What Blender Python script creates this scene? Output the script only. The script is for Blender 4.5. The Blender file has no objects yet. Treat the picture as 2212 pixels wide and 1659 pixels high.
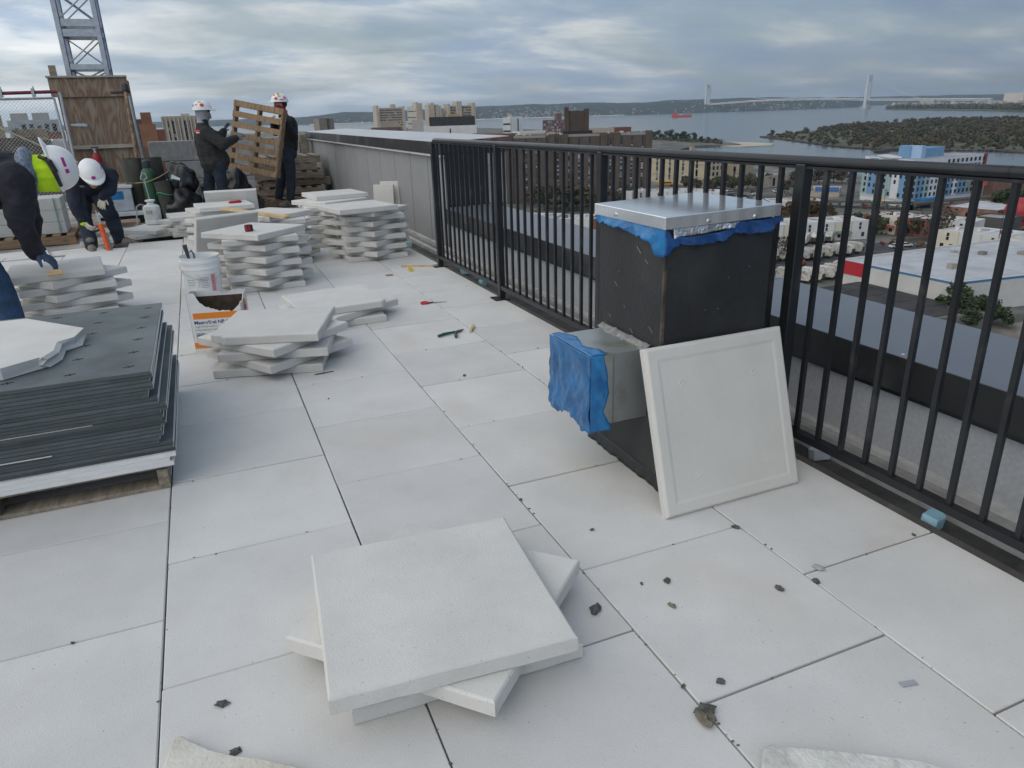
import bpy, bmesh, math, random
from mathutils import Vector, Matrix, noise
R = math.radians
SC = bpy.context.scene
COL = SC.collection

# ------------------------------------------------------------------ camera
YAW, PITCH, ROLL, FOC = R(22.19), R(20.65), R(-1.75), 2888.0 * 2212 / 4096
CAM = Vector((.303, -1.47, 1.371))
_f = Vector((math.sin(YAW) * math.cos(PITCH), math.cos(YAW) * math.cos(PITCH), -math.sin(PITCH)))
_r = Vector((math.cos(YAW), -math.sin(YAW), 0)); _u = _r.cross(_f)
CR = _r * math.cos(ROLL) + _u * math.sin(ROLL)
CU = _u * math.cos(ROLL) - _r * math.sin(ROLL)
cam_data = bpy.data.cameras.new('camera'); cam = bpy.data.objects.new('camera', cam_data); COL.objects.link(cam)
cam.matrix_world = Matrix(((CR.x, CU.x, -_f.x, CAM.x), (CR.y, CU.y, -_f.y, CAM.y), (CR.z, CU.z, -_f.z, CAM.z), (0, 0, 0, 1)))
cam_data.sensor_fit = 'HORIZONTAL'; cam_data.sensor_width = 36; cam_data.lens = 36 * 2888 / 4096
cam_data.clip_start = .05; cam_data.clip_end = 60000
SC.camera = cam

def ray(u, v): return _f + CR * ((u - 1106) / FOC) - CU * ((v - 829.5) / FOC)
def at_z(u, v, z):
    d = ray(u, v); return CAM + d * ((z - CAM.z) / d.z)
def at_y(u, v, y):
    d = ray(u, v); return CAM + d * ((y - CAM.y) / d.y)
def at_d(u, v, D):
    d = ray(u, v); return CAM + d * (D / math.hypot(d.x, d.y))

# ------------------------------------------------------------------ light
SUN_AZ, SUN_EL = R(-128), R(48)           # azimuth from +Y towards +X
sun_dir = Vector((math.sin(SUN_AZ) * math.cos(SUN_EL), math.cos(SUN_AZ) * math.cos(SUN_EL), math.sin(SUN_EL)))
sd = bpy.data.lights.new('sun', 'SUN'); sd.energy = .75; sd.angle = R(45); sd.color = (1, .86, .66)
so = bpy.data.objects.new('sun', sd); COL.objects.link(so)
so.rotation_euler = sun_dir.to_track_quat('Z', 'Y').to_euler()
vs = SC.view_settings
SC.display_settings.display_device = 'sRGB'
vs.view_transform = 'Standard'; vs.look = 'None'; vs.gamma = 1; vs.use_curve_mapping = False
vs.exposure = -0.42

world = bpy.data.worlds.new('World'); SC.world = world; world.use_nodes = True
nt = world.node_tree; nt.nodes.clear()
def N(t, **k):
    n = nt.nodes.new(t)
    for a, b in k.items():
        if a.startswith('i_'):
            n.inputs[int(a[2:])].default_value = b
        else: setattr(n, a, b)
    return n
def L(a, b): nt.links.new(a, b)
def math_node(op, a=None, b=None, c=None, clamp=False):
    n = N('ShaderNodeMath', operation=op, use_clamp=clamp)
    for i, q in enumerate((a, b, c)):
        if q is None: continue
        if isinstance(q, (int, float)): n.inputs[i].default_value = q
        else: L(q, n.inputs[i])
    return n.outputs[0]
out = N('ShaderNodeOutputWorld'); bg = N('ShaderNodeBackground'); bg.inputs[1].default_value = 0.1
sky = N('ShaderNodeTexSky', sky_type='NISHITA', sun_disc=False, sun_elevation=SUN_EL, sun_rotation=SUN_AZ, altitude=50, air_density=1, dust_density=1.6, ozone_density=1.5)
tc = N('ShaderNodeTexCoord'); sep = N('ShaderNodeSeparateXYZ'); L(tc.outputs['Generated'], sep.inputs[0])
zc = math_node('ADD', math_node('MAXIMUM', sep.outputs[2], 0.0), 0.17)
cu_ = math_node('DIVIDE', sep.outputs[0], zc); cv_ = math_node('DIVIDE', sep.outputs[1], zc)
comb = N('ShaderNodeCombineXYZ'); L(cu_, comb.inputs[0]); L(cv_, comb.inputs[1])
mp = N('ShaderNodeMapping'); L(comb.outputs[0], mp.inputs[0]); mp.inputs['Rotation'].default_value = (0, 0, R(24)); mp.inputs['Scale'].default_value = (.8, 1.15, 1)
def noise_node(scale, detail, rough, dist, off=0):
    m = N('ShaderNodeMapping'); L(mp.outputs[0], m.inputs[0]); m.inputs['Location'].default_value = (off, off * .7, off * .3)
    n = N('ShaderNodeTexNoise'); L(m.outputs[0], n.inputs['Vector'])
    n.inputs['Scale'].default_value = scale; n.inputs['Detail'].default_value = detail
    n.inputs['Roughness'].default_value = rough; n.inputs['Distortion'].default_value = dist
    return n.outputs['Fac']
def ramp(fac, stops):
    n = N('ShaderNodeValToRGB'); L(fac, n.inputs[0]); e = n.color_ramp.elements
    while len(e) < len(stops): e.new(.5)
    for q, (p, c) in zip(e, stops): q.position = p; q.color = (*c, 1) if len(c) == 3 else c
    return n.outputs[0]
cov = ramp(noise_node(.9, 9, .55, .25, 3.1), [(.36, (0, 0, 0)), (.56, (1, 1, 1))])     # cloud cover
bank = N('ShaderNodeVectorMath', operation='DOT_PRODUCT'); L(tc.outputs['Generated'], bank.inputs[0]); bank.inputs[1].default_value = (-.9, .43, 0)     # heavier cloud bank over the bay
thick = math_node('MULTIPLY_ADD', bank.outputs['Value'], .22, noise_node(1.7, 10, .56, .25, 21.7))                                                # thick / thin cloud
ccol = ramp(thick, [(.28, (4.6, 6.2, 8.6)), (.41, (5.5, 7.0, 9.2)), (.50, (7.2, 8.5, 10.1)), (.58, (10.4, 11.2, 11.8)), (.70, (13.6, 13.7, 13.4))])
# forward scattering: thin cloud towards the sun is brighter
dot = N('ShaderNodeVectorMath', operation='DOT_PRODUCT'); L(tc.outputs['Generated'], dot.inputs[0]); dot.inputs[1].default_value = sun_dir
glow = math_node('MULTIPLY_ADD', math_node('POWER', math_node('MULTIPLY_ADD', dot.outputs['Value'], .5, .5), 1.6), .95, .66)
cm = N('ShaderNodeVectorMath', operation='SCALE'); L(ccol, cm.inputs[0]); L(math_node('MULTIPLY', glow, math_node('MULTIPLY_ADD', bank.outputs['Value'], .34, 1.04)), cm.inputs['Scale'])
skm = N('ShaderNodeVectorMath', operation='MULTIPLY'); L(sky.outputs[0], skm.inputs[0]); skm.inputs[1].default_value = (1.0, 1.0, 1.0)
mix = N('ShaderNodeMix', data_type='RGBA'); L(math_node('MULTIPLY_ADD', cov, .72, .26), mix.inputs[0]); L(skm.outputs[0], mix.inputs[6]); L(cm.outputs[0], mix.inputs[7])
# low haze veil near the horizon
veil = math_node('POWER', math_node('SUBTRACT', 1.0, math_node('MINIMUM', math_node('ABSOLUTE', sep.outputs[2]), 1.0)), 16)
mix2 = N('ShaderNodeMix', data_type='RGBA'); L(math_node('MULTIPLY', veil, .6), mix2.inputs[0]); L(mix.outputs[2], mix2.inputs[6])
vg = N('ShaderNodeVectorMath', operation='SCALE'); vg.inputs[0].default_value = (6.0, 7.2, 8.6); L(math_node('MULTIPLY', glow, math_node('MULTIPLY_ADD', bank.outputs['Value'], .62, 1.05)), vg.inputs['Scale']); L(vg.outputs[0], mix2.inputs[7])
L(mix2.outputs[2], bg.inputs[0]); L(bg.outputs[0], out.inputs[0])

# ------------------------------------------------------------------ render settings
SC.render.engine = 'CYCLES'
SC.cycles.use_denoising = True
SC.cycles.max_bounces = 6; SC.cycles.diffuse_bounces = 3; SC.cycles.glossy_bounces = 3; SC.cycles.transmission_bounces = 4
SC.cycles.transparent_max_bounces = 12; SC.cycles.volume_bounces = 0
SC.cycles.sample_clamp_indirect = 4
SC.cycles.caustics_reflective = False; SC.cycles.caustics_refractive = False

# ------------------------------------------------------------------ materials
MATS = {}
def M(name, col, rough=.8, metal=0, var=.12, scale=6, bump=0, bscale=40, rnd=0, col2=None, spec=.4, stretch=None, specks=None, alpha=None, trans=0, stain=None, detail=5):
    """procedural principled material: two-tone noise colour, fine bump, random tint for each object"""
    if name in MATS: return MATS[name]
    m = bpy.data.materials.new(name); m.use_nodes = True; t = m.node_tree; b = t.nodes['Principled BSDF']
    nn = t.nodes.new; lk = t.links.new
    b.inputs['Roughness'].default_value = rough; b.inputs['Metallic'].default_value = metal
    b.inputs['Specular IOR Level'].default_value = spec
    if trans: b.inputs['Transmission Weight'].default_value = trans
    if alpha is not None: b.inputs['Alpha'].default_value = alpha
    c = nn('ShaderNodeTexCoord'); oi = nn('ShaderNodeObjectInfo')
    ad = nn('ShaderNodeVectorMath'); ad.operation = 'MULTIPLY_ADD'
    lk(oi.outputs['Random'], ad.inputs[0]); ad.inputs[1].default_value = (37, 53, 71); lk(c.outputs['Object'], ad.inputs[2])
    vec = ad.outputs[0]
    if stretch:
        mpn = nn('ShaderNodeMapping'); mpn.inputs['Scale'].default_value = stretch; lk(vec, mpn.inputs[0]); vec = mpn.outputs[0]
    nz = nn('ShaderNodeTexNoise'); nz.inputs['Scale'].default_value = scale; nz.inputs['Detail'].default_value = detail; nz.inputs['Roughness'].default_value = .6
    lk(vec, nz.inputs['Vector'])
    rp = nn('ShaderNodeValToRGB'); lk(nz.outputs['Fac'], rp.inputs[0])
    c2 = col2 or tuple(max(0, x * (1 - var * 1.6)) for x in col)
    c1 = tuple(min(1, x * (1 + var)) for x in col) if not col2 else col
    rp.color_ramp.elements[0].position = .32; rp.color_ramp.elements[0].color = (*c2, 1)
    rp.color_ramp.elements[1].position = .66; rp.color_ramp.elements[1].color = (*c1, 1)
    cur = rp.outputs[0]
    if stain:                     # (colour, scale, threshold, strength): blotches with a shape of their own
        n2 = nn('ShaderNodeTexNoise'); n2.inputs['Scale'].default_value = stain[1]; n2.inputs['Detail'].default_value = 6; n2.inputs['Distortion'].default_value = .6
        lk(vec, n2.inputs['Vector'])
        r2 = nn('ShaderNodeValToRGB'); lk(n2.outputs['Fac'], r2.inputs[0]); r2.color_ramp.elements[0].position = stain[2]; r2.color_ramp.elements[1].position = min(1, stain[2] + .14)
        ml = nn('ShaderNodeMath'); ml.operation = 'MULTIPLY'; lk(r2.outputs[0], ml.inputs[0]); ml.inputs[1].default_value = stain[3]
        mx = nn('ShaderNodeMix'); mx.data_type = 'RGBA'; lk(ml.outputs[0], mx.inputs[0]); lk(cur, mx.inputs[6]); mx.inputs[7].default_value = (*stain[0], 1); cur = mx.outputs[2]
    if specks:                    # (colour, scale, threshold)
        n3 = nn('ShaderNodeTexNoise'); n3.inputs['Scale'].default_value = specks[1]; n3.inputs['Detail'].default_value = 2; lk(vec, n3.inputs['Vector'])
        r3 = nn('ShaderNodeValToRGB'); lk(n3.outputs['Fac'], r3.inputs[0]); r3.color_ramp.elements[0].position = specks[2]; r3.color_ramp.elements[1].position = specks[2] + .03
        mx = nn('ShaderNodeMix'); mx.data_type = 'RGBA'; lk(r3.outputs[0], mx.inputs[0]); lk(cur, mx.inputs[6]); mx.inputs[7].default_value = (*specks[0], 1); cur = mx.outputs[2]
    if rnd:
        hs = nn('ShaderNodeHueSaturation'); mr = nn('ShaderNodeMapRange'); lk(oi.outputs['Random'], mr.inputs[0])
        mr.inputs[3].default_value = 1 - rnd; mr.inputs[4].default_value = 1 + rnd
        lk(mr.outputs[0], hs.inputs['Value']); lk(cur, hs.inputs['Color']); cur = hs.outputs[0]
    lk(cur, b.inputs['Base Color'])
    if bump:
        nb = nn('ShaderNodeTexNoise'); nb.inputs['Scale'].default_value = bscale; nb.inputs['Detail'].default_value = 6; lk(vec, nb.inputs['Vector'])
        bp = nn('ShaderNodeBump'); bp.inputs['Strength'].default_value = bump; bp.inputs['Distance'].default_value = .01; lk(nb.outputs['Fac'], bp.inputs['Height'])
        lk(bp.outputs[0], b.inputs['Normal'])
    MATS[name] = m; return m

# ------------------------------------------------------------------ mesh building
class MB:
    def __init__(s): s.v = []; s.f = []
    def add(s, vs, fs):
        o = len(s.v); s.v += [tuple(q) for q in vs]; s.f += [tuple(i + o for i in q) for q in fs]; return s
    def box(s, x0, x1, y0, y1, z0, z1, m=None):
        vs = [Vector((x, y, z)) for z in (z0, z1) for y in (y0, y1) for x in (x0, x1)]
        if m is not None: vs = [m @ q for q in vs]
        return s.add(vs, [(0, 2, 3, 1), (4, 5, 7, 6), (0, 1, 5, 4), (2, 6, 7, 3), (0, 4, 6, 2), (1, 3, 7, 5)])
    def bar(s, p0, p1, w, h, up=(0, 0, 1)):
        p0, p1, up = Vector(p0), Vector(p1), Vector(up); d = (p1 - p0).normalized(); x = d.cross(up)
        if x.length < 1e-4: x = d.cross(Vector((0, 1, 0)))
        x.normalize(); y = x.cross(d)
        vs = [p + x * (a * w / 2) + y * (b * h / 2) for p in (p0, p1) for a, b in ((-1, -1), (1, -1), (1, 1), (-1, 1))]
        return s.add(vs, [(0, 1, 2, 3), (7, 6, 5, 4), (0, 4, 5, 1), (1, 5, 6, 2), (2, 6, 7, 3), (3, 7, 4, 0)])
    def tube(s, pts, r, n=8, cap=True):
        pts = [Vector(p) for p in pts]; k = len(pts); rs = r if isinstance(r, (list, tuple)) else [r] * k
        up = None; vs = []
        for i, p in enumerate(pts):
            d = (pts[min(i + 1, k - 1)] - pts[max(i - 1, 0)])
            if d.length < 1e-9: d = Vector((0, 0, 1))
            d.normalize()
            if up is None: up = d.orthogonal().normalized()
            up = (up - d * up.dot(d))
            up = up.normalized() if up.length > 1e-6 else d.orthogonal().normalized()
            w = d.cross(up)
            vs += [p + (up * math.cos(a) + w * math.sin(a)) * rs[i] for a in (2 * math.pi * j / n for j in range(n))]
        fs = [(i * n + j, i * n + (j + 1) % n, (i + 1) * n + (j + 1) % n, (i + 1) * n + j) for i in range(k - 1) for j in range(n)]
        if cap: fs += [tuple(range(n))[::-1], tuple((k - 1) * n + j for j in range(n))]
        return s.add(vs, fs)
    def lathe(s, prof, n=24, m=None, cap=True):
        m = m or Matrix(); vs = []
        for r, z in prof: vs += [m @ Vector((r * math.cos(2 * math.pi * j / n), r * math.sin(2 * math.pi * j / n), z)) for j in range(n)]
        k = len(prof)
        fs = [(i * n + j, i * n + (j + 1) % n, (i + 1) * n + (j + 1) % n, (i + 1) * n + j) for i in range(k - 1) for j in range(n)]
        if cap: fs += [tuple(range(n))[::-1], tuple((k - 1) * n + j for j in range(n))]
        return s.add(vs, fs)
    def prism(s, poly, z0, z1, m=None):
        n = len(poly); vs = [Vector((x, y, z0)) for x, y in poly] + [Vector((x, y, z1)) for x, y in poly]
        if m is not None: vs = [m @ q for q in vs]
        return s.add(vs, [tuple(range(n))[::-1], tuple(range(n, 2 * n))] + [(i, (i + 1) % n, n + (i + 1) % n, n + i) for i in range(n)])
    def blob(s, c, rad, sub=2, amp=.15, freq=1.5, seed=0, m=None):
        bm = bmesh.new(); bmesh.ops.create_icosphere(bm, subdivisions=sub, radius=1)
        bm.verts.ensure_lookup_table(); vs = []
        for q in bm.verts:
            k = 1 + amp * noise.noise(q.co * freq + Vector((seed * 7.3, seed * 3.1, seed)))
            w = Vector((q.co.x * rad[0], q.co.y * rad[1], q.co.z * rad[2])) * k
            vs.append((m @ w if m else w) + Vector(c))
        fs = [tuple(x.index for x in f.verts) for f in bm.faces]; bm.free(); return s.add(vs, fs)
    def mesh(s, name, smooth=False):
        me = bpy.data.meshes.new(name); me.from_pydata(s.v, [], s.f); me.validate()
        if smooth:
            me.polygons.foreach_set('use_smooth', [True] * len(me.polygons))
            if smooth != 'all': me.set_sharp_from_angle(angle=R(38))
        return me
    def build(s, name, mat, parent=None, smooth=False, world=False, bevel=0, seg=1):
        if world and parent is not None:
            inv = pmat(parent).inverted(); s.v = [tuple(inv @ Vector(q)) for q in s.v]
        me = s.mesh(name, smooth)
        if bevel:
            bm = bmesh.new(); bm.from_mesh(me); bmesh.ops.remove_doubles(bm, verts=bm.verts, dist=1e-5)
            bmesh.ops.bevel(bm, geom=[e for e in bm.edges if e.is_manifold and e.calc_face_angle(0) > .5], offset=bevel, segments=seg, affect='EDGES', profile=.5)
            bm.to_mesh(me); bm.free()
        return link(name, me, mat, parent)
def pmat(o):
    m = Matrix.Translation(o.location) @ o.rotation_euler.to_matrix().to_4x4()
    return pmat(o.parent) @ m if o.parent else m
def link(name, me, mat=None, parent=None):
    if mat is not None and not me.materials: me.materials.append(mat)
    o = bpy.data.objects.new(name, me); COL.objects.link(o)
    if parent is not None: o.parent = parent
    return o
def tag(o, label=None, cat=None, group=None, kind=None):
    if label: o['label'] = label
    if cat: o['category'] = cat
    if group: o['group'] = group
    if kind or label: o['kind'] = kind or 'thing'
    return o
def thing(name, label, cat, loc=(0, 0, 0), rotz=0, group=None, rot=None):
    o = bpy.data.objects.new(name, None); COL.objects.link(o); o.location = loc
    o.rotation_euler = rot if rot is not None else (0, 0, rotz)
    o.empty_display_size = .2
    return tag(o, label, cat, group)
def copy_tree(o, parent=None):
    c = o.copy(); COL.objects.link(c); c.parent = parent
    for ch in [q for q in o.children]: copy_tree(ch, c)
    return c
def inst(name, me, parent, loc=(0, 0, 0), rot=(0, 0, 0), scale=None):
    o = bpy.data.objects.new(name, me); COL.objects.link(o); o.parent = parent; o.location = loc; o.rotation_euler = rot
    if scale: o.scale = scale
    return o
def text_part(body, size, mat, parent, m, name='lettering', bold=0.0, align='LEFT'):
    """lettering as a thin mesh; m places the text plane (x along the line, y up, z out)"""
    cu = bpy.data.curves.new('lettering', 'FONT'); cu.body = body; cu.size = size; cu.extrude = .0004; cu.offset = bold; cu.align_x = align
    t = bpy.data.objects.new('tmp_text', cu); COL.objects.link(t)
    dg = bpy.context.evaluated_depsgraph_get(); me = bpy.data.meshes.new_from_object(t.evaluated_get(dg))
    bpy.data.objects.remove(t); bpy.data.curves.remove(cu)
    me.transform(m); me.materials.clear()
    return link(name, me, mat, parent)
def frame(o, x, y):
    x, y = Vector(x).normalized(), Vector(y).normalized(); z = x.cross(y)
    return Matrix(((x.x, y.x, z.x, o[0]), (x.y, y.y, z.y, o[1]), (x.z, y.z, z.z, o[2]), (0, 0, 0, 1)))
ORD = ['bottom', 'second from the bottom', 'third from the bottom', 'fourth from the bottom', 'fifth from the bottom', 'sixth from the bottom', 'seventh from the bottom', 'eighth from the bottom', 'ninth from the bottom', 'tenth from the bottom', 'eleventh from the bottom', 'twelfth from the bottom']
rng = random.Random(7)
# ================================================================== roof terrace
PAVER = M('paver_concrete', (.61, .60, .578), .85, var=.05, scale=2.6, bump=.16, bscale=230, rnd=.045, specks=((.40, .39, .37), 120, .715), stain=((.52, .46, .385), 1.5, .575, .42))
SLABM = M('slab_concrete', (.61, .593, .558), .85, var=.05, scale=4, bump=.2, bscale=210, rnd=.04, specks=((.45, .45, .43), 110, .70), stain=((.60, .57, .52), 2.2, .60, .30))
UNDER = M('slab_underside', (.61, .592, .55), .8, var=.04, scale=3, bump=.12, bscale=60, stain=((.56, .53, .47), 1.6, .6, .3))
DECK = M('dusty_deck', (.30, .285, .26), .92, var=.3, scale=2.5, bump=.4, bscale=30, stain=((.48, .46, .42), 1.1, .48, .8))
DARKM = M('black_paint', (.018, .020, .023), .30, var=.12, scale=9, bump=.05, bscale=120, stain=((.09, .09, .09), 5, .60, .5))
GUTTER = M('gutter_membrane', (.055, .053, .05), .6, var=.3, scale=8, stain=((.16, .15, .14), 6, .55, .6))
TRIM = M('anodised_trim', (.15, .14, .125), .42, .6, var=.12, scale=8, stain=((.34, .33, .31), 5, .60, .5))
STUCCO = M('grey_stucco', (.42, .43, .45), .9, var=.07, scale=60, bump=.5, bscale=260)
PANEL = M('grey_cement_panel', (.265, .267, .27), .78, var=.03, scale=3, bump=.12, bscale=170, rnd=.012)
CAPM = M('coping_metal', (.16, .17, .185), .36, .15, spec=.6, var=.05, scale=3, specks=((.75, .75, .75), 16, .75), stain=((.15, .16, .175), 2, .57, .4))
CAPF = M('coping_fascia', (.028, .03, .032), .4, .2, var=.15, scale=4, stain=((.16, .15, .145), 1.7, .54, .55))
FLASH = M('flashing_strip', (.52, .515, .50), .6, .2, var=.12, scale=12, stain=((.3, .3, .3), 6, .55, .6))
W = .6125
def x_trim(y): return 2.40 - .012 * y
def x_rail(y): return 2.425 - .022 * y
def x_wall(y): return 2.715 - .010 * y

terrace = tag(MB().box(-14, 3.2, -6, 15.55, -.5, -.062).build('roof_deck', DECK), kind='structure')
def paver_mesh(sx, sy, t=.048):
    b = MB().box(-sx / 2, sx / 2, -sy / 2, sy / 2, -t, 0); me = b.mesh('paver')
    bm = bmesh.new(); bm.from_mesh(me)
    bmesh.ops.bevel(bm, geom=list(bm.edges), offset=.0028, segments=1, affect='EDGES'); bm.to_mesh(me); bm.free()
    me.materials.append(PAVER); return me
PM = paver_mesh(W - .0026, W - .0026)
def paver_end(c):          # how far the paving has got in each column
    return {-4: 8.0, -3: 8.3, -2: 7.9, -1: 8.2, 0: 8.45}.get(c, 9.2 if c < 5 else 0) if c < 1 else {1: 9.3, 2: 10.2, 3: 10.4, 4: 10.4}[c]
for c in range(-4, 5):
    y = (.552 if c % 2 == 0 else .248) - 4 * W
    while y < paver_end(c) - .3:
        x0 = (c - 1) * W; yc = y + W / 2
        if c == 4:
            q = MB(); xa, xb = x_trim(y) - .004, x_trim(y + W) - .004; g = .003
            poly = [(x0 + g, y + g), (xa, y + g), (xb, y + W - g), (x0 + g, y + W - g)]
            o = MB().prism([(px - x0, py - y) for px, py in poly], -.048, 0).build('paver', PAVER, terrace, bevel=.0028); o.location = (x0, y, 0)
        else:
            o = inst('paver', PM, terrace, (x0 + W / 2, yc, rng.uniform(-.0012, .0012)), (rng.uniform(-.0015, .0015), rng.uniform(-.0015, .0015), rng.uniform(-.0016, .0016)), (rng.uniform(.9945, .999), rng.uniform(.9935, .999), 1))
        y += W
# grit caught in the joints and dust on the paving
gb = MB(); rg_ = random.Random(12)
for i in range(220):
    c = rg_.choice((0, 1, 2, 2, 3, 3)); y = rg_.uniform(-.6, 4.5) if rg_.random() < .7 else rg_.uniform(-.6, 1.4)
    if rg_.random() < .55: x = c * W + rg_.gauss(0, .004); 
    else:
        cc_ = rg_.choice((1, 2, 3, 4)); x = (cc_ - 1) * W + rg_.random() * W; k = (.552 if cc_ % 2 == 0 else .248) + W * rg_.randint(-2, 6); y = k + rg_.gauss(0, .005)
    if x > x_trim(y) - .01: continue
    r = rg_.uniform(.0010, .0036) * (1.5 if rg_.random() < .08 else 1); gb.blob((x, y, r * .3), (r * rg_.uniform(1, 2), r, r * .6), 1, .5, 1.5, i)
tag(gb.build('joint_grit', M('grit', (.13, .12, .105), .95, var=.3, scale=40), terrace), kind='stuff')
# edge trim, gutter and stepped base flashing
def strip(name, mat, fx0, fx1, z0, z1, ya=-5, yb=15.2, n=8):
    b = MB(); vs = []
    for i in range(n + 1):
        y = ya + (yb - ya) * i / n; vs += [(fx0(y), y, z0), (fx1(y), y, z0), (fx1(y), y, z1), (fx0(y), y, z1)]
    fs = [(i * 4 + a, i * 4 + (a + 1) % 4, i * 4 + 4 + (a + 1) % 4, i * 4 + 4 + a) for i in range(n) for a in range(4)] + [(0, 1, 2, 3), (n * 4 + 3, n * 4 + 2, n * 4 + 1, n * 4)]
    b.add(vs, [f[::-1] for f in fs]); return b.build(name, mat, terrace)
strip('edge_trim', TRIM, lambda y: x_trim(y) - .001, lambda y: x_trim(y) + .04, -.058, -.006)
strip('gutter_floor', GUTTER, lambda y: x_trim(y) + .042, lambda y: x_wall(y) - .10, -.058, -.05)
strip('base_flashing', FLASH, lambda y: x_wall(y) - .128, lambda y: x_wall(y) - .076, -.055, -.012)
strip('base_flashing', M('flashing_dark', (.30, .295, .285), .6, .2, var=.12, scale=10), lambda y: x_wall(y) - .075, lambda y: x_wall(y) - .042, -.055, .012)
strip('base_flashing', FLASH, lambda y: x_wall(y) - .041, lambda y: x_wall(y) - .001, -.055, .034)

# ---- low parapet with coping
def wall_strip(b, fx0, fx1, z0a, z1a, z0b, z1b, ya, yb):
    vs = []
    for y in (ya, yb): vs += [(fx0(y), y, z0a), (fx1(y), y, z0b), (fx1(y), y, z1b), (fx0(y), y, z1a)]
    b.add(vs, [(0, 1, 2, 3), (7, 6, 5, 4), (0, 4, 5, 1), (1, 5, 6, 2), (2, 6, 7, 3), (3, 7, 4, 0)]); return b
YE = 5.93                                        # where the tall wall ends
par = thing('parapet', 'low grey stucco parapet with dark coping outside the black railing', 'parapet', (2.7, 0, 0))
wall_strip(MB(), x_wall, lambda y: x_wall(y) + .46, -.4, .325, -.4, .325, -5, YE).build('stucco_wall', STUCCO, par, world=True)
ys = [-5, -1.6, 1.62, YE]
for a, b_ in zip(ys, ys[1:]):
    cp = wall_strip(MB(), lambda y: x_wall(y) - .045, lambda y: x_wall(y) + .515, .447, .452, .455, .46, a + .003, b_ - .003).build('coping', CAPM, par, world=True)
    wall_strip(MB(), lambda y: x_wall(y) - .047, lambda y: x_wall(y) - .043, .31, .449, .31, .449, a + .003, b_ - .003).build('fascia', CAPF, cp, world=True)
    wall_strip(MB(), lambda y: x_wall(y) + .511, lambda y: x_wall(y) + .516, .31, .454, .31, .454, a + .003, b_ - .003).build('fascia', CAPF, cp, world=True)
wall_strip(MB(), lambda y: x_wall(y) - .03, lambda y: x_wall(y) - .002, .288, .312, .288, .312, -5, YE - .02).build('drip_edge', DARKM, par, world=True)
for yj in (.98, 1.9, 3.8): MB().box(x_wall(yj) - .004, x_wall(yj) + .01, yj - .006, yj + .006, .03, .29).build('control_joint', DARKM, par, world=True)

# ---- tall panelled wall
tall = thing('panel_wall', 'grey panelled roof wall with dark metal coping behind the slab stacks', 'wall', (2.66, 10, -.06))
YF = 15.1
MB().box(2.70, 3.33, YE + .05, YF, -.4, 1.09).build('wall_core', M('block_core', (.05, .05, .05), .9, var=.1, scale=6, bump=.3), tall, world=True)
pj = [YE + .02, 6.55, 7.25, 7.98, 8.75, 9.55, 10.4, 11.25, 12.1, 12.95, 13.8, 14.6, YF]
for a, b_ in zip(pj, pj[1:]):
    wall_strip(MB(), lambda y: x_wall(y), lambda y: x_wall(y) + .02, .036, .955, .036, .955, a + .008, b_ - .008).build('panel', PANEL, tall, world=True)
for a, b_ in zip([YE, 8.35, 11.3, 13.4], [8.345, 11.295, 13.395, YF + .05]):
    cp = wall_strip(MB(), lambda y: x_wall(y) - .035, lambda y: 3.37, 1.097, 1.103, 1.132, 1.138, a, b_).build('coping', M('coping_pale', (.52, .53, .55), .5, .2, var=.06, scale=2, stain=((.36, .37, .39), 1.2, .55, .4)), tall, world=True)
    wall_strip(MB(), lambda y: x_wall(y) - .038, lambda y: x_wall(y) - .033, .975, 1.1, .975, 1.1, a, b_).build('fascia', CAPF, cp, world=True)
wall_strip(MB(), lambda y: x_wall(y) - .05, lambda y: x_wall(y) - .006, .955, .972, .957, .974, YE + .01, YF).build('drip_edge', M('drip_metal', (.6, .6, .6), .45, .3, var=.06), tall, world=True)
MB().box(x_wall(YE) - .02, 3.37, YE - .012, YE - .004, .985, 1.094).build('coping_end', CAPF, tall, world=True)
MB().box(x_wall(YE) + .004, 3.12, YE - .008, YE + .045, .462, .98).build('end_panel', M('black_membrane', (.02, .021, .023), .5, var=.15, scale=6), tall, world=True)
for i in range(4):
    MB().box(3.124, 3.325, YE + .004, YE + .048, .463 + i * .129, .588 + i * .129).build('concrete_block', M('cmu', (.40, .395, .38), .92, var=.1, scale=12, bump=.5, bscale=90, rnd=.05), tall, world=True)
MB().box(x_wall(YE) - .002, x_wall(YE) + .02, YE - .01, YE + .02, .03, .97).build('corner_trim', DARKM, tall, world=True)

# ---- guard railing
rail = thing('guard_railing', 'black metal guard railing with thick round handrail and thin square balusters', 'railing', (x_rail(0), 0, 0))
def rz_(y): return 1.169 - .0035 * y
def rp(y, z): return Vector((x_rail(y), y, z))
post_y = [5.18, 3.69, 2.19, .715, -.76, -2.2]
RT = rz_(5.2)
pts = [rp(5.2, 1.0)] + [rp(5.2 - .09 * (1 - math.cos(a)), RT - .09 + .09 * math.sin(a)) for a in (R(10), R(30), R(50), R(70), R(90))] + [rp(y, rz_(y)) for y in (4.6, 3, 1.5, 0, -1.5, -2.6)]
MB().tube(pts, .0195, 14).build('handrail', DARKM, rail, smooth=True, world=True)
for y in (1.62, -.06): MB().tube([rp(y - .002, rz_(y)), rp(y + .002, rz_(y))], .0199, 14).build('handrail_joint', M('joint_black', (.006, .006, .006), .5), rail, world=True)
for i, y in enumerate(post_y):
    p = MB().box(x_rail(y) - .024, x_rail(y) + .024, y - .025, y + .025, .002, rz_(y) - .01 if i else RT - .06).build('post', DARKM, rail, world=True, bevel=.004)
    MB().box(x_rail(y) - .075, x_rail(y) + .05, y - .06, y + .06, .001, .009).build('base_plate', DARKM, p, world=True)
zb = .095
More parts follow.
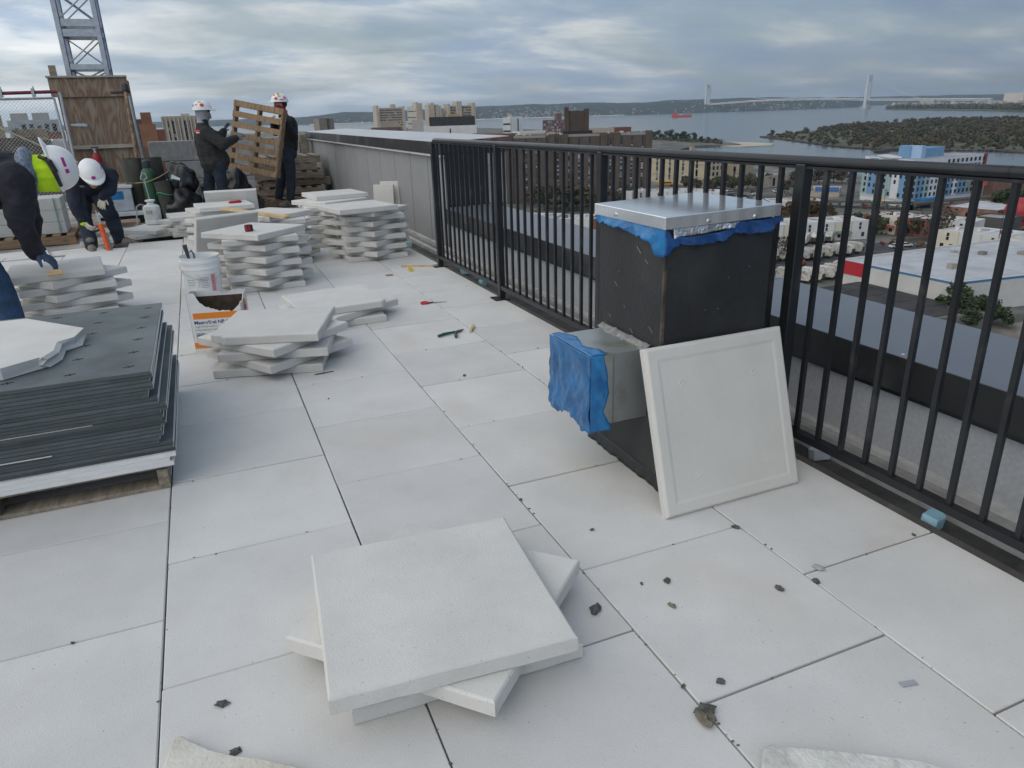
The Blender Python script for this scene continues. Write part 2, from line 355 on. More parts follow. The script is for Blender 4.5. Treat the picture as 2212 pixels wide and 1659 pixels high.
for a, b_ in zip(post_y, post_y[1:]):
    MB().bar(rp(a - .026, zb), rp(b_ + .026, zb), .038, .03).build('bottom_rail', DARKM, rail, world=True)
    MB().bar(rp(a - .026, rz_(a) - .021), rp(b_ + .026, rz_(b_) - .021), .034, .009).build('top_channel', DARKM, rail, world=True)
    n = 12; bal = None
    for k in range(1, n + 1):
        y = a + (b_ - a) * k / (n + 1)
        if bal is None and a == post_y[0]:
            balm = MB().box(-.0088, .0088, -.0088, .0088, 0, 1).mesh('baluster'); balm.materials.append(DARKM); bal = 1
        o = inst('baluster', balm, rail, (x_rail(y) - x_rail(0), y, zb + .013), scale=(1, 1, rz_(y) - .024 - zb - .013))
# pale blue foam blocks and bits left in the gutter
FOAM = M('blue_foam', (.36, .60, .70), .8, var=.08, scale=20, bump=.3, bscale=120)
for (u, v, s, lab) in [(2018, 1115, .05, 'pale blue foam block lying in the gutter below the nearest balusters'), (1044, 607, .045, 'pale blue foam scrap in the gutter nearer the second railing post'), (1003, 583, .04, 'pale blue foam scrap in the gutter nearer the end post'), (882, 523, .05, 'pale blue foam scrap in the gutter at the foot of the panelled wall'), (1770, 972, .045, 'greyish foam block in the gutter beside the leaning slab')]:
    p = at_z(u, v, -.01)
    b = MB().prism([(-s, -s * .5), (s * .3, -s * .7), (s, -s * .2), (s * .7, s * .5), (-s * .8, s * .6)], -.04, .012)
    o = b.build('foam_block', FOAM if lab[0] == 'p' else M('grey_foam', (.42, .45, .48), .8), bevel=.004); o.location = (max(p.x, x_trim(p.y) + .085), p.y, p.z); o.rotation_euler = (0.1, .08, rng.uniform(0, 3))
    tag(o, lab, 'foam block', 'foam scraps in the gutter')

# ---- capped vent shaft
SX0, SX1, SY0, SY1, SH = 1.742, 2.205, .622, 1.08, .985
sh = thing('vent_shaft', 'black coated vent shaft with galvanised lid and torn blue plastic film', 'vent shaft', (1.97, .85, 0))
COAT = M('black_coating', (.028, .029, .031), .5, var=.12, scale=6, bump=.25, bscale=70, stain=((.05, .05, .05), 3, .52, .6), specks=((.55, .55, .53), 38, .745))
GALV = M('galvanised', (.56, .58, .60), .34, .85, var=.08, scale=9, stain=((.42, .44, .47), 4, .55, .4))
b = MB(); lev = [(0, .0), (.02, .004), (.42, .0), (.425, .004), (.46, .005), (.465, 0), (SH, .0)]
vs = []
for z, e in lev: vs += [(SX0 - e, SY0 - e, z), (SX1 + e, SY0 - e, z), (SX1 + e, SY1 + e, z), (SX0 - e, SY1 + e, z)]
fs = [(i * 4 + j, i * 4 + (j + 1) % 4, i * 4 + 4 + (j + 1) % 4, i * 4 + 4 + j) for i in range(len(lev) - 1) for j in range(4)] + [(3, 2, 1, 0)]
b.add(vs, fs).build('shaft_body', COAT, sh, world=True)
b = MB(); lx0, lx1, ly0, ly1 = SX0 - .018, SX1 + .012, SY0 - .018, SY1 + .015
t0, t1 = 1.024, 1.036
b.add([(lx0, ly0, .982), (lx1, ly0, .992), (lx1, ly1, .992), (lx0, ly1, .982), (lx0, ly0, t0), (lx1, ly0, t1), (lx1, ly1, t1), (lx0, ly1, t0)],
      [(3, 2, 1, 0), (4, 5, 6, 7), (0, 1, 5, 4), (1, 2, 6, 5), (2, 3, 7, 6), (3, 0, 4, 7)])
lid = b.build('lid', M('lid_steel', (.86, .89, .92), .12, .75, spec=.6, var=.05, scale=4, stain=((.5, .53, .58), 2, .55, .4)), sh, world=True, bevel=.002)
for (x, y, nrm) in [(lx0, .93, 'x'), (1.90, ly0, 'y'), (2.1, ly0, 'y')]:
    m = Matrix.Translation((x, y, 1.0)) @ (Matrix.Rotation(R(-90), 4, 'Y') if nrm == 'x' else Matrix.Rotation(R(90), 4, 'X'))
    MB().lathe([(.008, 0), (.008, .002), (.0055, .005)], 8, m).build('screw', GALV, lid, world=True)
# blue film hanging out below the lid
FILM = M('blue_film', (.022, .20, .46), .24, var=.25, scale=11, bump=.35, bscale=38, col2=(.012, .10, .28), spec=.5)
WRAP = M('blue_wrap', (.022, .15, .36), .2, var=.25, scale=9, bump=.45, bscale=26, col2=(.012, .07, .19), spec=.6)
def sheet(name, mat, parent, P, Q, n, mrow, off, crum, nrm, seed, world=True):
    """P(s) top line, Q(s) bottom line as functions of s in 0..1; nrm(s) outward normal; crumpled"""
    b = MB(); vs = []
    for i in range(n + 1):
        s = i / n; a, c = Vector(P(s)), Vector(Q(s)); nn = Vector(nrm(s))
        for j in range(mrow + 1):
            t = j / mrow; p = a.lerp(c, t)
            w = Vector((p.x + p.z * .55, p.y + p.z * .4, p.z * .45)); k = noise.noise(w * 17 + Vector((seed, 0, 0))) + .55 * noise.noise(w * 41 + Vector((0, seed, 0)))
            vs.append(p + nn * (off + crum * (k + .5) * (.25 + t)))
    fs = [(i * (mrow + 1) + j, i * (mrow + 1) + j + 1, (i + 1) * (mrow + 1) + j + 1, (i + 1) * (mrow + 1) + j) for i in range(n) for j in range(mrow)]
    o = b.add(vs, fs).build(name, mat, parent, smooth='all', world=world)
    o.modifiers.new('thick', 'SOLIDIFY').thickness = .0008; return o
def lerp_tab(tab):
    def f(s):
        for (a, va), (b_, vb) in zip(tab, tab[1:]):
            if s <= b_: return va + (vb - va) * (s - a) / max(1e-6, b_ - a)
        return tab[-1][1]
    return f
lo = lerp_tab([(0, .962), (.06, .95), (.14, .962), (.3, .950), (.42, .958), (.52, .945), (.7, .94), (.82, .93), (.87, .905), (.91, .885), (1, .888)])
sheet('plastic_film', FILM, sh, lambda s: (SX0 - .004, SY1 + .01 - s * (SY1 - SY0 + .022), .99), lambda s: (SX0 - .004, SY1 + .01 - s * (SY1 - SY0 + .022), lo(s) + .008 * noise.noise(Vector((s * 52, 1, 0)))), 60, 8, .006, .014, lambda s: (-1, 0, 0), 3.0)
lo2 = lerp_tab([(0, .888), (.03, .892), (.06, .915), (.12, .924), (.2, .922), (.35, .918), (.48, .924), (.56, .942), (.62, .945), (.72, .935), (.82, .938), (.9, .95), (.97, .975), (1, .972)])
hi2 = lerp_tab([(0, .985), (.04, .975), (.06, .952), (.2, .950), (.35, .952), (.5, .958), (.58, .97), (.62, .985), (.8, .985), (1, .99)])
sheet('plastic_film', FILM, sh, lambda s: (SX0 - .014 + s * (SX1 - SX0 + .038), SY0 - .004, hi2(s)), lambda s: (SX0 - .014 + s * (SX1 - SX0 + .048), SY0 - .004, lo2(s) + .008 * noise.noise(Vector((s * 52, 2, 0)))), 64, 7, .006, .015, lambda s: (0, -1, 0), 8.0).data.materials[0] = M('film_thin', (.016, .075, .24), .22, var=.3, scale=12, bump=.35, bscale=38, col2=(.008, .035, .12), spec=.55)
FOIL = M('foil', (.8, .81, .83), .2, .95, var=.1, scale=30, bump=1.0, bscale=55)
sheet('foil_tape', FOIL, sh, lambda s: (SX0 + .025 + s * .29, SY0 - .003, .985), lambda s: (SX0 + .025 + s * .28, SY0 - .003, .948 + s * .02), 40, 6, .003, .006, lambda s: (0, -1, 0), 5.0)
# side duct with its wrapped end
DX, DY0, DY1, DZ0, DZ1 = 1.50, .70, 1.02, .262, .535
DUCT = M('duct_sheet', (.50, .53, .53), .36, .75, var=.06, scale=5, stain=((.24, .23, .12), 5, .56, .6))
du = MB().box(DX, SX0 + .001, DY0, DY1, DZ0, DZ1).build('side_duct', DUCT, sh, world=True)
MB().box(DX + .09, DX + .094, DY0 - .003, DY0 - .0005, DZ0, DZ1).build('seam', M('seam', (.25, .26, .27), .5, .5), du, world=True)
MB().box(SX0 - .03, SX0 - .002, DY0 - .004, DY1 + .004, DZ1 + .0005, DZ1 + .004).build('flange', DUCT, du, world=True)
sheet('sealant_skirt', M('sealant', (.26, .265, .25), .7, var=.3, scale=30), du, lambda s: (SX0 - .003, DY1 + .02 - s * .36, DZ1 + .018 + .006 * noise.noise(Vector((s * 15, 5, 0)))), lambda s: (SX0 - .028 - .006 * noise.noise(Vector((s * 18, 9, 0))), DY1 + .02 - s * .36, DZ1 + .004), 30, 3, .001, .004, lambda s: (-1, 0, .3), 2.0)
sheet('plastic_film', WRAP, du, lambda s: (DX - .004, DY1 + .008 - s * (DY1 - DY0 + .016), DZ1 + .004), lambda s: (DX - .004, DY1 + .008 - s * (DY1 - DY0 + .016), DZ0 - .012 - .015 * math.sin(s * 9) + .004 * math.sin(s * 50)), 44, 40, .004, .012, lambda s: (-1, 0, 0), 11.0)
fe = lerp_tab([(0, .045), (.2, .06), (.5, .07), (.75, .05), (1, .085)])
sheet('plastic_film', FILM, du, lambda s: (DX - .006, DY0 - .002, DZ1 + .006 - s * (DZ1 - DZ0 + .03)), lambda s: (DX + fe(s), DY0 - .002, DZ1 + .004 - s * (DZ1 - DZ0 + .025)), 40, 10, .002, .006, lambda s: (0, -1, 0), 14.0)
fe2 = lerp_tab([(0, .03), (.3, .06), (.6, .03), (1, .07)])
sheet('plastic_film', FILM, du, lambda s: (DX - .006, DY1 - s * (DY1 - DY0), DZ1 + .002), lambda s: (DX + fe2(s), DY1 - s * (DY1 - DY0), DZ1 + .002), 40, 8, .002, .006, lambda s: (0, 0, 1), 17.0)
for i, (x, y0_, z0_, l) in enumerate([(SX0 - .0035, .80, .90, .03), (SX0 - .0035, .95, .74, .02), (SX0 - .0035, .70, .62, .025), (SX0 - .0035, .99, .60, .015), (SX0 - .0035, .74, .86, .018), (SX0 - .0035, .88, .66, .012), (SX0 - .0035, .83, .48 + .1, .02)]):
    MB().add([(x, y0_, z0_), (x, y0_ - l, z0_ - l * .7), (x, y0_ - l * .9, z0_ - l * .85), (x, y0_ + .002, z0_ - .004)], [(0, 1, 2, 3)]).build('scuff_mark', M('scuff', (.20, .20, .195), .8), sh, world=True)
MB().box(SX0 - .0045, SX0 + .006, SY0 - .0045, SY0 + .006, .04, .93).build('corner_bead', M('corner_rust', (.085, .065, .05), .7, var=.4, scale=20, stain=((.03, .03, .03), 12, .5, .8)), sh, world=True)
# torn membrane skirt at the foot
sheet('membrane_skirt', COAT, sh, lambda s: (SX0 - .003, SY1 + .05 - s * .62, .05), lambda s: (SX0 - .018 - .012 * noise.noise(Vector((s * 14, 3, 0))), SY1 + .05 - s * .62, .003), 40, 4, .001, .003, lambda s: (-1, 0, .2), 21.0)

# ---- concrete slabs: one mesh for each kind
T = .049
def slab_mesh(s=.608, cut=None, seed=0, chip=.004):
    """square slab with softly rounded arrises, slightly uneven; cut: list of corner cuts (corner, a, b)"""
    h = s / 2; poly = [(-h, -h), (h, -h), (h, h), (-h, h)]
    if cut:
        new = []
        for i, p in enumerate(poly):
            cc = [c for c in cut if c[0] == i]
            if cc:
                a, b_ = cc[0][1:]; pv = Vector(poly[i - 1]); nx = Vector(poly[(i + 1) % 4]); q = Vector(p)
                e0 = q + (pv - q).normalized() * a; e1 = q + (nx - q).normalized() * b_
                new.append(tuple(e0))
                mid = (e0 + e1) / 2; rr = random.Random(seed + i)
                k = 5
                for j in range(1, k): new.append(tuple(e0.lerp(e1, j / k) + (mid.normalized() * rr.uniform(-.02, .012))))
                new.append(tuple(e1))
            else: new.append(p)
        poly = new
    # subdivide the edges so that arrises can waver
    pp = []
    for i, p in enumerate(poly):
        q = Vector(poly[(i + 1) % len(poly)]); p = Vector(p); n = max(1, int((q - p).length / .05))
        pp += [p.lerp(q, j / n) for j in range(n)]
    n = len(pp); r = .006; vs = []
    c = Vector((0, 0))
    for z, inn in ((0, .004), (.004, 0), (T - r, 0), (T - .002, .003), (T, r)):
        for p in pp:
            d = -p.normalized(); k = noise.noise(Vector((p.x * 18, p.y * 18, z * 30 + seed * 3.7)))
            q = p + d * (inn * 1.3 + chip * .35 * k); vs.append((q.x, q.y, z + (.0012 * k if z > 0 else 0)))
    fs = [(i * n + j, i * n + (j + 1) % n, (i + 1) * n + (j + 1) % n, (i + 1) * n + j) for i in range(4) for j in range(n)]
    fs += [tuple(range(n))[::-1], tuple(4 * n + j for j in range(n))]
    b = MB().add(vs, fs); me = b.mesh('slab'); me.materials.append(SLABM); return me
SM = [slab_mesh(seed=i) for i in range(4)]
def slab(x, y, z, deg, label, group, me=None, name='paving_stone', tilt=(0, 0)):
    o = link(name, me or rng.choice(SM)); o.location = (x, y, z); o.rotation_euler = (tilt[0], tilt[1], R(deg))
    return tag(o, label, 'slab', group)
def stack(cx, cy, degs, where, group, z0=.0005, jit=.008, top=None, offs=None, gap=.0005):
    for i, d in enumerate(degs):
        dx, dy = (offs or {}).get(i, (rng.uniform(-jit, jit), rng.uniform(-jit, jit)))
        pos = 'topmost' if i == len(degs) - 1 else ORD[i]
        slab(cx + dx, cy + dy, z0 + i * (T + gap), d + rng.uniform(-1.5, 1.5), f'white concrete slab, {pos} in {where}', group, me=(top or {}).get(i))
def alt(n, a, b_): return [a if i % 2 == 0 else b_ for i in range(n)]
# 1 nearest stack of three
stack(.735, .19, [-2, 45, -3.5], 'the stack of three nearest the camera', 'slab stack nearest the camera', jit=0, offs={0: (.013, .024), 1: (.012, -.004), 2: (-.027, -.04)})
# 2 five slabs in front of the carton, the top one with a broken corner
stack(.56, 2.84, [-16.5, 32.5, -15.3, 40, -18.8], 'the five-high stack hiding the sealant carton', 'slab stack before the carton', jit=.006,
      offs={0: (.014, .115), 1: (.031, .097), 2: (.052, .087), 3: (.012, .08), 4: (.023, .077)}, top={4: slab_mesh(cut=[(0, .07, .10)], seed=9)})
# 3 three slabs behind it
stack(1.09, 3.80, [2, 34, 6], 'the low stack behind the five-high one', 'low slab stack of three', offs={0: (-.03, -.03), 1: (.01, 0), 2: (-.03, -.03)}, top={2: slab_mesh(cut=[(1, .05, .04)], seed=5)})
# 4 tall stack with the tape measure
stack(.70, 5.25, alt(10, 0, 45)[:9] + [44], 'the tall stack under the tape measure', 'tall slab stack under the tape measure', jit=.012, offs={9: (-.03, -.04)})
# 4b the stack behind it, with the timber
stack(.92, 6.33, alt(10, -4, 40), 'the stack carrying the split timber', 'slab stack under the timber', jit=.02)
# 5 tall stack by the wall
stack(1.84, 6.12, alt(10, 3, 42) + [12], 'the tall stack by the railing end', 'tall slab stack by the railing', jit=.012, offs={10: (-.12, -.15)})
# 6 behind that
stack(1.64, 7.2, alt(9, 2, 42) + [30, 8], 'the stack nearest the panelled wall', 'slab stack by the panelled wall', jit=.015, offs={10: (.1, .2)})
# 7 rear stack with the red pliers
stack(.52, 7.99, alt(7, 8, 40) + [10, 7], 'the rear stack carrying the red-handled knife', 'rear slab stack', jit=.03, offs={8: (.0, .0), 7: (-.08, .05)})
# 8 stack under the worker's hand
stack(-.74, 4.77, [38, 8, 40, 8, 42, 9, 45, 9], 'the stack the hooded worker leans on', 'slab stack by the hooded worker', jit=.012, offs={7: (-.04, -.03)})
# low loose ones
stack(-.38, 9.15, [20, 52], 'the pair under the garden sprayer', 'slabs under the sprayer', jit=.02)
stack(.16, 9.0, [4, 43, 12, 40, 8], 'the short stack beside the garden sprayer', 'short slab stack beside the sprayer', jit=.03)
slab(-1.75, 8.35, -.055, 12, 'dusty concrete slab lying flat beside the block pallet', 'loose slabs')
# standing slabs
def standing(x, y, yaw, lean, label, z=.0):
    o = link('paving_stone', SM[0]); o.rotation_euler = (R(90 - lean), 0, R(yaw)); o.location = (x, y, z + .3035 * math.cos(R(lean)) + .002)
    return tag(o, label, 'slab', 'slabs stood on edge')
standing(.43, 5.92, 25, -21, 'white concrete slab stood on edge behind the tape measure stack')
standing(.64, 8.46, -4, -20, 'white concrete slab stood on edge behind the rear stack')
# ================================================================== things on the terrace
WOOD = M('pallet_wood', (.27, .18, .105), .8, var=.25, scale=7, bump=.3, bscale=60, rnd=.15, stretch=(1, 6, 6), stain=((.20, .15, .10), 3, .55, .5))
WOODOLD = M('grey_wood', (.27, .225, .17), .85, var=.25, scale=6, bump=.3, bscale=60, rnd=.15, stretch=(1, 6, 6), stain=((.17, .15, .13), 3, .5, .5))
PINE = M('fresh_pine', (.62, .44, .24), .75, var=.25, scale=9, bump=.35, bscale=50, stretch=(1, 8, 8))
PLY = M('plywood', (.30, .245, .185), .85, var=.1, scale=2.0, bump=.1, bscale=30, stretch=(3.2, 3.2, .55), col2=(.19, .14, .10), detail=3)
def _grain(m):
    t = m.node_tree; b = t.nodes['Principled BSDF']; src = b.inputs['Base Color'].links[0].from_socket
    c = t.nodes.new('ShaderNodeTexCoord'); mp_ = t.nodes.new('ShaderNodeMapping'); mp_.inputs['Scale'].default_value = (2.2, 2.2, .42); t.links.new(c.outputs['Object'], mp_.inputs[0])
    nz_ = t.nodes.new('ShaderNodeTexNoise'); nz_.inputs['Scale'].default_value = 1.6; nz_.inputs['Detail'].default_value = 2; nz_.inputs['Distortion'].default_value = .8; t.links.new(mp_.outputs[0], nz_.inputs['Vector'])
    mu = t.nodes.new('ShaderNodeMath'); mu.operation = 'MULTIPLY'; mu.inputs[1].default_value = 13; t.links.new(nz_.outputs['Fac'], mu.inputs[0])
    fr2 = t.nodes.new('ShaderNodeMath'); fr2.operation = 'PINGPONG'; fr2.inputs[1].default_value = .5; t.links.new(mu.outputs[0], fr2.inputs[0])
    rp_ = t.nodes.new('ShaderNodeValToRGB'); rp_.color_ramp.elements[0].position = .12; rp_.color_ramp.elements[1].position = .36; rp_.color_ramp.elements[0].color = (1, 1, 1, 1); rp_.color_ramp.elements[1].color = (0, 0, 0, 1); t.links.new(fr2.outputs[0], rp_.inputs[0])
    ms2 = t.nodes.new('ShaderNodeMath'); ms2.operation = 'MULTIPLY'; ms2.inputs[1].default_value = .75; t.links.new(rp_.outputs[0], ms2.inputs[0])
    mx = t.nodes.new('ShaderNodeMix'); mx.data_type = 'RGBA'; t.links.new(ms2.outputs[0], mx.inputs[0]); t.links.new(src, mx.inputs[6]); mx.inputs[7].default_value = (.17, .10, .065, 1); t.links.new(mx.outputs[2], b.inputs['Base Color'])
_grain(PLY)
STEEL = M('scaffold_steel', (.46, .48, .50), .42, .7, var=.1, scale=12)
BLUEST = M('mast_blue_edge', (.10, .13, .35), .5, .2)
RUST = M('rusty_tube', (.36, .24, .15), .7, .2, var=.35, scale=14, stain=((.15, .12, .11), 9, .5, .7))
CONC = M('raw_concrete', (.36, .355, .34), .92, var=.15, scale=6, bump=.4, bscale=60, rnd=.06, stain=((.24, .24, .23), 2.5, .55, .6))
BAGM = M('black_bag', (.012, .012, .014), .36, var=.2, scale=8, bump=.75, bscale=9, spec=.5)
WHITEP = M('white_plastic', (.78, .79, .78), .38, var=.03, scale=5)
RED = M('red_plastic', (.45, .02, .03), .4, var=.1, scale=20)
BLACKP = M('black_plastic', (.02, .02, .022), .45, var=.1, scale=20)
def PAL(parent, L_=1.2, D_=1.0, H_=.13, nb=7, wood=WOOD, skip=()):
    """pallet in local space, x along the stringers, y along the deck boards; centre at the origin, base at z = 0"""
    for yy in (-D_ / 2 + .02, 0, D_ / 2 - .02):
        MB().box(-L_ / 2, L_ / 2, yy - .019, yy + .019, .018, H_ - .017).build('stringer', wood, parent)
    me = MB().box(-.045, .045, -D_ / 2, D_ / 2, 0, .016).mesh('deck_board'); me.materials.append(wood)
    for i in range(nb):
        if i in skip: continue
        x = -L_ / 2 + .045 + (L_ - .09) * i / (nb - 1)
        inst('deck_board', me, parent, (x + rng.uniform(-.008, .008), rng.uniform(-.008, .008), H_ - .0165), (0, 0, rng.uniform(-.012, .012)))
    for x in (-L_ / 2 + .045, 0, L_ / 2 - .045): inst('bottom_board', me, parent, (x, 0, .001))

# ---- grey boards on a pallet
bp = thing('wooden_pallet', 'weathered wooden pallet under the stack of grey boards', 'pallet', (-.60, 2.04, .001), R(90))
PAL(bp, 1.2, 1.2, .10, 7, WOODOLD)
BRD = M('cover_board', (.105, .125, .130), .72, var=.16, scale=5, bump=.1, bscale=70, rnd=.10, stain=((.17, .195, .205), 1.6, .5, .5))
BRDB = M('board_body', (.088, .105, .106), .8, var=.12, scale=6, rnd=.16, stain=((.16, .18, .185), 4, .62, .5))
BRDW = M('board_white', (.70, .70, .69), .8, var=.05, scale=10, rnd=.03)
BRDE = M('board_edge', (.60, .60, .58), .85, var=.1, scale=30)
def board(x0, x1, y0, y1, z, t, mat, label, rz=0):
    cx, cy = (x0 + x1) / 2, (y0 + y1) / 2; hx, hy = (x1 - x0) / 2, (y1 - y0) / 2
    r = thing('cover_board', label, 'board', (cx, cy, z), rz, 'boards stacked on the pallet')
    if mat is BRDW: MB().box(-hx, hx, -hy, hy, 0, t).build('core', BRDW, r)
    else:
        MB().box(-hx, hx, -hy, hy, 0, t - .0012).build('fibre_body', BRDB, r); MB().box(-hx + .001, hx - .001, -hy + .001, hy - .001, t - .0011, t).build('facing', BRD, r)
        MB().box(hx - .004, hx + .0012, -hy + .003, hy - .003, .001, t - .0015).build('core', BRDE, r)
    return r
z = .1015
nth = ['lowest', 'second', 'third', 'fourth', 'fifth', 'sixth', 'seventh', 'eighth', 'ninth', 'tenth', 'eleventh', 'twelfth', 'thirteenth', 'fourteenth', 'fifteenth', 'sixteenth', 'seventeenth', 'eighteenth', 'nineteenth', 'twentieth', 'twenty-first', 'twenty-second', 'twenty-third', 'twenty-fourth', 'twenty-fifth']
for i, (dx, dz) in enumerate([(.040, .0165), (.028, .0165), (.052, .0165)]):
    board(-1.2, dx - .01, 1.425 + .004 * i, 2.66, z, dz, BRDW, f'white board, {nth[i]} of the three pale boards at the foot of the stack'); z += dz + .0006
prof = [.050, .044, .046, -.004, .004, .012, .010, .020, .034, .022, .030, .024, .052, .048, .024, .028, -.006, .000, .018, .022, .012, .020, .022]
for i, dx in enumerate(prof):
    t = .0134; last = i == len(prof) - 1
    board(-1.2 + rng.uniform(-.02, .02), dx - .005 + rng.uniform(-.003, .003), 1.432 + rng.uniform(-.006, .006) + (.01 if i < 10 else 0), 2.64 + rng.uniform(-.05, .03), z, t, BRD,
          'grey fibre board on top of the stack, under the broken slab' if last else f'grey fibre board, {nth[i]} from below among the grey ones', rng.uniform(-.006, .006)); z += t + .0016
for k_, (i0_, zz_) in enumerate(((4, .35), (10, .2), (17, .5))):
    bo_ = [o for o in bpy.data.objects if o.get('label', '') == f'grey fibre board, {nth[i0_]} from below among the grey ones'][0]; MB().box(-.58 + zz_ * .4, .58 - zz_, -.6065, -.598, .0124, .01345).build('paper_edge', BRDW, bo_)
BTOP = z
TICK = M('tick_ink', (.02, .022, .025), .8)
topb = [o for o in bpy.data.objects if o.get('label', '').startswith('grey fibre board on top')][0]
mk = MB().box(-.02, .02, -.0022, .0022, 0, .0006).box(-.0022, .0022, -.012, .012, .0001, .0008).mesh('printed_tick'); mk.materials.append(TICK)
for ix in range(5):
    for iy in range(6):
        inst('printed_tick', mk, topb, (.52 - ix * .2 + iy * .004, -.5 + iy * .2, .0146), (0, 0, .25))
# broken slab lying on the boards
pl = [at_z(*q, BTOP + .047) for q in ((181, 708), (165, 726), (129, 737), (121, 755), (94, 771), (84, 772), (0, 796))]
P = [(q.x, q.y) for q in pl] + [(-1.05, 1.62), (-1.02, 2.2), (-.86, 2.39)] + [(at_z(58, 688, BTOP + .047).x, at_z(58, 688, BTOP + .047).y)]
cx, cy = -.62, 1.95; poly = [(x - cx, y - cy) for x, y in P][::-1]
n = len(poly); vs = []; rr = random.Random(4)
for k, zz in enumerate((0, .016, .032, .045)):
    for i, (x, y) in enumerate(poly):
        broken = n - 7 < i <= n - 2
        e = rr.uniform(-.012, .012) if broken and k else (.012 if broken else 0)
        vs.append((x + e, y + e * .6, zz))
fs = [(k * n + i, k * n + (i + 1) % n, (k + 1) * n + (i + 1) % n, (k + 1) * n + i) for k in range(3) for i in range(n)] + [tuple(range(n))[::-1], tuple(3 * n + i for i in range(n))]
o = MB().add(vs, fs).build('broken_paving_stone', SLABM); o.location = (cx, cy, BTOP + .0015); tag(o, 'broken white concrete slab lying on the grey boards', 'slab')

# leaning slab, underside towards the camera
ln = thing('leaning_paving_stone', 'white concrete slab leaning on the vent shaft, recessed underside showing', 'slab', (1.940, .384, .003), rot=(R(-17.6), 0, R(.6)))
h = .305; vs = []; th = .046
def ring(e, y, bot=0): return [(-h + e, y, bot + e), (h - e, y, bot + e), (h - e, y, .61 - e), (-h + e, y, .61 - e)]
for e, y in ((.012, th), (0, th - .014), (0, .008), (.010, -.002), (.044, -.0025), (.056, .0002)): vs += ring(e, y)
fs = [(i * 4 + j, i * 4 + (j + 1) % 4, i * 4 + 4 + (j + 1) % 4, i * 4 + 4 + j) for i in range(5) for j in range(4)] + [(3, 2, 1, 0), (20, 21, 22, 23)]
me_b = MB().add(vs, [f[::-1] for f in fs]); so_ = me_b.build('stone_body', UNDER, ln, bevel=.003, seg=2)
for (x, zz) in ((-.15, .13), (.16, .12), (-.17, .47), (.15, .46)):
    MB().lathe([(.014, 0), (.011, .0012), (.006, .0011), (.005, .0004)], 14, Matrix.Translation((x, .0004, zz)) @ Matrix.Rotation(R(90), 4, 'X')).build('pedestal_lug', UNDER, ln, smooth=True)

# ---- sealant carton
CART = M('carton_print_white', (.72, .715, .70), .7, var=.04, scale=8)
CARTIN = M('carton_inside', (.075, .05, .035), .9, var=.2, scale=20)
ORANGE = M('print_orange', (.75, .23, .025), .65, var=.04, scale=10)
INK = M('print_navy', (.02, .05, .19), .65); INKL = M('print_greyblue', (.26, .28, .34), .65)
bx = thing('sealant_carton', 'torn white sealant carton with orange band between the bucket and slabs', 'carton', (.108, 3.37, .0008), R(-12))
cw, cd_, ch = .315, .24, .305
def jag(x0, x1, f, n, seed):
    rr = random.Random(seed); return [(x0 + (x1 - x0) * i / n, f(i / n) + rr.uniform(-.006, .006)) for i in range(n + 1)]
def wallp(name, pts, y0, y1, m):   # upright panel whose top edge is torn
    poly = [(pts[0][0], 0)] + [(pts[-1][0], 0)] + pts[::-1]
    n = len(poly); vs = [m @ Vector((x, y0, zz)) for x, zz in poly] + [m @ Vector((x, y1, zz)) for x, zz in poly]
    b = MB().add(vs, [tuple(range(n)), tuple(range(2 * n - 1, n - 1, -1))] + [(i, n + i, n + (i + 1) % n, (i + 1) % n) for i in range(n)])
    return b.build(name, CART, bx)
I4 = Matrix()
fr = wallp('front_panel', jag(0, cw, lerp_tab([(0, .375), (.15, .37), (.25, .30), (.4, .27), (.6, .25), (.85, .245), (1, .30)]), 26, 3), 0, .003, I4)
wallp('back_panel', jag(0, cw, lerp_tab([(0, .34), (.3, .33), (.6, .31), (.75, .33), (.9, .335), (1, .30)]), 20, 5), cd_ - .003, cd_, I4)
rs = wallp('side_panel', jag(0, cd_, lerp_tab([(0, .30), (.3, .29), (.6, .33), (1, .33)]), 16, 7), 0, .003, Matrix.Translation((cw, 0, 0)) @ Matrix.Rotation(R(90), 4, 'Z'))
wallp('side_panel', jag(0, cd_, lerp_tab([(0, .375), (.5, .36), (1, .34)]), 16, 8), -.003, 0, Matrix.Rotation(R(90), 4, 'Z'))
MB().box(.004, cw - .004, .004, cd_ - .004, .001, .01).build('bottom_panel', CARTIN, bx)
for nm, (a, b_, c, d) in {'x': (.0035, cw - .0035, cd_ - .0055, cd_ - .0036), 'y': (.0032, .0052, .004, cd_ - .006), 'w': (cw - .0055, cw - .0036, .004, cd_ - .006)}.items(): MB().box(a, b_, c, d, .012, .298 if nm != 'w' else .285).build('inner_liner', CARTIN, bx)
MB().box(.02, cw - .02, -.0012, -.0002, .205, .243).build('orange_band', ORANGE, fr)
MB().box(.0, cw, -.001, -.0002, .02, .052).build('orange_band', ORANGE, fr)
MB().box(.0, cw, -.0011, -.0003, .014, .0185).build('orange_band', ORANGE, fr)
FX = Matrix(((1, 0, 0, 0), (0, 0, -1, -.0003), (0, 1, 0, 0), (0, 0, 0, 1)))
def ftext(s, x, zz, size, mat, bold=0): return text_part(s, size, mat, fr, Matrix.Translation((x, 0, zz)) @ FX, bold=bold)
ftext('MasterSeal NP 1', .02, .172, .0305, INK, .0008)
ftext('High Performance', .021, .150, .018, INKL); ftext('Polyurethane Sealant', .021, .129, .018, INKL)
rr = random.Random(2); lm = MB()
zz = .113
for i, (w_, g) in enumerate([(.05, .008), (.13, .0055), (.125, .0055), (.13, .0055), (.09, .009), (.06, .006), (.13, .0055), (.12, .0055), (.1, .009), (.07, .006), (.13, .0055), (.08, .005)]):
    MB().box(.021, .021 + w_, -.0009, -.0002, zz - .002, zz + .0008).build('small_print', INK, fr); zz -= g * .9
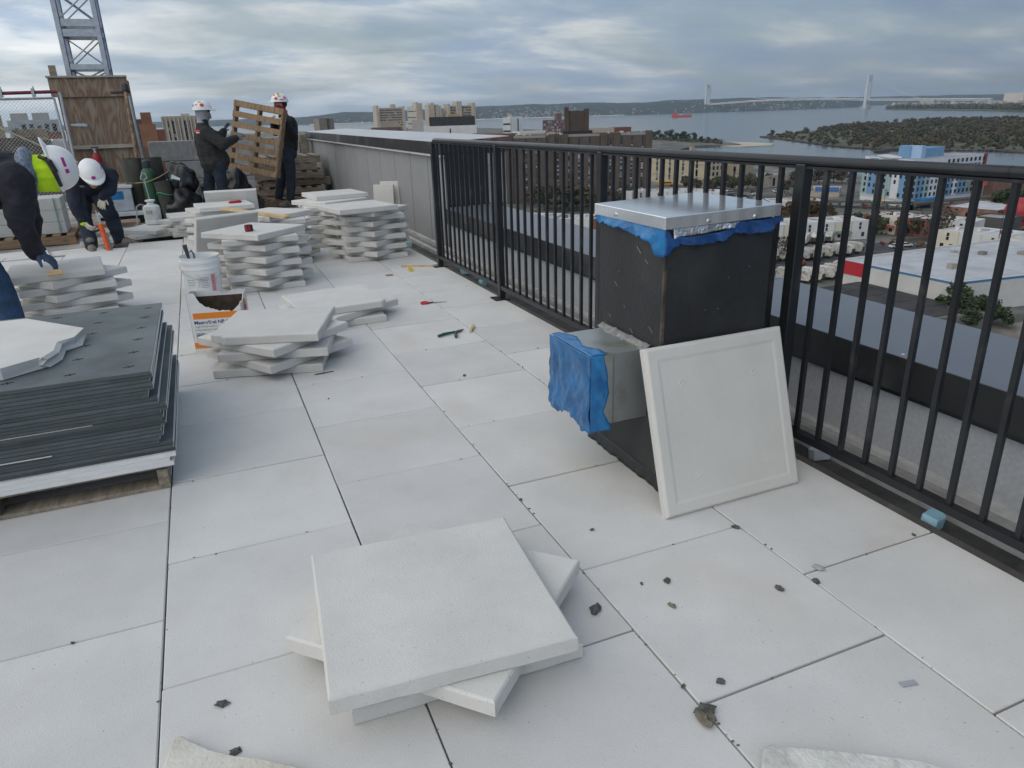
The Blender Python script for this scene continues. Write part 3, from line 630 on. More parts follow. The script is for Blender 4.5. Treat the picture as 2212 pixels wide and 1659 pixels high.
ftext('master builders', .215, .228, .009, CART); ftext('solutions', .235, .216, .009, CART)
# orange mark on the side panel
SXM = Matrix.Translation((cw + .0007, .13, .235)) @ Matrix.Rotation(R(90), 4, 'Y')
MB().lathe([(.055, 0), (.055, .0008)], 24, SXM).build('orange_mark', ORANGE, rs); MB().lathe([(.018, .0009), (.018, .0016)], 16, SXM).build('dark_mark', INK, rs)
MB().box(cw + .0004, cw + .0012, .05, .2, .06, .15).build('blue_mark', INKL, rs)

# ---- white bucket
bk = thing('plastic_bucket', 'white plastic bucket with torn labels standing behind the carton', 'bucket', (.20, 4.83, .0008), R(20))
MB().lathe([(.128, 0), (.13, .004), (.146, .27), (.152, .272), (.152, .285), (.148, .287), (.149, .318), (.155, .32), (.155, .34), (.150, .342), (.151, .366), (.153, .37), (.148, .37), (.144, .34), (.126, .006), (.02, .005)], 40).build('bucket_body', WHITEP, bk, smooth=True)
def curved(name, mat, parent, r0, r1, z0, z1, a0, a1, n=12, off=.0008):
    b = MB(); vs = []
    for i in range(n + 1):
        a = a0 + (a1 - a0) * i / n
        for zz, r in ((z0, r0), (z1, r1)):
            vs += [((r + off) * math.cos(a), (r + off) * math.sin(a), zz)]
    fs = [(i * 2, i * 2 + 2, i * 2 + 3, i * 2 + 1) for i in range(n)]
    return b.add(vs, fs).build(name, mat, parent)
br = lambda zz: .13 + .016 * zz / .27
AB = R(-108)
lb = curved('paper_label', CART, bk, br(.05), br(.24), .05, .24, AB - R(58), AB + R(48), 20)
curved('pink_print', M('print_pink', (.72, .28, .32), .7), lb, br(.06), br(.23), .06, .23, AB + R(24), AB + R(38), 6, .0016)
for i in range(3): curved('green_print', M('print_green', (.38, .52, .38), .7), lb, br(.19 - .02 * i), br(.2 - .02 * i), .19 - .02 * i, .198 - .02 * i, AB - R(54), AB - R(28), 6, .0016)
for i in range(7): curved('grey_print', INKL, lb, br(.21 - .013 * i), br(.214 - .013 * i), .21 - .013 * i, .214 - .013 * i, AB - R(10), AB + R(rr.uniform(12, 18)), 6, .0016)
tr = curved('torn_flap', CART, lb, br(.15), br(.24), .15, .245, AB - R(24), AB - R(14), 4, .006)
MB().tube([(.155 * math.cos(a), .155 * math.sin(a), .30 - .11 * math.sin((a - R(160)) / R(220) * math.pi)) for a in [R(160 + 220 * i / 16) for i in range(17)]], .002, 6).build('wire_handle', STEEL, bk)
hd = thing('tool_handle', 'black tool handle sticking out of the white bucket', 'tool', (.185, 4.84, .05), .3)
MB().tube([(-.045, .0, 0), (-.06, .01, .30), (-.075, .01, .41)], [.012, .012, .018], 10).build('grip', M('tool_grey', (.06, .075, .09), .5), hd, smooth=True)
MB().tube([(-.01, .02, 0), (-.015, .02, .33), (-.03, .02, .36), (-.045, .02, .345)], .007, 8).build('hook', M('tool_grey2', (.12, .14, .16), .4, .5), hd, smooth=True)

# ---- small tools on the paving
def px(u, v, z=0): return at_z(u, v, z)
# scissors
p = px(935, 655); sc_ = thing('scissors', 'red-handled scissors lying open on the paving', 'scissors', (p.x, p.y, .001), R(-12))
for s, a in ((1, R(4)), (-1, R(-3))):
    m = Matrix.Rotation(a, 4, 'Z')
    bl = MB().prism([(0, -.006 * s), (.11, -.001 * s), (.112, .001 * s), (0, .006 * s)], .004 + .002 * s, .0055 + .002 * s, m).build('blade', STEEL, sc_)
    MB().tube([m @ Vector((-.05 + .028 * math.cos(t) - .012, s * .019 + .016 * math.sin(t), .007)) for t in [2 * math.pi * i / 16 for i in range(17)]], .0055, 8, cap=False).build('handle', RED, sc_, smooth=True)
    MB().bar(m @ Vector((-.035, .012 * s, .006)), m @ Vector((.004, -.003 * s, .006)), .012, .006).build('shank', RED if s > 0 else BLACKP, sc_)
# snips
GRN = M('green_grip', (.02, .10, .06), .5, var=.15, scale=20)
p = px(985, 720); sn = thing('tin_snips', 'green-handled tin snips lying open on the paving', 'snips', (p.x, p.y, .001), R(25))
MB().tube([(-.14, .02, .01), (-.09, .022, .011), (-.02, .004, .011), (0, 0, .011)], [.009, .010, .008, .006], 8).build('handle', GRN, sn, smooth=True)
MB().tube([(-.08, -.085, .01), (-.05, -.05, .011), (-.01, -.008, .011), (0, 0, .011)], [.009, .010, .008, .006], 8).build('handle', GRN, sn, smooth=True)
MB().prism([(-.01, -.012), (.03, -.013), (.075, .0), (.03, .013), (-.01, .012)], .005, .014).build('jaw', M('dark_steel', (.12, .12, .125), .45, .7), sn, bevel=.002)
p = px(1020, 712); st = MB().prism([(-.075, -.008), (.06, -.009), (.08, .0), (.06, .01), (-.075, .009)], .0, .01).build('wood_shim', PINE, bevel=.002); st.location = (p.x, p.y, .006); st.rotation_euler = (0, -.05, R(62)); tag(st, 'pale wooden shim lying across the tin snips', 'shim')
# batten and yellow tape by the railing end post
p0, p1 = px(866, 577), px(952, 575)
o = MB().bar((0, 0, .008), tuple((p1 - p0)), .022, .014).build('wood_batten', PINE); o.location = (p0.x, p0.y, .002); tag(o, 'thin wooden batten on the paving at the railing end post', 'batten')
p = px(887, 584); yt = thing('yellow_tape', 'short yellow tape end hanging over the wooden batten', 'tape', (p.x, p.y, .0))
MB().add([(-.022, -.06, .002), (.022, -.06, .002), (.024, -.005, .005), (-.02, -.005, .005), (.026, .04, .026), (-.018, .04, .026)], [(0, 1, 2, 3), (3, 2, 4, 5)]).build('strip', M('yellow_print', (.68, .50, .03), .6), yt)
MB().box(-.005, .003, -.02, -.008, .0045, .0055).build('mark', BLACKP, yt)
p = px(841, 595); o = MB().prism([(-.035, -.03), (.03, -.034), (.038, .03), (-.03, .035)], 0, .004).build('card_scrap', M('brown_card', (.33, .22, .14), .8)); o.location = (p.x, p.y, .001); tag(o, 'small square of brown card lying on the paving', 'card scrap')
p = px(1962, 1477); o = MB().prism([(-.022, -.008), (.022, -.008), (.022, .008), (-.022, .008)], 0, .0012).build('grey_tape_scrap', M('grey_tape', (.36, .37, .42), .5)); o.location = (p.x, p.y, .001); o.rotation_euler = (0, 0, R(-12)); tag(o, 'small strip of grey tape on the paving near the railing', 'tape scrap')
p = px(698, 807); o = MB().prism([(-.05, -.003), (.0, -.006), (.02, -.002), (.06, -.002), (.06, .002), (.02, .003), (-.03, .006)], 0, .004).build('black_sliver', BLACKP); o.location = (p.x, p.y, .001); o.rotation_euler = (0, 0, R(6)); tag(o, 'thin black sliver on the paving before the five-high stack', 'scrap')
# stone and sealant crumbs
CRUMB = M('crumb', (.11, .11, .10), .9, var=.3, scale=60, bump=.4, bscale=200)
crumbs = [(1525, 1556, .022, 'round brown grey crumb at a joint near the photo\'s lower edge'), (1523, 1536, .02, 'pointed dark crumb touching the round brown grey one'), (1285, 1320, .022, 'notched dark crumb beside the stack of three'), (1441, 1257, .014, 'larger dark crumb on the paver behind the stack of three'), (1452, 1311, .012, 'tailed grey crumb on the paver right of the stack of three'), (1684, 1273, .014, 'dark crumb alone in the middle of a paver'), (1590, 1141, .014, 'dark flake by a paver corner below the leaning slab'), (1768, 1229, .017, 'pale grey chip in the cross joint near the railing'), (1279, 1145, .008, 'small dark crumb left of the leaning slab\'s foot'), (1557, 1474, .010, 'long thin crumb near a paver\'s lower corner'), (480, 1524, .015, 'dark leaf-shaped crumb left of the stack of three'), (510, 1625, .013, 'dark crumb beside the buff slab fragment'), (1974, 1157, .008, 'tiny dark crumb in the joint nearest the railing'), (1386, 1262, .007, 'tiny curled crumb beside the larger dark one'), (1003, 812, .010, 'small dark crumb on the paving beyond the stack of three'), (1124, 1080, .007, 'tiny dark crumb in the long joint beside the stack of three'), (1762, 1256, .012, 'slim brown chip lying in the long joint near the railing'), (157, 1390, .006, 'tiny black crumb in the joint by the boards'), (1475, 1484, .007, 'tiny crumb in the long joint below the stack of three'), (710, 862, .006, 'tiny crumb below the five-high stack')]
for i, (u, v, r, lab) in enumerate(crumbs):
    p = px(u, v); b = MB().blob((0, 0, r * .28), (r * 1.1, r * rng.uniform(.6, .9), r * .42), 2, .9, 1.6, i * 2 + 1)
    o = b.build('crumb', M('crumb_brown', (.17, .15, .115), .9, var=.3, scale=60) if i in (0, 4) else M('crumb_pale', (.36, .35, .32), .9) if i in (7,) else CRUMB); o.location = (p.x, p.y, .001); o.rotation_euler = (0, 0, rng.uniform(0, 6)); tag(o, lab, 'crumb', 'crumbs on the paving')
# slab fragments at the bottom edge
BUFF = M('buff_stone', (.60, .56, .48), .9, var=.14, scale=9, bump=.5, bscale=70, stain=((.7, .68, .62), 4, .5, .6))
fa = [px(u, v, .03) for u, v in ((375, 1590), (390, 1586), (420, 1602), (455, 1618), (505, 1630), (560, 1636), (640, 1652), (700, 1690), (690, 1730), (345, 1720), (350, 1660))]
o = MB().prism([(q.x - fa[0].x, q.y - fa[0].y) for q in fa][::-1], 0, .03).build('stone_fragment', BUFF, bevel=.005); o.location = (fa[0].x, fa[0].y, .0008); tag(o, 'buff broken slab fragment at the lower left edge', 'stone fragment')
fa = [px(u, v, .03) for u, v in ((1648, 1612), (1665, 1606), (1760, 1615), (1860, 1624), (1985, 1640), (2080, 1668), (2060, 1740), (1660, 1740), (1645, 1650))]
o = MB().prism([(q.x - fa[0].x, q.y - fa[0].y) for q in fa][::-1], 0, .03).build('stone_fragment', M('white_fragment', (.62, .61, .57), .9, var=.14, scale=14, bump=.6, bscale=60), bevel=.006); o.location = (fa[0].x, fa[0].y, .0008); tag(o, 'whitish broken slab fragment at the lower right edge', 'stone fragment')

# ---- tape measure, knife, timbers, wood block
Z4 = .0005 + 10 * (T + .0005)
p = px(537, 492, Z4 + .03); tm = thing('tape_measure', 'red and black tape measure lying on the tall stack', 'tape measure', (p.x, p.y, Z4 + .001), R(10))
MB().box(-.032, .032, -.02, .02, 0, .055).build('case', BLACKP, tm, bevel=.008, seg=2)
for x in (-.022, .0): MB().box(x - .008, x + .008, -.0215, -.0195, .008, .047).build('red_inlay', RED, tm)
MB().box(-.012, .012, -.014, .014, .0545, .0565).build('label_patch', RED, tm)
MB().tube([(.03, 0, .012), (.045, 0, .006)], .004, 6).build('hook', STEEL, tm)
Z7 = .0005 + 9 * (T + .0005)
p = at_z(518, 434, Z7 + .02); kn = thing('knife', 'red-handled knife lying on the rear stack', 'knife', (p.x, p.y, Z7 + .012), R(8))
MB().tube([(-.13, 0, 0), (-.10, 0, .002), (0, 0, .004), (.02, 0, .002)], [.008, .016, .016, .010], 10).build('handle', RED, kn, smooth=True)
MB().prism([(.02, -.008), (.09, -.006), (.10, .002), (.02, .008)], 0, .003).build('blade', STEEL, kn)
ZB = .0005 + 10 * (T + .0005)
a, b_ = at_z(480, 447, ZB + .03), at_z(622, 466, ZB + .03)
tb = thing('split_timber', 'split length of pale timber lying across the slabs', 'timber', (a.x, a.y, ZB + .002))
d = (b_ - a); d.z = 0
MB().bar((0, 0, .014), tuple(d + Vector((0, 0, .014))), .05, .026).build('timber_half', PINE, tb); MB().bar((.05, -.05, .012), tuple(d * .96 + Vector((0, -.052, .012))), .035, .022).build('timber_half', PINE, tb)
Z8 = .0005 + 8 * (T + .0005)
p = at_z(118, 586, Z8 + .03); wbk = MB().box(-.045, .045, -.035, .035, 0, .035).build('wood_block', PINE, bevel=.003); wbk.location = (p.x, p.y, Z8 + .002); wbk.rotation_euler = (0, 0, R(12)); tag(wbk, 'small pine block under the worker\'s gloved hand', 'wood block')
# slab offcuts leaning on the wall
for i in range(2):
    g = thing('slab_offcut', ['recessed slab offcut leaning in front of its neighbour at the wall', 'slab offcut leaning nearest the panelled wall'][i], 'slab offcut', (2.40 + .10 * i, 7.82 + .06 * i, .002), R(-28), 'slab offcuts at the wall')
    m = Matrix.Rotation(R(-9), 4, 'X')
    MB().box(-.13, .13, 0, .045, .001, .56 + .03 * i, m).build('offcut_body', UNDER, g, bevel=.004)
    MB().box(-.09, .09, -.003, .002, .05, .5 + .03 * i, m).build('raised_field', UNDER, g, bevel=.002)
# ---- garden sprayer
p = (-.345, 9.42, .0005 + 2 * (T + .0005) + .001)
sp = thing('garden_sprayer', 'translucent white garden sprayer with pump handle and grey hose', 'sprayer', p, R(-15))
tk = MB(); prof = [(.0, 0), (.07, .0), (.085, .01), (.088, .06), (.082, .07), (.088, .08), (.09, .2), (.086, .235), (.06, .255), (.035, .262)]
vs = []; n = 28
for r, zz in prof:
    for j in range(n):
        a = 2 * math.pi * j / n; k = (abs(math.cos(a)) ** 4 + abs(math.sin(a)) ** 4) ** -.25
        vs.append((r * k * math.cos(a) * 1.12, r * k * math.sin(a) * .9, zz))
tk.add(vs, [(i * n + j, i * n + (j + 1) % n, (i + 1) * n + (j + 1) % n, (i + 1) * n + j) for i in range(len(prof) - 1) for j in range(n)])
tank = tk.build('tank', M('sprayer_poly', (.64, .645, .63), .45, var=.08, scale=6, stain=((.5, .47, .44), 5, .55, .5)), sp, smooth=True)
MB().box(-.05, .03, -.0845, -.0832, .14, .19).build('faded_label', M('faded_print', (.45, .42, .46), .6, var=.3, scale=40), tank)
MB().lathe([(.035, .258), (.042, .262), (.042, .285), (.03, .29), (.06, .30), (.062, .318), (.02, .325)], 20).build('collar', WHITEP, sp, smooth=True)
MB().tube([(0, 0, .32), (-.02, 0, .58)], .007, 8).build('pump_rod', STEEL, sp)
MB().tube([(-.045, -.03, .575), (-.05, -.02, .61), (-.03, 0, .66), (.0, .02, .65), (.012, .03, .6), (-.02, 0, .575)], .008, 8).build('pump_handle', M('clear_poly', (.62, .64, .65), .25, trans=.4), sp, smooth=True)
hp = [(-.07, -.02, .25), (-.12, -.04, .27), (-.16, -.06, .24), (-.175, -.08, .12), (-.18, -.1, .02), (-.22, -.16, .0), (-.32, -.28, .012), (-.24, -.5, .014)]
MB().tube(hp, .009, 8).build('hose', M('hose_grey', (.33, .34, .34), .5), sp, smooth=True)

# ---- membrane rolls and gas cylinder
OLIVE = M('membrane_roll', (.055, .058, .045), .8, var=.15, scale=5, bump=.2, bscale=40, stain=((.13, .12, .10), 3, .55, .5))
for i, (x, y, r, hh, tx, lab) in enumerate([(-.60, 11.45, .15, .93, 0, 'dark olive membrane roll standing nearest the plywood hoist box'), (-.29, 11.42, .15, .93, -.05, 'dark olive membrane roll standing behind the green cylinder'), (-.17, 11.05, .115, .60, -.1, 'short dark olive membrane roll tied with green rope')]):
    g = thing('membrane_roll', lab, 'roll', (x, y, -.06), 0, 'membrane rolls', rot=(0, tx, 0))
    MB().lathe([(r, 0), (r, hh), (r * .82, hh + .001), (r * .82, hh - .03), (.04, hh - .03)], 28).build('wound_sheet', OLIVE, g, smooth=True)
    for k in range(3): MB().lathe([(r * (.9 - .14 * k), hh - .03), (r * (.9 - .14 * k), hh + .004), (r * (.86 - .14 * k), hh + .004), (r * (.86 - .14 * k), hh - .03)], 24, cap=False).build('wound_layer', OLIVE, g)
    if i == 2: MB().tube([(r * 1.05 * math.cos(a), r * 1.05 * math.sin(a), .42 + .03 * math.sin(a * 2)) for a in [2 * math.pi * k / 20 for k in range(21)]], .008, 6).build('green_rope', M('green_rope', (.05, .32, .18), .7), g)
gc = thing('gas_cylinder', 'green gas cylinder tied among the membrane rolls', 'gas cylinder', (-.40, 11.14, -.06))
MB().lathe([(.09, 0), (.1, .02), (.1, .68), (.095, .74), (.05, .80), (.03, .81)], 26).build('cylinder_body', M('cylinder_green', (.028, .085, .045), .45, var=.12, scale=5), gc, smooth=True)
MB().lathe([(.055, .80), (.06, .81), (.06, .90), (.05, .91)], 16).build('valve_cap', M('cap_dark', (.06, .07, .08), .4, .4), gc, smooth=True)
rope = tag(MB().tube([(-.95, 11.1, .63), (-.8, 11.05, .55), (-.6, 11.22, .52), (-.42, 11.02, .54), (-.25, 11.03, .60), (-.05, 11.2, .70), (.05, 11.4, .78)], .008, 6).build('tie_rope', M('jute', (.36, .27, .14), .9, var=.2, scale=60)), 'tan rope looped round the rolls and green cylinder', 'rope')

# ---- black refuse bags
def bag(name, loc, rad, seed, label, neck=None):
    g = thing(name, label, 'bag', loc, 0, 'black refuse bags')
    b = MB().blob((0, 0, rad[2] * .82), rad, 4, .35, 1.7, seed)
    b.v = [(x, y, max(0.0, z)) for x, y, z in b.v]
    vs = []
    for q in b.v:
        v = Vector(q); k = .035 * abs(noise.noise(v * 6.5 + Vector((seed, 0, 0)))) + .018 * noise.noise(v * 17); vs.append(tuple(v * (1 - k / max(.15, v.length)))if v.z > .02 else q)
    b.v = vs; b.build('bag_body', BAGM, g, smooth='all')
    if neck: MB().tube([Vector(neck) * .8 + Vector((0, 0, .02)), Vector(neck), Vector(neck) + Vector((.03, .01, .05)), Vector(neck) + Vector((.06, .0, .09))], [.03, .02, .035, .05], 10).build('tied_neck', BAGM, g, smooth=True)
    return g
bag('refuse_bag', (.03, 11.0, -.06), (.24, .22, .26), 3, 'full black refuse bag sitting lowest beside the membrane rolls')
b2 = bag('refuse_bag', (.06, 11.22, .27), (.22, .2, .28), 8, 'torn black refuse bag on top of another, paper poking out')
MB().add([(-.15, -.2, .30), (-.03, -.235, .27), (-.02, -.235, .30), (-.13, -.2, .36)], [(0, 1, 2, 3)]).build('paper_scrap', M('pale_paper', (.5, .62, .66), .8), b2)
bag('refuse_bag', (.93, 11.3, -.06), (.30, .25, .20), 14, 'slumped black refuse bag between the two men')
bag('refuse_bag', (.86, 11.75, -.06), (.24, .22, .38), 21, 'tall black refuse bag behind the bearded jacket man\'s legs'.replace('bearded jacket', 'red-logo jacket'))
bag('refuse_bag', (.42, 11.6, -.06), (.16, .2, .30), 25, 'black refuse bag left of the red-logo man\'s legs')

# ---- bins
GBIN = M('bin_galv', (.44, .49, .53), .4, .4, var=.1, scale=8)
bn = thing('metal_bin', 'pale metal bin with blue tape behind the crouching worker', 'bin', (-.9, 11.35, -.06), R(3))
MB().box(-.24, .22, -.2, .2, .18, .52).build('bin_body', GBIN, bn, bevel=.01); MB().box(-.26, .24, -.22, .22, .52, .56).build('rim', M('rim_pale', (.6, .63, .65), .4, .3), bn, bevel=.006)
MB().box(-.2, .1, -.205, -.2015, .36, .48).build('blue_tape', FILM, bn); MB().box(-.30, .34, -.3, .24, .12, .178).build('bin_foot', M('rim_pale', (.6, .63, .65), .4, .3), bn, bevel=.005); MB().box(-.27, .3, -.27, .2, .0, .118).build('dark_base', DARKM, bn)
wb = thing('white_bin', 'small white bin with blue tape before the red-logo man', 'bin', (.60, 10.45, -.06), R(4))
MB().box(-.12, .12, -.1, .1, 0, .34).build('bin_body', M('bin_pale', (.55, .6, .62), .5), wb, bevel=.008); MB().box(-.13, .13, -.11, .11, .34, .37).build('lid', WHITEP, wb, bevel=.005); MB().box(-.121, .121, -.1025, -.1005, .30, .325).build('blue_tape', FILM, wb)

# ---- pallet of blocks at the left
cp = thing('wooden_pallet', 'wooden pallet under the pile of grey blocks behind the hooded worker', 'pallet', (-1.85, 9.75, -.06), R(3)); PAL(cp, 1.1, .95, .13, 7)
for i in range(2):
    for j in range(3):
        o = MB().box(-.235, .235, -.28, .28, 0, .146).build('grey_block', M('grey_block', (.47, .47, .45), .9, var=.06, scale=4, bump=.2, bscale=80, rnd=.04), bevel=.006)
        o.location = (-1.62 - .478 * i, 9.72, .073 + j * .1475); o.rotation_euler = (0, 0, R(3))
        tag(o, f'grey concrete block, {["bottom", "middle", "top"][j]} of the {"column nearer the crouching worker" if i == 0 else "column farther from the crouching worker"}', 'block', 'blocks on the rear pallet')
tag(MB().box(-1.452, -1.44, 9.43, 9.437, .072, .518).build('strapping_band', M('strap_green', (.12, .30, .24), .5)), 'green strapping band on the pile of grey blocks', 'strap')
# building debris lying flat on the deck
DEB = [M('deb_board', (.42, .38, .32), .9, var=.2, scale=6), M('deb_paper', (.62, .61, .58), .85, var=.1, scale=5), M('deb_brown', (.28, .2, .14), .9, var=.2, scale=6)]
for i, (x, y, a, b_, h_, rz, k, lab) in enumerate([(-1.2, 10.6, .6, .2, .10, 5, 2, 'brown timber lying behind the crouching worker'), (-1.1, 10.2, .5, .3, .05, -8, 0, 'buff board lying flat behind the crouching worker\'s legs'), (-1.35, 8.55, .45, .2, .015, 12, 1, 'white sheet lying flat left of the crouching worker'), (-.85, 9.0, .3, .25, .05, 20, 0, 'buff board between the crouching worker\'s boots'), (-.2, 10.3, .7, .1, .05, -4, 2, 'brown batten lying behind the garden sprayer'), (-.75, 8.75, .22, .06, .03, 10, 1, 'white paper tube on the deck between the boots'), (1.55, 10.9, .3, .3, .04, 6, 1, 'white sheet lying before the pallet stack')]):
    o = MB().box(-a, a, -b_, b_, 0, h_).build('deck_board_scrap' if k != 1 else 'white_sheet', DEB[k], bevel=.004); o.location = (x, y, -.061 if y < 20 else 0); o.rotation_euler = (0, 0, R(rz)); tag(o, lab, 'board' if k != 1 else 'sheet')

# ---- plywood hoist box with steel mast
hb = thing('plywood_hoist_box', 'weathered plywood enclosure round the foot of the steel hoist mast', 'hoist enclosure', (-1.08, 13.1, -.06))
Y0 = 13.0
poly = [(-1.60, 1.0), (-.60, 1.0), (-.565, 1.80), (-.62, 1.84), (-.62, 1.98), (-1.58, 1.98)]
MB().add([(x, Y0, z) for x, z in poly] + [(x, Y0 + .018, z) for x, z in poly], [tuple(range(6)), tuple(range(11, 5, -1))] + [(i, 6 + i, 6 + (i + 1) % 6, (i + 1) % 6) for i in range(6)]).build('plywood_sheet', PLY, hb, world=True)
MB().box(-1.58, -.42, Y0 + .002, Y0 + .02, -.06, .99).build('plywood_sheet', PLY, hb, world=True)
MB().box(-1.60, -.60, Y0 - .06, Y0 - .002, .995, 1.05).build('ledge', M('old_batten', (.36, .33, .28), .85, var=.1, scale=8), hb, world=True)
MB().box(-1.68, -.54, Y0 - .03, Y0 - .002, 1.80, 2.09).build('top_board', PLY, hb, world=True); MB().box(-1.70, -.54, Y0 - .06, Y0 + .1, 2.092, 2.12).build('top_cap', M('old_batten', (.36, .33, .28), .85), hb, world=True)
for x in (-1.58, -.6): MB().box(x - .02, x + .02, Y0 + .02, Y0 + 1.15, -.06, 2.08).build('side_sheet', PLY, hb, world=True)
MB().box(-1.64, -1.54, Y0 + .03, Y0 + .07, 2.09, 2.28).build('upright_stub', WOODOLD, hb, world=True)
MB().add([(-1.49, Y0 - .0615, 1.36), (-1.27, Y0 - .0615, 1.345), (-1.25, Y0 - .0615, 1.37), (-1.3, Y0 - .0615, 1.395), (-1.5, Y0 - .0615, 1.39)], [(0, 1, 2, 3, 4)]).build('tape_scrap', M('pale_blue_tape', (.45, .55, .62), .5), hb, world=True)
ms = thing('hoist_mast', 'grey steel lattice hoist mast rising from the plywood box', 'mast', (-1.1, 13.5, 1.9))
ml, mr_, mf, mbk = -1.40, -.835, 13.32, 13.88
for x in (ml, mr_):
    for y in (mf, mbk):
        leg = MB().box(x - .035, x + .035, y - .035, y + .035, 1.9, 6.5).build('mast_leg', STEEL, ms, world=True)
        MB().box(x + .036, x + .046, y - .03, y + .03, 1.9, 6.5).build('blue_edge', BLUEST, leg, world=True)
for zc in (2.27, 2.78, 2.93, 3.45, 3.95, 4.10, 4.7):
    big = zc in (2.78, 2.93, 3.95, 4.10)
    for y in (mf, mbk): MB().box(ml + .036, mr_ - .036, y - .03, y + .03, zc - (.055 if big else .04), zc + (.055 if big else .04)).build('cross_bar', STEEL, ms, world=True)
    for x in (ml, mr_): MB().box(x - .03, x + .03, mf + .036, mbk - .036, zc - .03, zc + .03).build('cross_bar', STEEL, ms, world=True)
for z0, z1 in ((2.0, 2.22), (2.32, 2.72), (2.99, 3.40), (3.50, 3.9), (4.16, 4.65)):
    for y in (mf, mbk):
        MB().tube([(ml + .04, y, z0), (mr_ - .04, y, z1)], .012, 6).build('brace', STEEL, ms, world=True); MB().tube([(ml + .04, y + .02, z1), (mr_ - .04, y + .02, z0)], .012, 6).build('brace', M('brace_mauve', (.30, .28, .42), .5, .4), ms, world=True)
# scaffold poles, rail and chain-link panel
pole = thing('scaffold_pole', 'rusty scaffold pole with clamp standing beside the plywood box', 'scaffold pole', (-.62, 12.75, -.06))
MB().tube([(-.64, 12.75, -.06), (-.575, 12.75, 1.92)], .028, 10).build('tube', RUST, pole, smooth=True, world=True); MB().lathe([(.03, 0), (.05, .02), (.05, .1), (.035, .13)], 12, Matrix.Translation((-.573, 12.75, 1.86))).build('clamp', M('clamp_dark', (.07, .065, .07), .6, .3), pole, world=True)
MB().tube([(-.8, 12.78, 1.85), (-.52, 12.78, 1.86)], .022, 8).build('stub_tube', M('clamp_dark', (.07, .065, .07), .6, .3), pole, world=True)
MB().tube([(-.52, 12.82, .4), (-.545, 12.86, 1.8)], .02, 8).build('rear_tube', STEEL, pole, smooth=True, world=True)
lp = thing('scaffold_pole', 'pale leaning scaffold pole between chain-link panel and plywood box', 'scaffold pole', (-1.53, 12.62, -.06))
MB().tube([(-1.53, 12.62, -.06), (-1.50, 12.62, 1.86)], .024, 10).build('tube', STEEL, lp, smooth=True, world=True)
fl = thing('chain_link_panel', 'chain-link fence panel in a steel frame under a red rail', 'fence panel', (-2.2, 12.6, -.06))
for a, b_ in (((-3.6, 12.6, 1.77), (-1.6, 12.6, 1.78)), ((-1.6, 12.6, 1.78), (-1.57, 12.6, .1)), ((-3.6, 12.6, .1), (-1.57, 12.6, .1))): MB().tube([a, b_], .018, 8).build('frame_tube', STEEL, fl, smooth=True, world=True)
b = MB(); s_ = .055; x0, x1, z0, z1 = -3.55, -1.6, .1, 1.77
k = -2.0
for i in range(int((x1 - x0 + z1 - z0) / s_)):
    c = x0 - (z1 - z0) + i * s_
    for sg in (1, -1):
        ta, tb_ = max(0, x0 - c), min(z1 - z0, x1 - c)
        if tb_ <= ta: continue
        za, zb_ = (z0 + ta, z0 + tb_) if sg > 0 else (z1 - ta, z1 - tb_)
        b.tube([(c + ta, 12.6 + .002 * sg, za), (c + tb_, 12.6 + .002 * sg, zb_)], .0022, 3, cap=False)
tag(b.build('wire_mesh', M('wire', (.5, .52, .5), .45, .6), fl, world=True), kind='stuff')
rr_ = thing('red_rail', 'dark red scaffold rail with clamps above the chain-link panel', 'rail', (-2.4, 12.52, 1.85))
MB().tube([(-3.8, 12.52, 1.83), (-1.53, 12.52, 1.87)], .026, 10).build('tube', M('dark_red', (.16, .03, .05), .5, .2, var=.2, scale=12), rr_, smooth=True, world=True)
for x in (-2.28, -1.85): MB().box(x - .02, x + .02, 12.48, 12.56, 1.80, 1.92).tube([(x - .01, 12.5, 1.78), (x + .015, 12.5, 1.95)], .012, 6).build('clamp', STEEL, rr_, world=True)
st_ = tag(MB().tube([(-2.95, 12.2, 1.72), (-1.42, 12.2, .82)], .014, 6).build('guy_rope', M('guy_tan', (.42, .37, .28), .9)), 'taut tan guy rope slanting before the chain-link panel', 'rope')
fx = thing('fire_extinguisher', 'red fire extinguisher on the plywood behind the crouching worker', 'extinguisher', (-1.22, 12.86, .55))
MB().lathe([(.06, 0), (.07, .02), (.07, .3), (.05, .36), (.03, .38)], 16).build('cylinder', M('ext_red', (.38, .02, .025), .35), fx, smooth=True); MB().lathe([(.02, .38), (.02, .42), (.03, .43), (.03, .45)], 10).build('valve', STEEL, fx); MB().box(-.05, .06, -.01, .01, .45, .47).build('lever', BLACKP, fx)
# ---- block wall at the far edge
cw_ = thing('block_wall', 'rough grey concrete block wall at the far roof edge', 'wall', (1.2, 15.2, -.06))
for j, (z0, z1) in enumerate(((-.06, .28), (.29, .63), (.64, 1.02))):
    for i in range(4):
        a = -.52 + i * .80 + (.25 if j % 2 else 0); bb = min(a + .79, 2.62)
        if bb - a < .1: continue
        MB().box(a, bb, 15.1 + rng.uniform(0, .012), 15.4, z0, z1).build('concrete_block', CONC, cw_, world=True, bevel=.01)
MB().lathe([(.05, 0), (.04, .008)], 10, Matrix.Translation((-.08, 15.098, .55)) @ Matrix.Rotation(R(90), 4, 'X')).build('paint_spot', M('pink_paint', (.62, .22, .28), .9), cw_, world=True)
tw = thing('weathered_post', 'weathered grey timber post at the far end of the panelled wall', 'post', (2.42, 14.6, -.06))
MB().box(-.1, .05, -.1, .1, 0, 1.13).build('post_body', WOODOLD, tw, bevel=.01); MB().box(-.24, -.11, -.05, .1, 0, 1.02).build('side_plank', CONC, tw, bevel=.01)

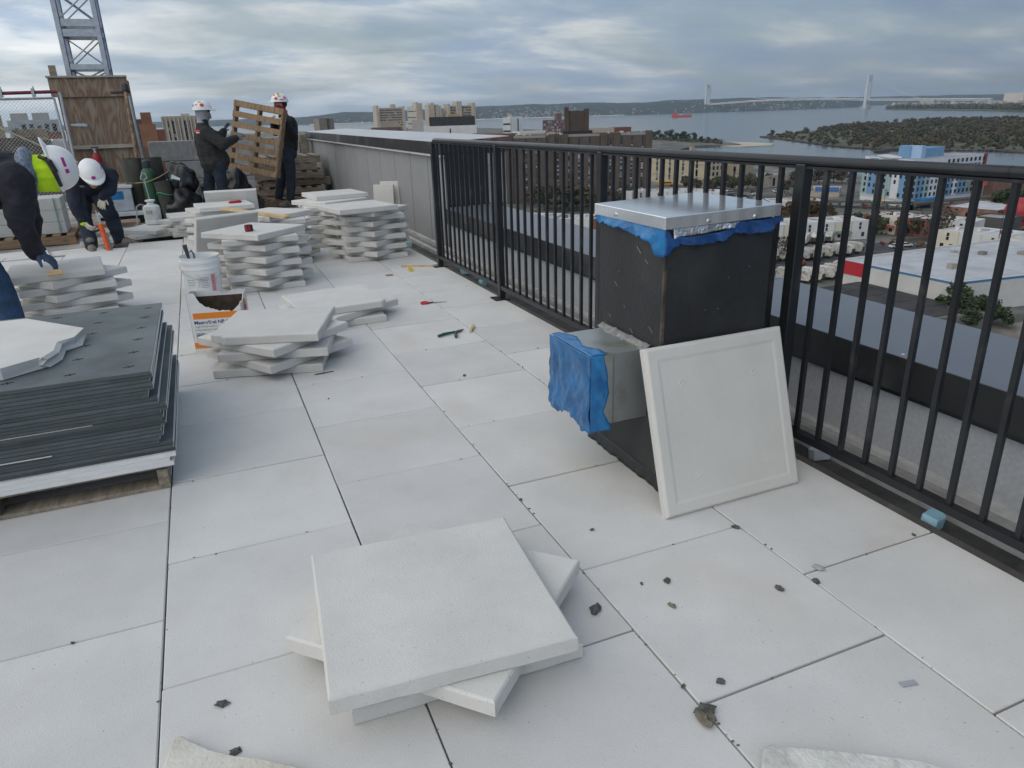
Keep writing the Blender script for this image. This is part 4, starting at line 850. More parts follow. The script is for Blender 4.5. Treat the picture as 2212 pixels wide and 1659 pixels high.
# ---- stacked pallets behind the second carrier
cfg = [(1.86, 13.0, -.06, 4), (1.80, 12.96, .072, -5), (1.93, 13.15, .204, 3), (1.85, 13.05, .336, -4), (1.70, 13.2, .468, 6), (1.82, 13.3, .60, 1)]
pp_ = thing('wooden_pallet', 'wooden pallet, bottom of the loose pile by the far wall', 'pallet', cfg[0][:3], R(cfg[0][3]), 'pallet pile by the far wall'); PAL(pp_, 1.2, 1.0, .13, 7, WOODOLD)
for i, (x, y, z, d) in enumerate(cfg[1:], 1):
    c = copy_tree(pp_); c.location = (x, y, z); c.rotation_euler = (0, 0, R(d)); c['label'] = f'wooden pallet, {"topmost" if i == 5 else ORD[i]} in the loose pile by the far wall'
# loose pallet leaning in front of the pile
lp2 = thing('wooden_pallet', 'broken wooden pallet lying low before the pallet pile', 'pallet', (1.62, 12.3, -.06), R(12)); PAL(lp2, .9, .7, .12, 5, WOOD)
tag(MB().box(1.05, 1.17, 12.1, 12.13, .02, .40).build('white_offcut', WHITEP), 'upright white offcut before the pallet pile', 'offcut')
# ---- the pallet being carried
TRp, BRp = Vector(at_y(612, 236, 11.3)), Vector(at_y(596, 384, 11.3)); TLp = Vector(at_y(508, 196, 11.85))
e2 = (TRp - BRp); Lp = e2.length; e2.normalize(); e1 = (TLp - TRp); Dp = e1.length; e1.normalize(); e1 = (e1 - e2 * e1.dot(e2)).normalized()
ctr = BRp + e2 * (Lp / 2) + e1 * (Dp / 2); nz = e2.cross(e1)
cpal = thing('carried_pallet', 'brown wooden pallet tilted upright, carried between two men', 'pallet')
mm = Matrix(((e2.x, e1.x, nz.x), (e2.y, e1.y, nz.y), (e2.z, e1.z, nz.z)))
if (mm @ Vector((0, 0, 1))).y > 0: mm = Matrix(((e2.x, -e1.x, -nz.x), (e2.y, -e1.y, -nz.y), (e2.z, -e1.z, -nz.z)))
cpal.location = ctr - (mm @ Vector((0, 0, 1))) * .13; cpal.rotation_euler = mm.to_euler()
PAL(cpal, Lp, Dp, .13, 7, WOOD)
# ================================================================== people
def caps(b, p0, r0, p1, r1, n=12, fl=None):
    """tapered capsule; fl = (axis vector, factor) flattens the section along an axis"""
    p0, p1 = Vector(p0), Vector(p1); d = (p1 - p0); l = d.length
    d = d / l if l > 1e-6 else Vector((0, 0, 1)); pts, rs = [], []
    for a in (-85, -55, -25): pts.append(p0 + d * (r0 * math.sin(R(a)))); rs.append(r0 * math.cos(R(a)))
    for k in range(4): t = k / 3; pts.append(p0.lerp(p1, t)); rs.append(r0 + (r1 - r0) * t)
    for a in (25, 55, 85): pts.append(p1 + d * (r1 * math.sin(R(a)))); rs.append(r1 * math.cos(R(a)))
    i0 = len(b.v); b.tube(pts, rs, n)
    if fl:
        ax = Vector(fl[0]).normalized(); m = (p0 + p1) / 2
        for i in range(i0, len(b.v)):
            q = Vector(b.v[i]); b.v[i] = tuple(q - ax * ((q - m).dot(ax) * (1 - fl[1])))
def organic(name, b, mat, parent, voxel=.014, amp=0, freq=9, seed=0, smooth=6):
    """fuse overlapping solids into one skin, then relax and wrinkle it"""
    inv = pmat(parent).inverted() if parent is not None else Matrix()
    me = b.mesh('tmp'); o = bpy.data.objects.new('tmp', me); COL.objects.link(o)
    md = o.modifiers.new('r', 'REMESH'); md.mode = 'VOXEL'; md.voxel_size = voxel
    if smooth: ms_ = o.modifiers.new('s', 'SMOOTH'); ms_.factor = .5; ms_.iterations = smooth
    dg = bpy.context.evaluated_depsgraph_get(); new = bpy.data.meshes.new_from_object(o.evaluated_get(dg))
    bpy.data.objects.remove(o); bpy.data.meshes.remove(me)
    if amp:
        ns = [v.normal.copy() for v in new.vertices]
        for v, nn in zip(new.vertices, ns):
            q = v.co; k = noise.noise(q * freq + Vector((seed, seed * 2, 0))) + .5 * noise.noise(Vector((q.x * freq * 2.2, q.y * freq * 2.2, q.z * freq * 3.5)))
            v.co = q + nn * (amp * k)
    new.transform(inv); new.name = name; new.materials.clear()
    new.polygons.foreach_set('use_smooth', [True] * len(new.polygons))
    return link(name, new, mat, parent)
SKIN = M('skin', (.42, .25, .17), .55, var=.08, scale=20)
NAVY = M('navy_cloth', (.018, .022, .038), .95, var=.2, scale=12, bump=.4, bscale=60)
CHAR = M('charcoal_cloth', (.030, .031, .030), .95, var=.2, scale=10, bump=.4, bscale=50)
HOODN = M('hoodie_cloth', (.026, .025, .034), .95, var=.2, scale=10, bump=.4, bscale=60)
DENIM = M('denim', (.020, .029, .045), .95, var=.3, scale=9, bump=.35, bscale=90)
DENIML = M('denim_blue', (.03, .065, .125), .95, var=.3, scale=9, bump=.35, bscale=90)
BOOT = M('boot', (.19, .165, .14), .85, var=.3, scale=14, bump=.3, bscale=70)
NEON = M('neon_yellow', (.52, .80, .02), .85, var=.08, scale=12, bump=.25, bscale=60)
GREYK = M('grey_knit', (.30, .31, .33), .95, var=.15, scale=60, bump=.5, bscale=120)
GLOVEW = M('work_glove', (.58, .54, .44), .9, var=.12, scale=20, bump=.3, bscale=120)
GLOVEG = M('grey_glove', (.12, .14, .165), .85, var=.2, scale=20, bump=.3, bscale=120)
GLOVEB = M('blue_glove', (.06, .09, .15), .85, var=.2, scale=20, bump=.3, bscale=120)
HAT = M('hat_shell', (.78, .78, .77), .3, var=.03, scale=9, spec=.5, stain=((.55, .54, .52), 6, .62, .5))
def hat_frame(c, up, fwd):
    z = Vector(up).normalized(); y = Vector(fwd); y = (y - z * y.dot(z)).normalized(); x = y.cross(z)
    return Matrix(((x.x, y.x, z.x, c[0]), (x.y, y.y, z.y, c[1]), (x.z, y.z, z.z, c[2]), (0, 0, 0, 1)))
def hard_hat(parent, c, up, fwd, spots=(), marks=(), s=1.0):
    """c: centre of the brim plane; local z up, y towards the peak"""
    m = hat_frame(c, up, fwd); a, b_, h = .118 * s, .142 * s, .135 * s
    hb_ = MB(); vs = []; n = 32; k = 9
    for i in range(k + 1):
        t = i / k * R(90)
        for j in range(n):
            th = 2 * math.pi * j / n; rx = math.cos(t) ** .8 if i < k else .0
            ridge = 1 + .018 * math.exp(-((math.cos(th)) / .18) ** 2) * math.sin(t * 2)
            vs.append(m @ Vector((a * rx * math.cos(th), b_ * rx * math.sin(th), h * math.sin(t) * ridge)))
    fs = [(i * n + j, i * n + (j + 1) % n, (i + 1) * n + (j + 1) % n, (i + 1) * n + j) for i in range(k) for j in range(n)]
    sh_ = hb_.add(vs, fs).build('hard_hat', HAT, parent, smooth='all', world=True)
    vs = []
    for e, zz in ((.0, .012), (.012, .006), (.014, -.004), (.004, -.002), (-.008, .002)):
        for j in range(n):
            th = 2 * math.pi * j / n; pk = max(0, math.sin(th)) ** 2 * .05 * s + .006
            w = (e / .014) * pk if e > 0 else e
            vs.append(m @ Vector(((a + w * .6) * math.cos(th), (b_ + w) * math.sin(th), zz - (.012 * max(0, math.sin(th)) ** 3 if e > 0 else 0))))
    MB().add(vs, [(i * n + j, i * n + (j + 1) % n, (i + 1) * n + (j + 1) % n, (i + 1) * n + j) for i in range(4) for j in range(n)]).build('hat_brim', HAT, sh_, smooth='all', world=True)
    for (th, t, r, mat) in spots:
        th, t = R(th), R(t); rx = math.cos(t) ** .8
        q = Vector((a * rx * math.cos(th), b_ * rx * math.sin(th), h * math.sin(t))); nn = Vector((q.x / a ** 2, q.y / b_ ** 2, q.z / h ** 2)).normalized()
        mm_ = m @ (Matrix.Translation(q + nn * .0008) @ nn.to_track_quat('Z', 'Y').to_matrix().to_4x4())
        MB().blob((0, 0, 0), (r, r * .9, .0022), 2, 0, 1, 0).build('sticker', mat, sh_, smooth='all').data.transform(mm_ if False else pmat(parent).inverted() @ mm_)
    for (th0, th1, t, w, mat) in marks:            # a printed strip running round the shell
        vs = []; nn_ = 8
        for i in range(nn_ + 1):
            th = R(th0 + (th1 - th0) * i / nn_)
            for tt in (R(t - w), R(t + w)):
                rx = math.cos(tt) ** .8; q = Vector((a * rx * math.cos(th), b_ * rx * math.sin(th), h * math.sin(tt))); vs.append(m @ (q * 1.012 + Vector((0, 0, .001))))
        MB().add(vs, [(i * 2, i * 2 + 2, i * 2 + 3, i * 2 + 1) for i in range(nn_)]).build('printed_strip', mat, sh_, world=True)
    return sh_
S_RED = M('sticker_red', (.62, .04, .05), .5); S_YEL = M('sticker_yellow', (.66, .62, .06), .5); S_PNK = M('sticker_pink', (.75, .15, .32), .5); S_MAG = M('sticker_magenta', (.42, .02, .24), .5); S_BLU = M('sticker_blue', (.10, .16, .25), .5)
def hand(parent, wrist, fwd, palm, mat, curl=25, side=1, spread=1.0, s=1.0, name='glove', thumb=35):
    """wrist point, pointing direction, palm normal; five separate bent fingers"""
    f = Vector(fwd).normalized(); p = Vector(palm); p = (p - f * p.dot(f)).normalized(); x = f.cross(p) * side; w = Vector(wrist); b = MB()
    kn = [w + f * (.088 * s) + x * (o_ * s) for o_ in (-.032, -.011, .011, .030)]
    for q in kn: caps(b, w + f * .012 * s + (q - w) * .1, .017 * s, q - p * .0, .0125 * s, 8)
    caps(b, w - f * .01, .026 * s, w + f * .03 * s, .024 * s, 10); caps(b, w + f * .045 * s - x * .02 * s, .017 * s, w + f * .045 * s + x * .02 * s, .017 * s, 8)
    for q, ln_, sp_ in zip(kn, (.070, .080, .076, .060), (-.10, -.03, .05, .13)):
        d = (f + x * sp_ * spread).normalized(); a = R(curl * .6); cur = q
        for seg, (lf, r0, r1) in enumerate(((.45, .0105, .0098), (.32, .0098, .0092), (.25, .0092, .0080))):
            dd = d * math.cos(a) + p * math.sin(a); nx = cur + dd * (ln_ * lf * s); caps(b, cur, r0 * s, nx, r1 * s, 8); cur = nx; a += R(curl)
    t0 = w + f * .022 * s - x * .026 * s; td = (f * math.cos(R(thumb)) - x * math.sin(R(thumb)) + p * .35).normalized(); t1 = t0 + td * .045 * s
    caps(b, t0, .0155 * s, t1, .012 * s, 8); t2 = t1 + (td + f * .5 + p * .25).normalized() * .032 * s; caps(b, t1, .012 * s, t2, .0095 * s, 8)
    return organic(name, b, mat, parent, .0052, smooth=3)
def boot(parent, ankle, toe_dir, s=1.0, mat=BOOT, ground=None):
    a = Vector(ankle); t = Vector(toe_dir); t.z = 0; t.normalize(); g = ground; b = MB()
    hl = Vector((a.x, a.y, g + .045)) - t * .045; toe = Vector((a.x, a.y, g + .04)) + t * .185
    caps(b, a + Vector((0, 0, .05)), .055, Vector((a.x, a.y, g + .07)), .052); caps(b, hl, .042, toe, .040); caps(b, Vector((a.x, a.y, g + .085)) + t * .02, .05, toe + Vector((0, 0, .012)) - t * .02, .038)
    o = organic('boot', b, mat, parent, .011, .003, 30)
    side = Vector((t.y, -t.x, 0)); so2 = MB()
    pts = [hl - t * .045, hl - t * .03 + side * .045, hl + t * .08 + side * .04, toe - t * .02 + side * .047, toe + t * .04, toe - t * .02 - side * .047, hl + t * .08 - side * .04, hl - t * .03 - side * .045]
    so2.prism([(q.x, q.y) for q in pts][::-1], g, g + .024).build('sole', M('sole', (.10, .09, .08), .9, var=.2), o, world=True, bevel=.004)
    return o
def limbs(b, pts, rs):
    for (p, r), (q, r2) in zip(zip(pts, rs), list(zip(pts, rs))[1:]): caps(b, p, r, q, r2)
def head_solid(b, c, up, fwd):
    m = hat_frame(c, up, fwd); F_ = lambda x, y, z: m @ Vector((x, y, z))
    i0 = len(b.v); b.blob((0, 0, 0), (.075, .095, .115), 3, 0); b.v[i0:] = [tuple(m @ Vector(q)) for q in b.v[i0:]]
    caps(b, F_(0, .04, -.06), .055, F_(0, .055, -.085), .038); caps(b, F_(0, .088, .0), .012, F_(0, .108, -.025), .014)          # jaw, nose
    caps(b, F_(-.03, .085, .022), .015, F_(.03, .085, .022), .015)                                                               # brow
    caps(b, F_(-.022, .086, -.055), .010, F_(.022, .086, -.055), .010)                                                            # mouth
    for s_ in (-1, 1): caps(b, F_(.076 * s_, -.005, .012), .016, F_(.078 * s_, -.008, -.02), .012, fl=(m.to_3x3() @ Vector((1, 0, 0)), .5))
    return m
def A_(*q): return Vector(at_y(*q))

# ---- man C, charcoal jacket with a red logo on its back, reaching for the pallet
g0 = -.06
pc = thing('person', 'man in charcoal jacket with red back logo and grey hood reaching for the pallet', 'person', (.72, 11.0, g0))
hc = A_(438, 243, 11.0); nk = A_(437, 266, 11.0); sR, sL = A_(446, 288, 10.82), A_(438, 284, 11.2); eR, eL = A_(484, 311, 10.70), A_(474, 297, 11.33); wR, wL = A_(508, 300, 10.74), A_(483, 284, 11.36)
ch_ = A_(446, 300, 11.0); wa = A_(456, 330, 11.0); pv = A_(463, 350, 11.0); hR, hL = A_(470, 354, 10.9), A_(456, 354, 11.1)
kR, kL = A_(480, 400, 10.86), A_(452, 398, 11.14); aR, aL = Vector((kR.x + .0, 10.9, g0 + .1)), Vector((kL.x - .06, 11.12, g0 + .1))
b = MB(); head_solid(b, hc, (.05, 0, 1), (1, .12, -.1)); caps(b, nk, .055, ch_, .07); limbs(b, [ch_, wa, pv], [.13, .12, .12])
for P_ in ((sR, eR, wR), (sL, eL, wL)): limbs(b, P_, [.05, .04, .03]); caps(b, ch_, .1, P_[0], .05)
for P_ in ((hR, kR, aR), (hL, kL, aL)): limbs(b, P_, [.075, .055, .04])
organic('body', b, SKIN, pc, .016)
b = MB(); caps(b, nk + Vector((0, 0, -.035)), .095, ch_, .18, fl=((0, 1, 0), 1.05)); caps(b, ch_, .19, wa, .205, fl=((0, 1, 0), 1.1)); caps(b, wa, .205, pv + Vector((.01, 0, .02)), .225, fl=((0, 1, 0), 1.0))
for P_ in ((sR, eR, wR), (sL, eL, wL)): limbs(b, P_, [.10, .084, .058]); caps(b, ch_ + Vector((0, 0, .04)), .13, P_[0], .10)
caps(b, nk + Vector((0, .0, .0)), .078, nk + Vector((.01, 0, .035)), .08)
jk = organic('jacket', b, CHAR, pc, .013, .015, 8, 2, 3)
lg = A_(422, 283, 11.0)
def patch(parent, pts, mat, name='logo'): return MB().add(pts, [tuple(range(len(pts)))]).build(name, mat, parent, world=True)
bm_ = M('logo_red', (.55, .03, .03), .8); bw_ = M('logo_white', (.5, .5, .5), .8)
def on_surface(o, pu, w, h, up, mat, name):
    """small print lying 3 mm in front of the garment where the line of sight to pixel pu meets it"""
    me = o.data; inv = pmat(o.parent); d = ray(*pu).normalized(); best = None
    for p in me.polygons:
        c = inv @ p.center; t = (c - CAM); k = t.dot(d); off = (t - d * k).length
        if off < .03 and (best is None or k < best[0]): best = (k, c, inv.to_3x3() @ p.normal)
    if best is None: return
    nn = best[2].normalized(); u_ = Vector(up); u_ = (u_ - nn * u_.dot(nn)).normalized(); x = u_.cross(nn); c = best[1] + nn * .006
    patch(o, [c + x * (a * w / 2) + u_ * (b2 * h / 2) for a, b2 in ((-1, -1), (1, -1), (1, 1), (-1, 1))], mat, name)
on_surface(jk, (424, 281), .15, .035, (0, 0, 1), bm_, 'logo'); on_surface(jk, (424, 287), .12, .018, (0, 0, 1), bw_, 'logo')
b = MB(); caps(b, pv, .15, pv + Vector((0, 0, -.06)), .16, fl=((0, 1, 0), 1.1))
for P_ in ((hR, kR, aR), (hL, kL, aL)): limbs(b, P_, [.115, .085, .075])
organic('trousers', b, DENIM, pc, .015, .008, 8, 4)
b = MB(); mh = hat_frame(hc, (.05, 0, 1), (1, .12, -.1)); i0 = len(b.v); b.blob((0, -.015, .01), (.088, .098, .122), 3, 0); b.v[i0:] = [tuple(mh @ Vector(q)) for q in b.v[i0:]]; caps(b, hc + Vector((-.01, 0, -.05)), .08, nk + Vector((0, 0, -.01)), .085)
organic('hood', b, GREYK, pc, .012, .004, 14, 6)
MB().box(-.05, .05, .075, .11, -.085, -.03, mh).build('face_mask', M('mask_blue', (.10, .22, .34), .8), pc, world=True, bevel=.012); MB().box(-.07, .07, .06, .098, .01, .045, mh).build('glasses', BLACKP, pc, world=True, bevel=.01)
hard_hat(pc, hc + Vector((-.0, 0, .035)), (-.02, 0, 1), (1, .12, -.05), spots=[(-90 + 85, 30, .030, S_RED), (-25, 58, .026, S_YEL), (-75, 30, .022, S_BLU), (-45, 35, .018, S_PNK)])
hand(pc, wR, (A_(522, 290, 10.8) - wR), (0, .5, -.6), GLOVEG, 18, 1); hand(pc, wL, (A_(491, 268, 11.4) - wL), (.6, -.2, 0), GLOVEG, 14, -1)
boot(pc, aR, (1, .1, 0), ground=g0); boot(pc, aL, (1, .1, 0), ground=g0)

# ---- man D, behind the pallet
pd = thing('person', 'man in dark jacket and red face mask standing behind the carried pallet', 'person', (1.7, 11.85, g0))
yd = 11.92
hc = A_(605, 225, yd); nk = A_(612, 248, yd); sR, sL = A_(616, 258, yd + .16), A_(628, 262, yd - .16); eL, eR = A_(634, 292, yd - .22), A_(594, 285, yd + .2); wL, wR = A_(616, 262, yd - .42), A_(590, 262, yd + .1)
ch_ = A_(622, 272, yd); wa = A_(624, 300, yd); pv = A_(622, 322, yd); hL, hR = A_(622, 326, yd - .1), A_(616, 326, yd + .1)
kL, kR = A_(628, 378, yd - .12), A_(610, 375, yd + .12); aL, aR = Vector((1.70, yd - .1, g0 + .1)), Vector((1.52, yd + .14, g0 + .1))
b = MB(); head_solid(b, hc, (-.05, 0, 1), (-1, -.15, -.15)); caps(b, nk, .055, ch_, .07); limbs(b, [ch_, wa, pv], [.13, .12, .12])
for P_ in ((sR, eR, wR), (sL, eL, wL)): limbs(b, P_, [.05, .04, .03]); caps(b, ch_, .1, P_[0], .05)
for P_ in ((hR, kR, aR), (hL, kL, aL)): limbs(b, P_, [.075, .055, .04])
organic('body', b, SKIN, pd, .016)
b = MB(); caps(b, nk + Vector((0, 0, -.03)), .085, ch_, .155, fl=((0, 1, 0), 1.15)); caps(b, ch_, .165, wa, .16, fl=((0, 1, 0), 1.15)); caps(b, wa, .16, pv + Vector((0, 0, .03)), .165, fl=((0, 1, 0), 1.1))
for P_ in ((sR, eR, wR), (sL, eL, wL)): limbs(b, P_, [.09, .072, .052]); caps(b, ch_ + Vector((0, 0, .04)), .12, P_[0], .09)
organic('jacket', b, M('black_jacket', (.020, .022, .022), .9, var=.25, scale=10, bump=.4, bscale=50, specks=((.4, .4, .38), 26, .74)), pd, .015, .010, 8, 12, 5)
b = MB(); caps(b, pv, .14, pv + Vector((0, 0, -.05)), .15, fl=((0, 1, 0), 1.1))
for P_ in ((hR, kR, aR), (hL, kL, aL)): limbs(b, P_, [.11, .082, .07])
organic('trousers', b, M('dark_trousers', (.028, .036, .052), .95, var=.3, scale=9, bump=.35, bscale=80), pd, .015, .009, 8, 14)
mh = hat_frame(hc, (-.05, 0, 1), (-1, -.15, -.15)); b = MB(); i0 = 0; b.blob((0, .012, -.05), (.082, .094, .07), 3, 0); b.v = [tuple(mh @ Vector(q)) for q in b.v]; caps(b, hc + Vector((.01, 0, -.08)), .075, nk, .08)
organic('face_mask', b, M('mask_red', (.33, .015, .025), .85, var=.15, scale=14), pd, .012, .004, 14)
b = MB(); b.blob((0, -.03, .02), (.085, .09, .10), 3, 0); b.v = [tuple(mh @ Vector(q)) for q in b.v]; organic('hair', b, M('dark_hair', (.02, .016, .014), .7), pd, .012)
hard_hat(pd, hc + Vector((.0, 0, .035)), (.03, 0, 1), (-1, -.2, -.05), spots=[(140, 22, .028, S_RED), (160, 45, .028, S_YEL), (150, 65, .022, S_BLU), (205, 30, .026, S_PNK), (110, 50, .02, S_RED)], marks=[(165, 195, 14, 3, S_RED)])
hand(pd, wL, (A_(605, 252, yd - .5) - wL), (-.2, -.3, -.9), GLOVEW, 38, -1); hand(pd, wR, (A_(588, 248, yd) - wR), (.3, -.8, 0), GLOVEW, 35, 1)
boot(pd, aL, (-1, -.35, 0), ground=g0); boot(pd, aR, (-1, .1, 0), ground=g0)

# ---- man B, bent over with a caulking gun
pb = thing('person', 'bending man in navy work clothes and white hard hat holding an orange caulking gun', 'person', (-.83, 8.45, g0))
hc = A_(197, 383, 8.2); nk = A_(205, 372, 8.38); sL, sR = A_(158, 388, 8.36), A_(238, 380, 8.40); eL, wL = A_(163, 446, 8.2), A_(178, 478, 8.14); eR, wR = A_(236, 412, 8.24), A_(222, 424, 8.2)
ch_ = A_(202, 375, 8.50); wa = A_(196, 385, 8.74); pv = A_(190, 405, 8.92); hL, hR = A_(172, 412, 8.92), A_(208, 410, 8.90)
kL, kR = A_(182, 470, 8.62), A_(240, 466, 8.66); aL, aR = Vector((-.99, 8.30, g0 + .1)), Vector((-.72, 8.62, g0 + .1))
b = MB(); head_solid(b, hc, (.02, -.75, .55), (.1, -.5, -.9)); caps(b, nk, .055, ch_, .07); limbs(b, [ch_, wa, pv], [.13, .12, .12])
for P_ in ((sR, eR, wR), (sL, eL, wL)): limbs(b, P_, [.05, .04, .03]); caps(b, ch_, .1, P_[0], .05)
for P_ in ((hR, kR, aR), (hL, kL, aL)): limbs(b, P_, [.075, .055, .04])
organic('body', b, SKIN, pb, .016)
b = MB(); caps(b, nk, .09, ch_, .155, fl=((0, .5, 1), .85)); caps(b, ch_, .165, wa, .16, fl=((0, .3, 1), .9)); caps(b, wa, .16, pv, .155)
for P_ in ((sR, eR, wR), (sL, eL, wL)): limbs(b, P_, [.092, .075, .052]); caps(b, ch_, .14, P_[0], .092)
jb = organic('sweatshirt', b, NAVY, pb, .013, .014, 8, 22, 3)
b = MB(); caps(b, pv, .15, pv + Vector((0, 0, -.05)), .15, fl=((1, 0, 0), 1.1))
for P_ in ((hR, kR, aR), (hL, kL, aL)): limbs(b, P_, [.115, .088, .072])
organic('trousers', b, DENIM, pb, .013, .013, 8, 24, 3)
hard_hat(pb, A_(197, 372, 8.22), (.04, -.62, .78), (.25, -.55, -.55), spots=[(80, 18, .024, S_MAG)], marks=[(150, 195, 30, 3.2, S_MAG)], s=1.06)
on_surface(jb, (182, 402), .10, .02, (.3, 0, 1), bw_, 'chest_print')
hand(pb, wL, (A_(196, 494, 8.12) - wL), (.7, .2, -.3), GLOVEW, 34, 1); hand(pb, wR, (A_(219, 442, 8.22) - wR), (.2, .9, 0), GLOVEW, 16, -1)
b = MB(); caps(b, wL - (wL - eL).normalized() * .035, .046, wL + (wL - eL).normalized() * .01, .044); organic('glove_cuff', b, NEON, pb, .008)
boot(pb, aL, (.15, -1, 0), ground=g0); boot(pb, aR, (1, -.45, 0), ground=g0)
cg = thing('caulking_gun', 'orange caulking gun held upright by the bending man', 'caulking gun', A_(236, 541, 8.07))
tip = A_(236, 541, 8.07); tip.z = -.05; top = A_(213, 474, 8.16); dv = (top - tip)
MB().tube([tip + dv * .02, tip + dv * .62], .026, 14).build('cartridge_frame', M('gun_orange', (.68, .10, .02), .45), cg, smooth=True, world=True)
MB().tube([tip + dv * .04 + Vector((.03, 0, 0)), tip + dv * .62 + Vector((.03, 0, 0))], .014, 8).build('frame_rod', M('gun_grey', (.2, .2, .2), .5, .5), cg, world=True)
MB().tube([tip + dv * .62, tip + dv * .86], .03, 10).build('gun_body', M('gun_orange', (.68, .10, .02), .45), cg, smooth=True, world=True); MB().tube([tip + dv * .86, tip + dv * 1.25], .006, 6).build('plunger_rod', STEEL, cg, world=True)
MB().bar(tip + dv * .72 + Vector((-.02, 0, 0)), tip + dv * .66 + Vector((-.09, 0, 0)), .03, .025).build('trigger', BLACKP, cg, world=True)
MB().tube([tip + dv * -.02, tip + dv * .03], [.006, .02], 8).build('nozzle', BLACKP, cg, world=True)

# ---- man A, hooded, leaning on the slab stack, cut by the left edge
pa = thing('person', 'hooded man in dark sweatshirt with neon balaclava leaning over a slab stack', 'person', (-1.25, 4.2, 0))
hc = A_(118, 372, 4.5); nk = A_(78, 372, 4.5); sR, sL = A_(34, 392, 4.36), A_(30, 380, 4.82); eR, wR = A_(46, 478, 4.36), A_(76, 543, 4.44); eL, wL = A_(60, 470, 4.86), A_(70, 520, 4.82)
ch_ = A_(10, 385, 4.56); wa = A_(-60, 400, 4.5); pv = A_(-130, 440, 4.42); hR, hL = A_(-120, 470, 4.3), A_(-130, 460, 4.58)
kR, kL = A_(-12, 606, 4.22), A_(-120, 590, 4.55); aR, aL = Vector((-1.02, 4.24, .1)), Vector((-1.5, 4.5, .1))
up_ = Vector((1, .05, .16)); fw_ = Vector((.1, .55, 1)) * -1
b = MB(); head_solid(b, hc, up_, fw_); caps(b, nk, .055, ch_, .07); limbs(b, [ch_, wa, pv], [.13, .12, .12])
for P_ in ((sR, eR, wR), (sL, eL, wL)): limbs(b, P_, [.05, .04, .03]); caps(b, ch_, .1, P_[0], .05)
for P_ in ((hR, kR, aR), (hL, kL, aL)): limbs(b, P_, [.075, .055, .04])
organic('body', b, SKIN, pa, .016)
b = MB(); caps(b, A_(52, 372, 4.52), .118, ch_, .17); caps(b, ch_, .19, wa, .185); caps(b, wa, .185, pv, .18)
for P_ in ((sR, eR, wR), (sL, eL, wL)): limbs(b, P_, [.115, .088, .060]); caps(b, ch_, .17, P_[0], .115)
organic('sweatshirt', b, HOODN, pa, .013, .017, 7.5, 32, 3)
b = MB(); caps(b, A_(56, 364, 4.49), .148, A_(70, 376, 4.48), .142, fl=((1, 0, 0), .45)); organic('hood_lining', b, M('fleece_blue', (.20, .24, .31), .95, var=.3, scale=60, bump=.6, bscale=140), pa, .012, .004, 20)
b = MB(); caps(b, A_(66, 374, 4.5), .122, A_(112, 372, 4.5), .118); caps(b, A_(88, 392, 4.46), .07, A_(118, 395, 4.47), .06); organic('balaclava', b, NEON, pa, .010, .010, 10, 36, 3)
hard_hat(pa, A_(116, 364, 4.5), up_, (-.2, .1, 1), spots=[], marks=[(158, 185, 34, 4, S_MAG), (192, 204, 34, 5, S_MAG)], s=1.08)
MB().tube([A_(97, 340, 4.37), A_(116, 368, 4.35), A_(132, 402, 4.40)], [.012, .016, .012], 8).build('hat_strap', BLACKP, pa, world=True); MB().tube([A_(84, 338, 4.40), A_(108, 348, 4.36), A_(122, 372, 4.36)], .014, 8).build('hat_strap', BLACKP, pa, world=True)
b = MB(); caps(b, pv, .16, pv + Vector((0, 0, -.05)), .16)
for P_ in ((hR, kR, aR), (hL, kL, aL)): limbs(b, P_, [.12, .095, .078])
organic('jeans', b, DENIML, pa, .015, .008, 8, 34)
hand(pa, wR, (A_(118, 566, 4.45) - wR), (-.2, .25, -1), GLOVEB, 24, 1, s=1.12, thumb=55); hand(pa, wL, (A_(90, 552, 4.8) - wL), (.2, 0, -1), GLOVEB, 20, -1)
boot(pa, aR, (1, .2, 0), ground=.001); boot(pa, aL, (1, .1, 0), ground=.001)
# ================================================================== the city and the bay beyond the roof
ZW, ZG = -47.0, -45.0
def P2(u, v, z): q = at_z(u, v, z); return Vector((q.x, q.y))
WATER = M('bay_water', (.05, .062, .065), .16, var=.25, scale=.004, bump=.35, bscale=.06, stretch=(1, .35, 1), spec=.5)
tag(MB().add([(-12000, -4000, ZW), (14000, -4000, ZW), (14000, 14000, ZW), (-12000, 14000, ZW)], [(0, 1, 2, 3)]).build('water', WATER), kind='structure')
LAND = M('land', (.115, .115, .095), .95, var=.3, scale=.03, stain=((.20, .19, .175), .05, .48, .8), detail=8)
def land(name, mat, pts, z0, z1, kind='structure'):
    c = sum((Vector(p) for p in pts), Vector((0, 0))) / len(pts)
    a = sum(pts[i][0] * pts[(i + 1) % len(pts)][1] - pts[(i + 1) % len(pts)][0] * pts[i][1] for i in range(len(pts)))
    pts = pts if a > 0 else pts[::-1]
    return tag(MB().prism([tuple(p) for p in pts], z0, z1).build(name, mat), kind=kind)
shore = [P2(*q, ZW) for q in ((1404, 297), (1480, 300), (1560, 309), (1580, 311), (1600, 315), (1500, 318.5), (1470, 326), (1482, 338), (1580, 345), (1640, 350), (1690, 358), (1740, 372), (1800, 375), (1850, 385))] + [Vector((396, 330)), Vector((372, 249)), Vector((356, 226)), Vector((420, 120)), Vector((420, -900))]
land('ground', LAND, [Vector((-3500, -900)), Vector((-3500, 2600)), Vector((-300, 2900)), Vector((900, 2950)), Vector((860, 1900)), Vector((790, 1400))] + shore, ZG - 4, ZG)
SAND = M('sand', (.47, .42, .34), .95, var=.12, scale=.05)
land('beach', SAND, [P2(*q, ZW) for q in ((1500, 306), (1560, 307.5), (1620, 308.5), (1672, 311), (1668, 315), (1600, 318), (1540, 316), (1500, 313))], ZW - 1, ZW + .9)
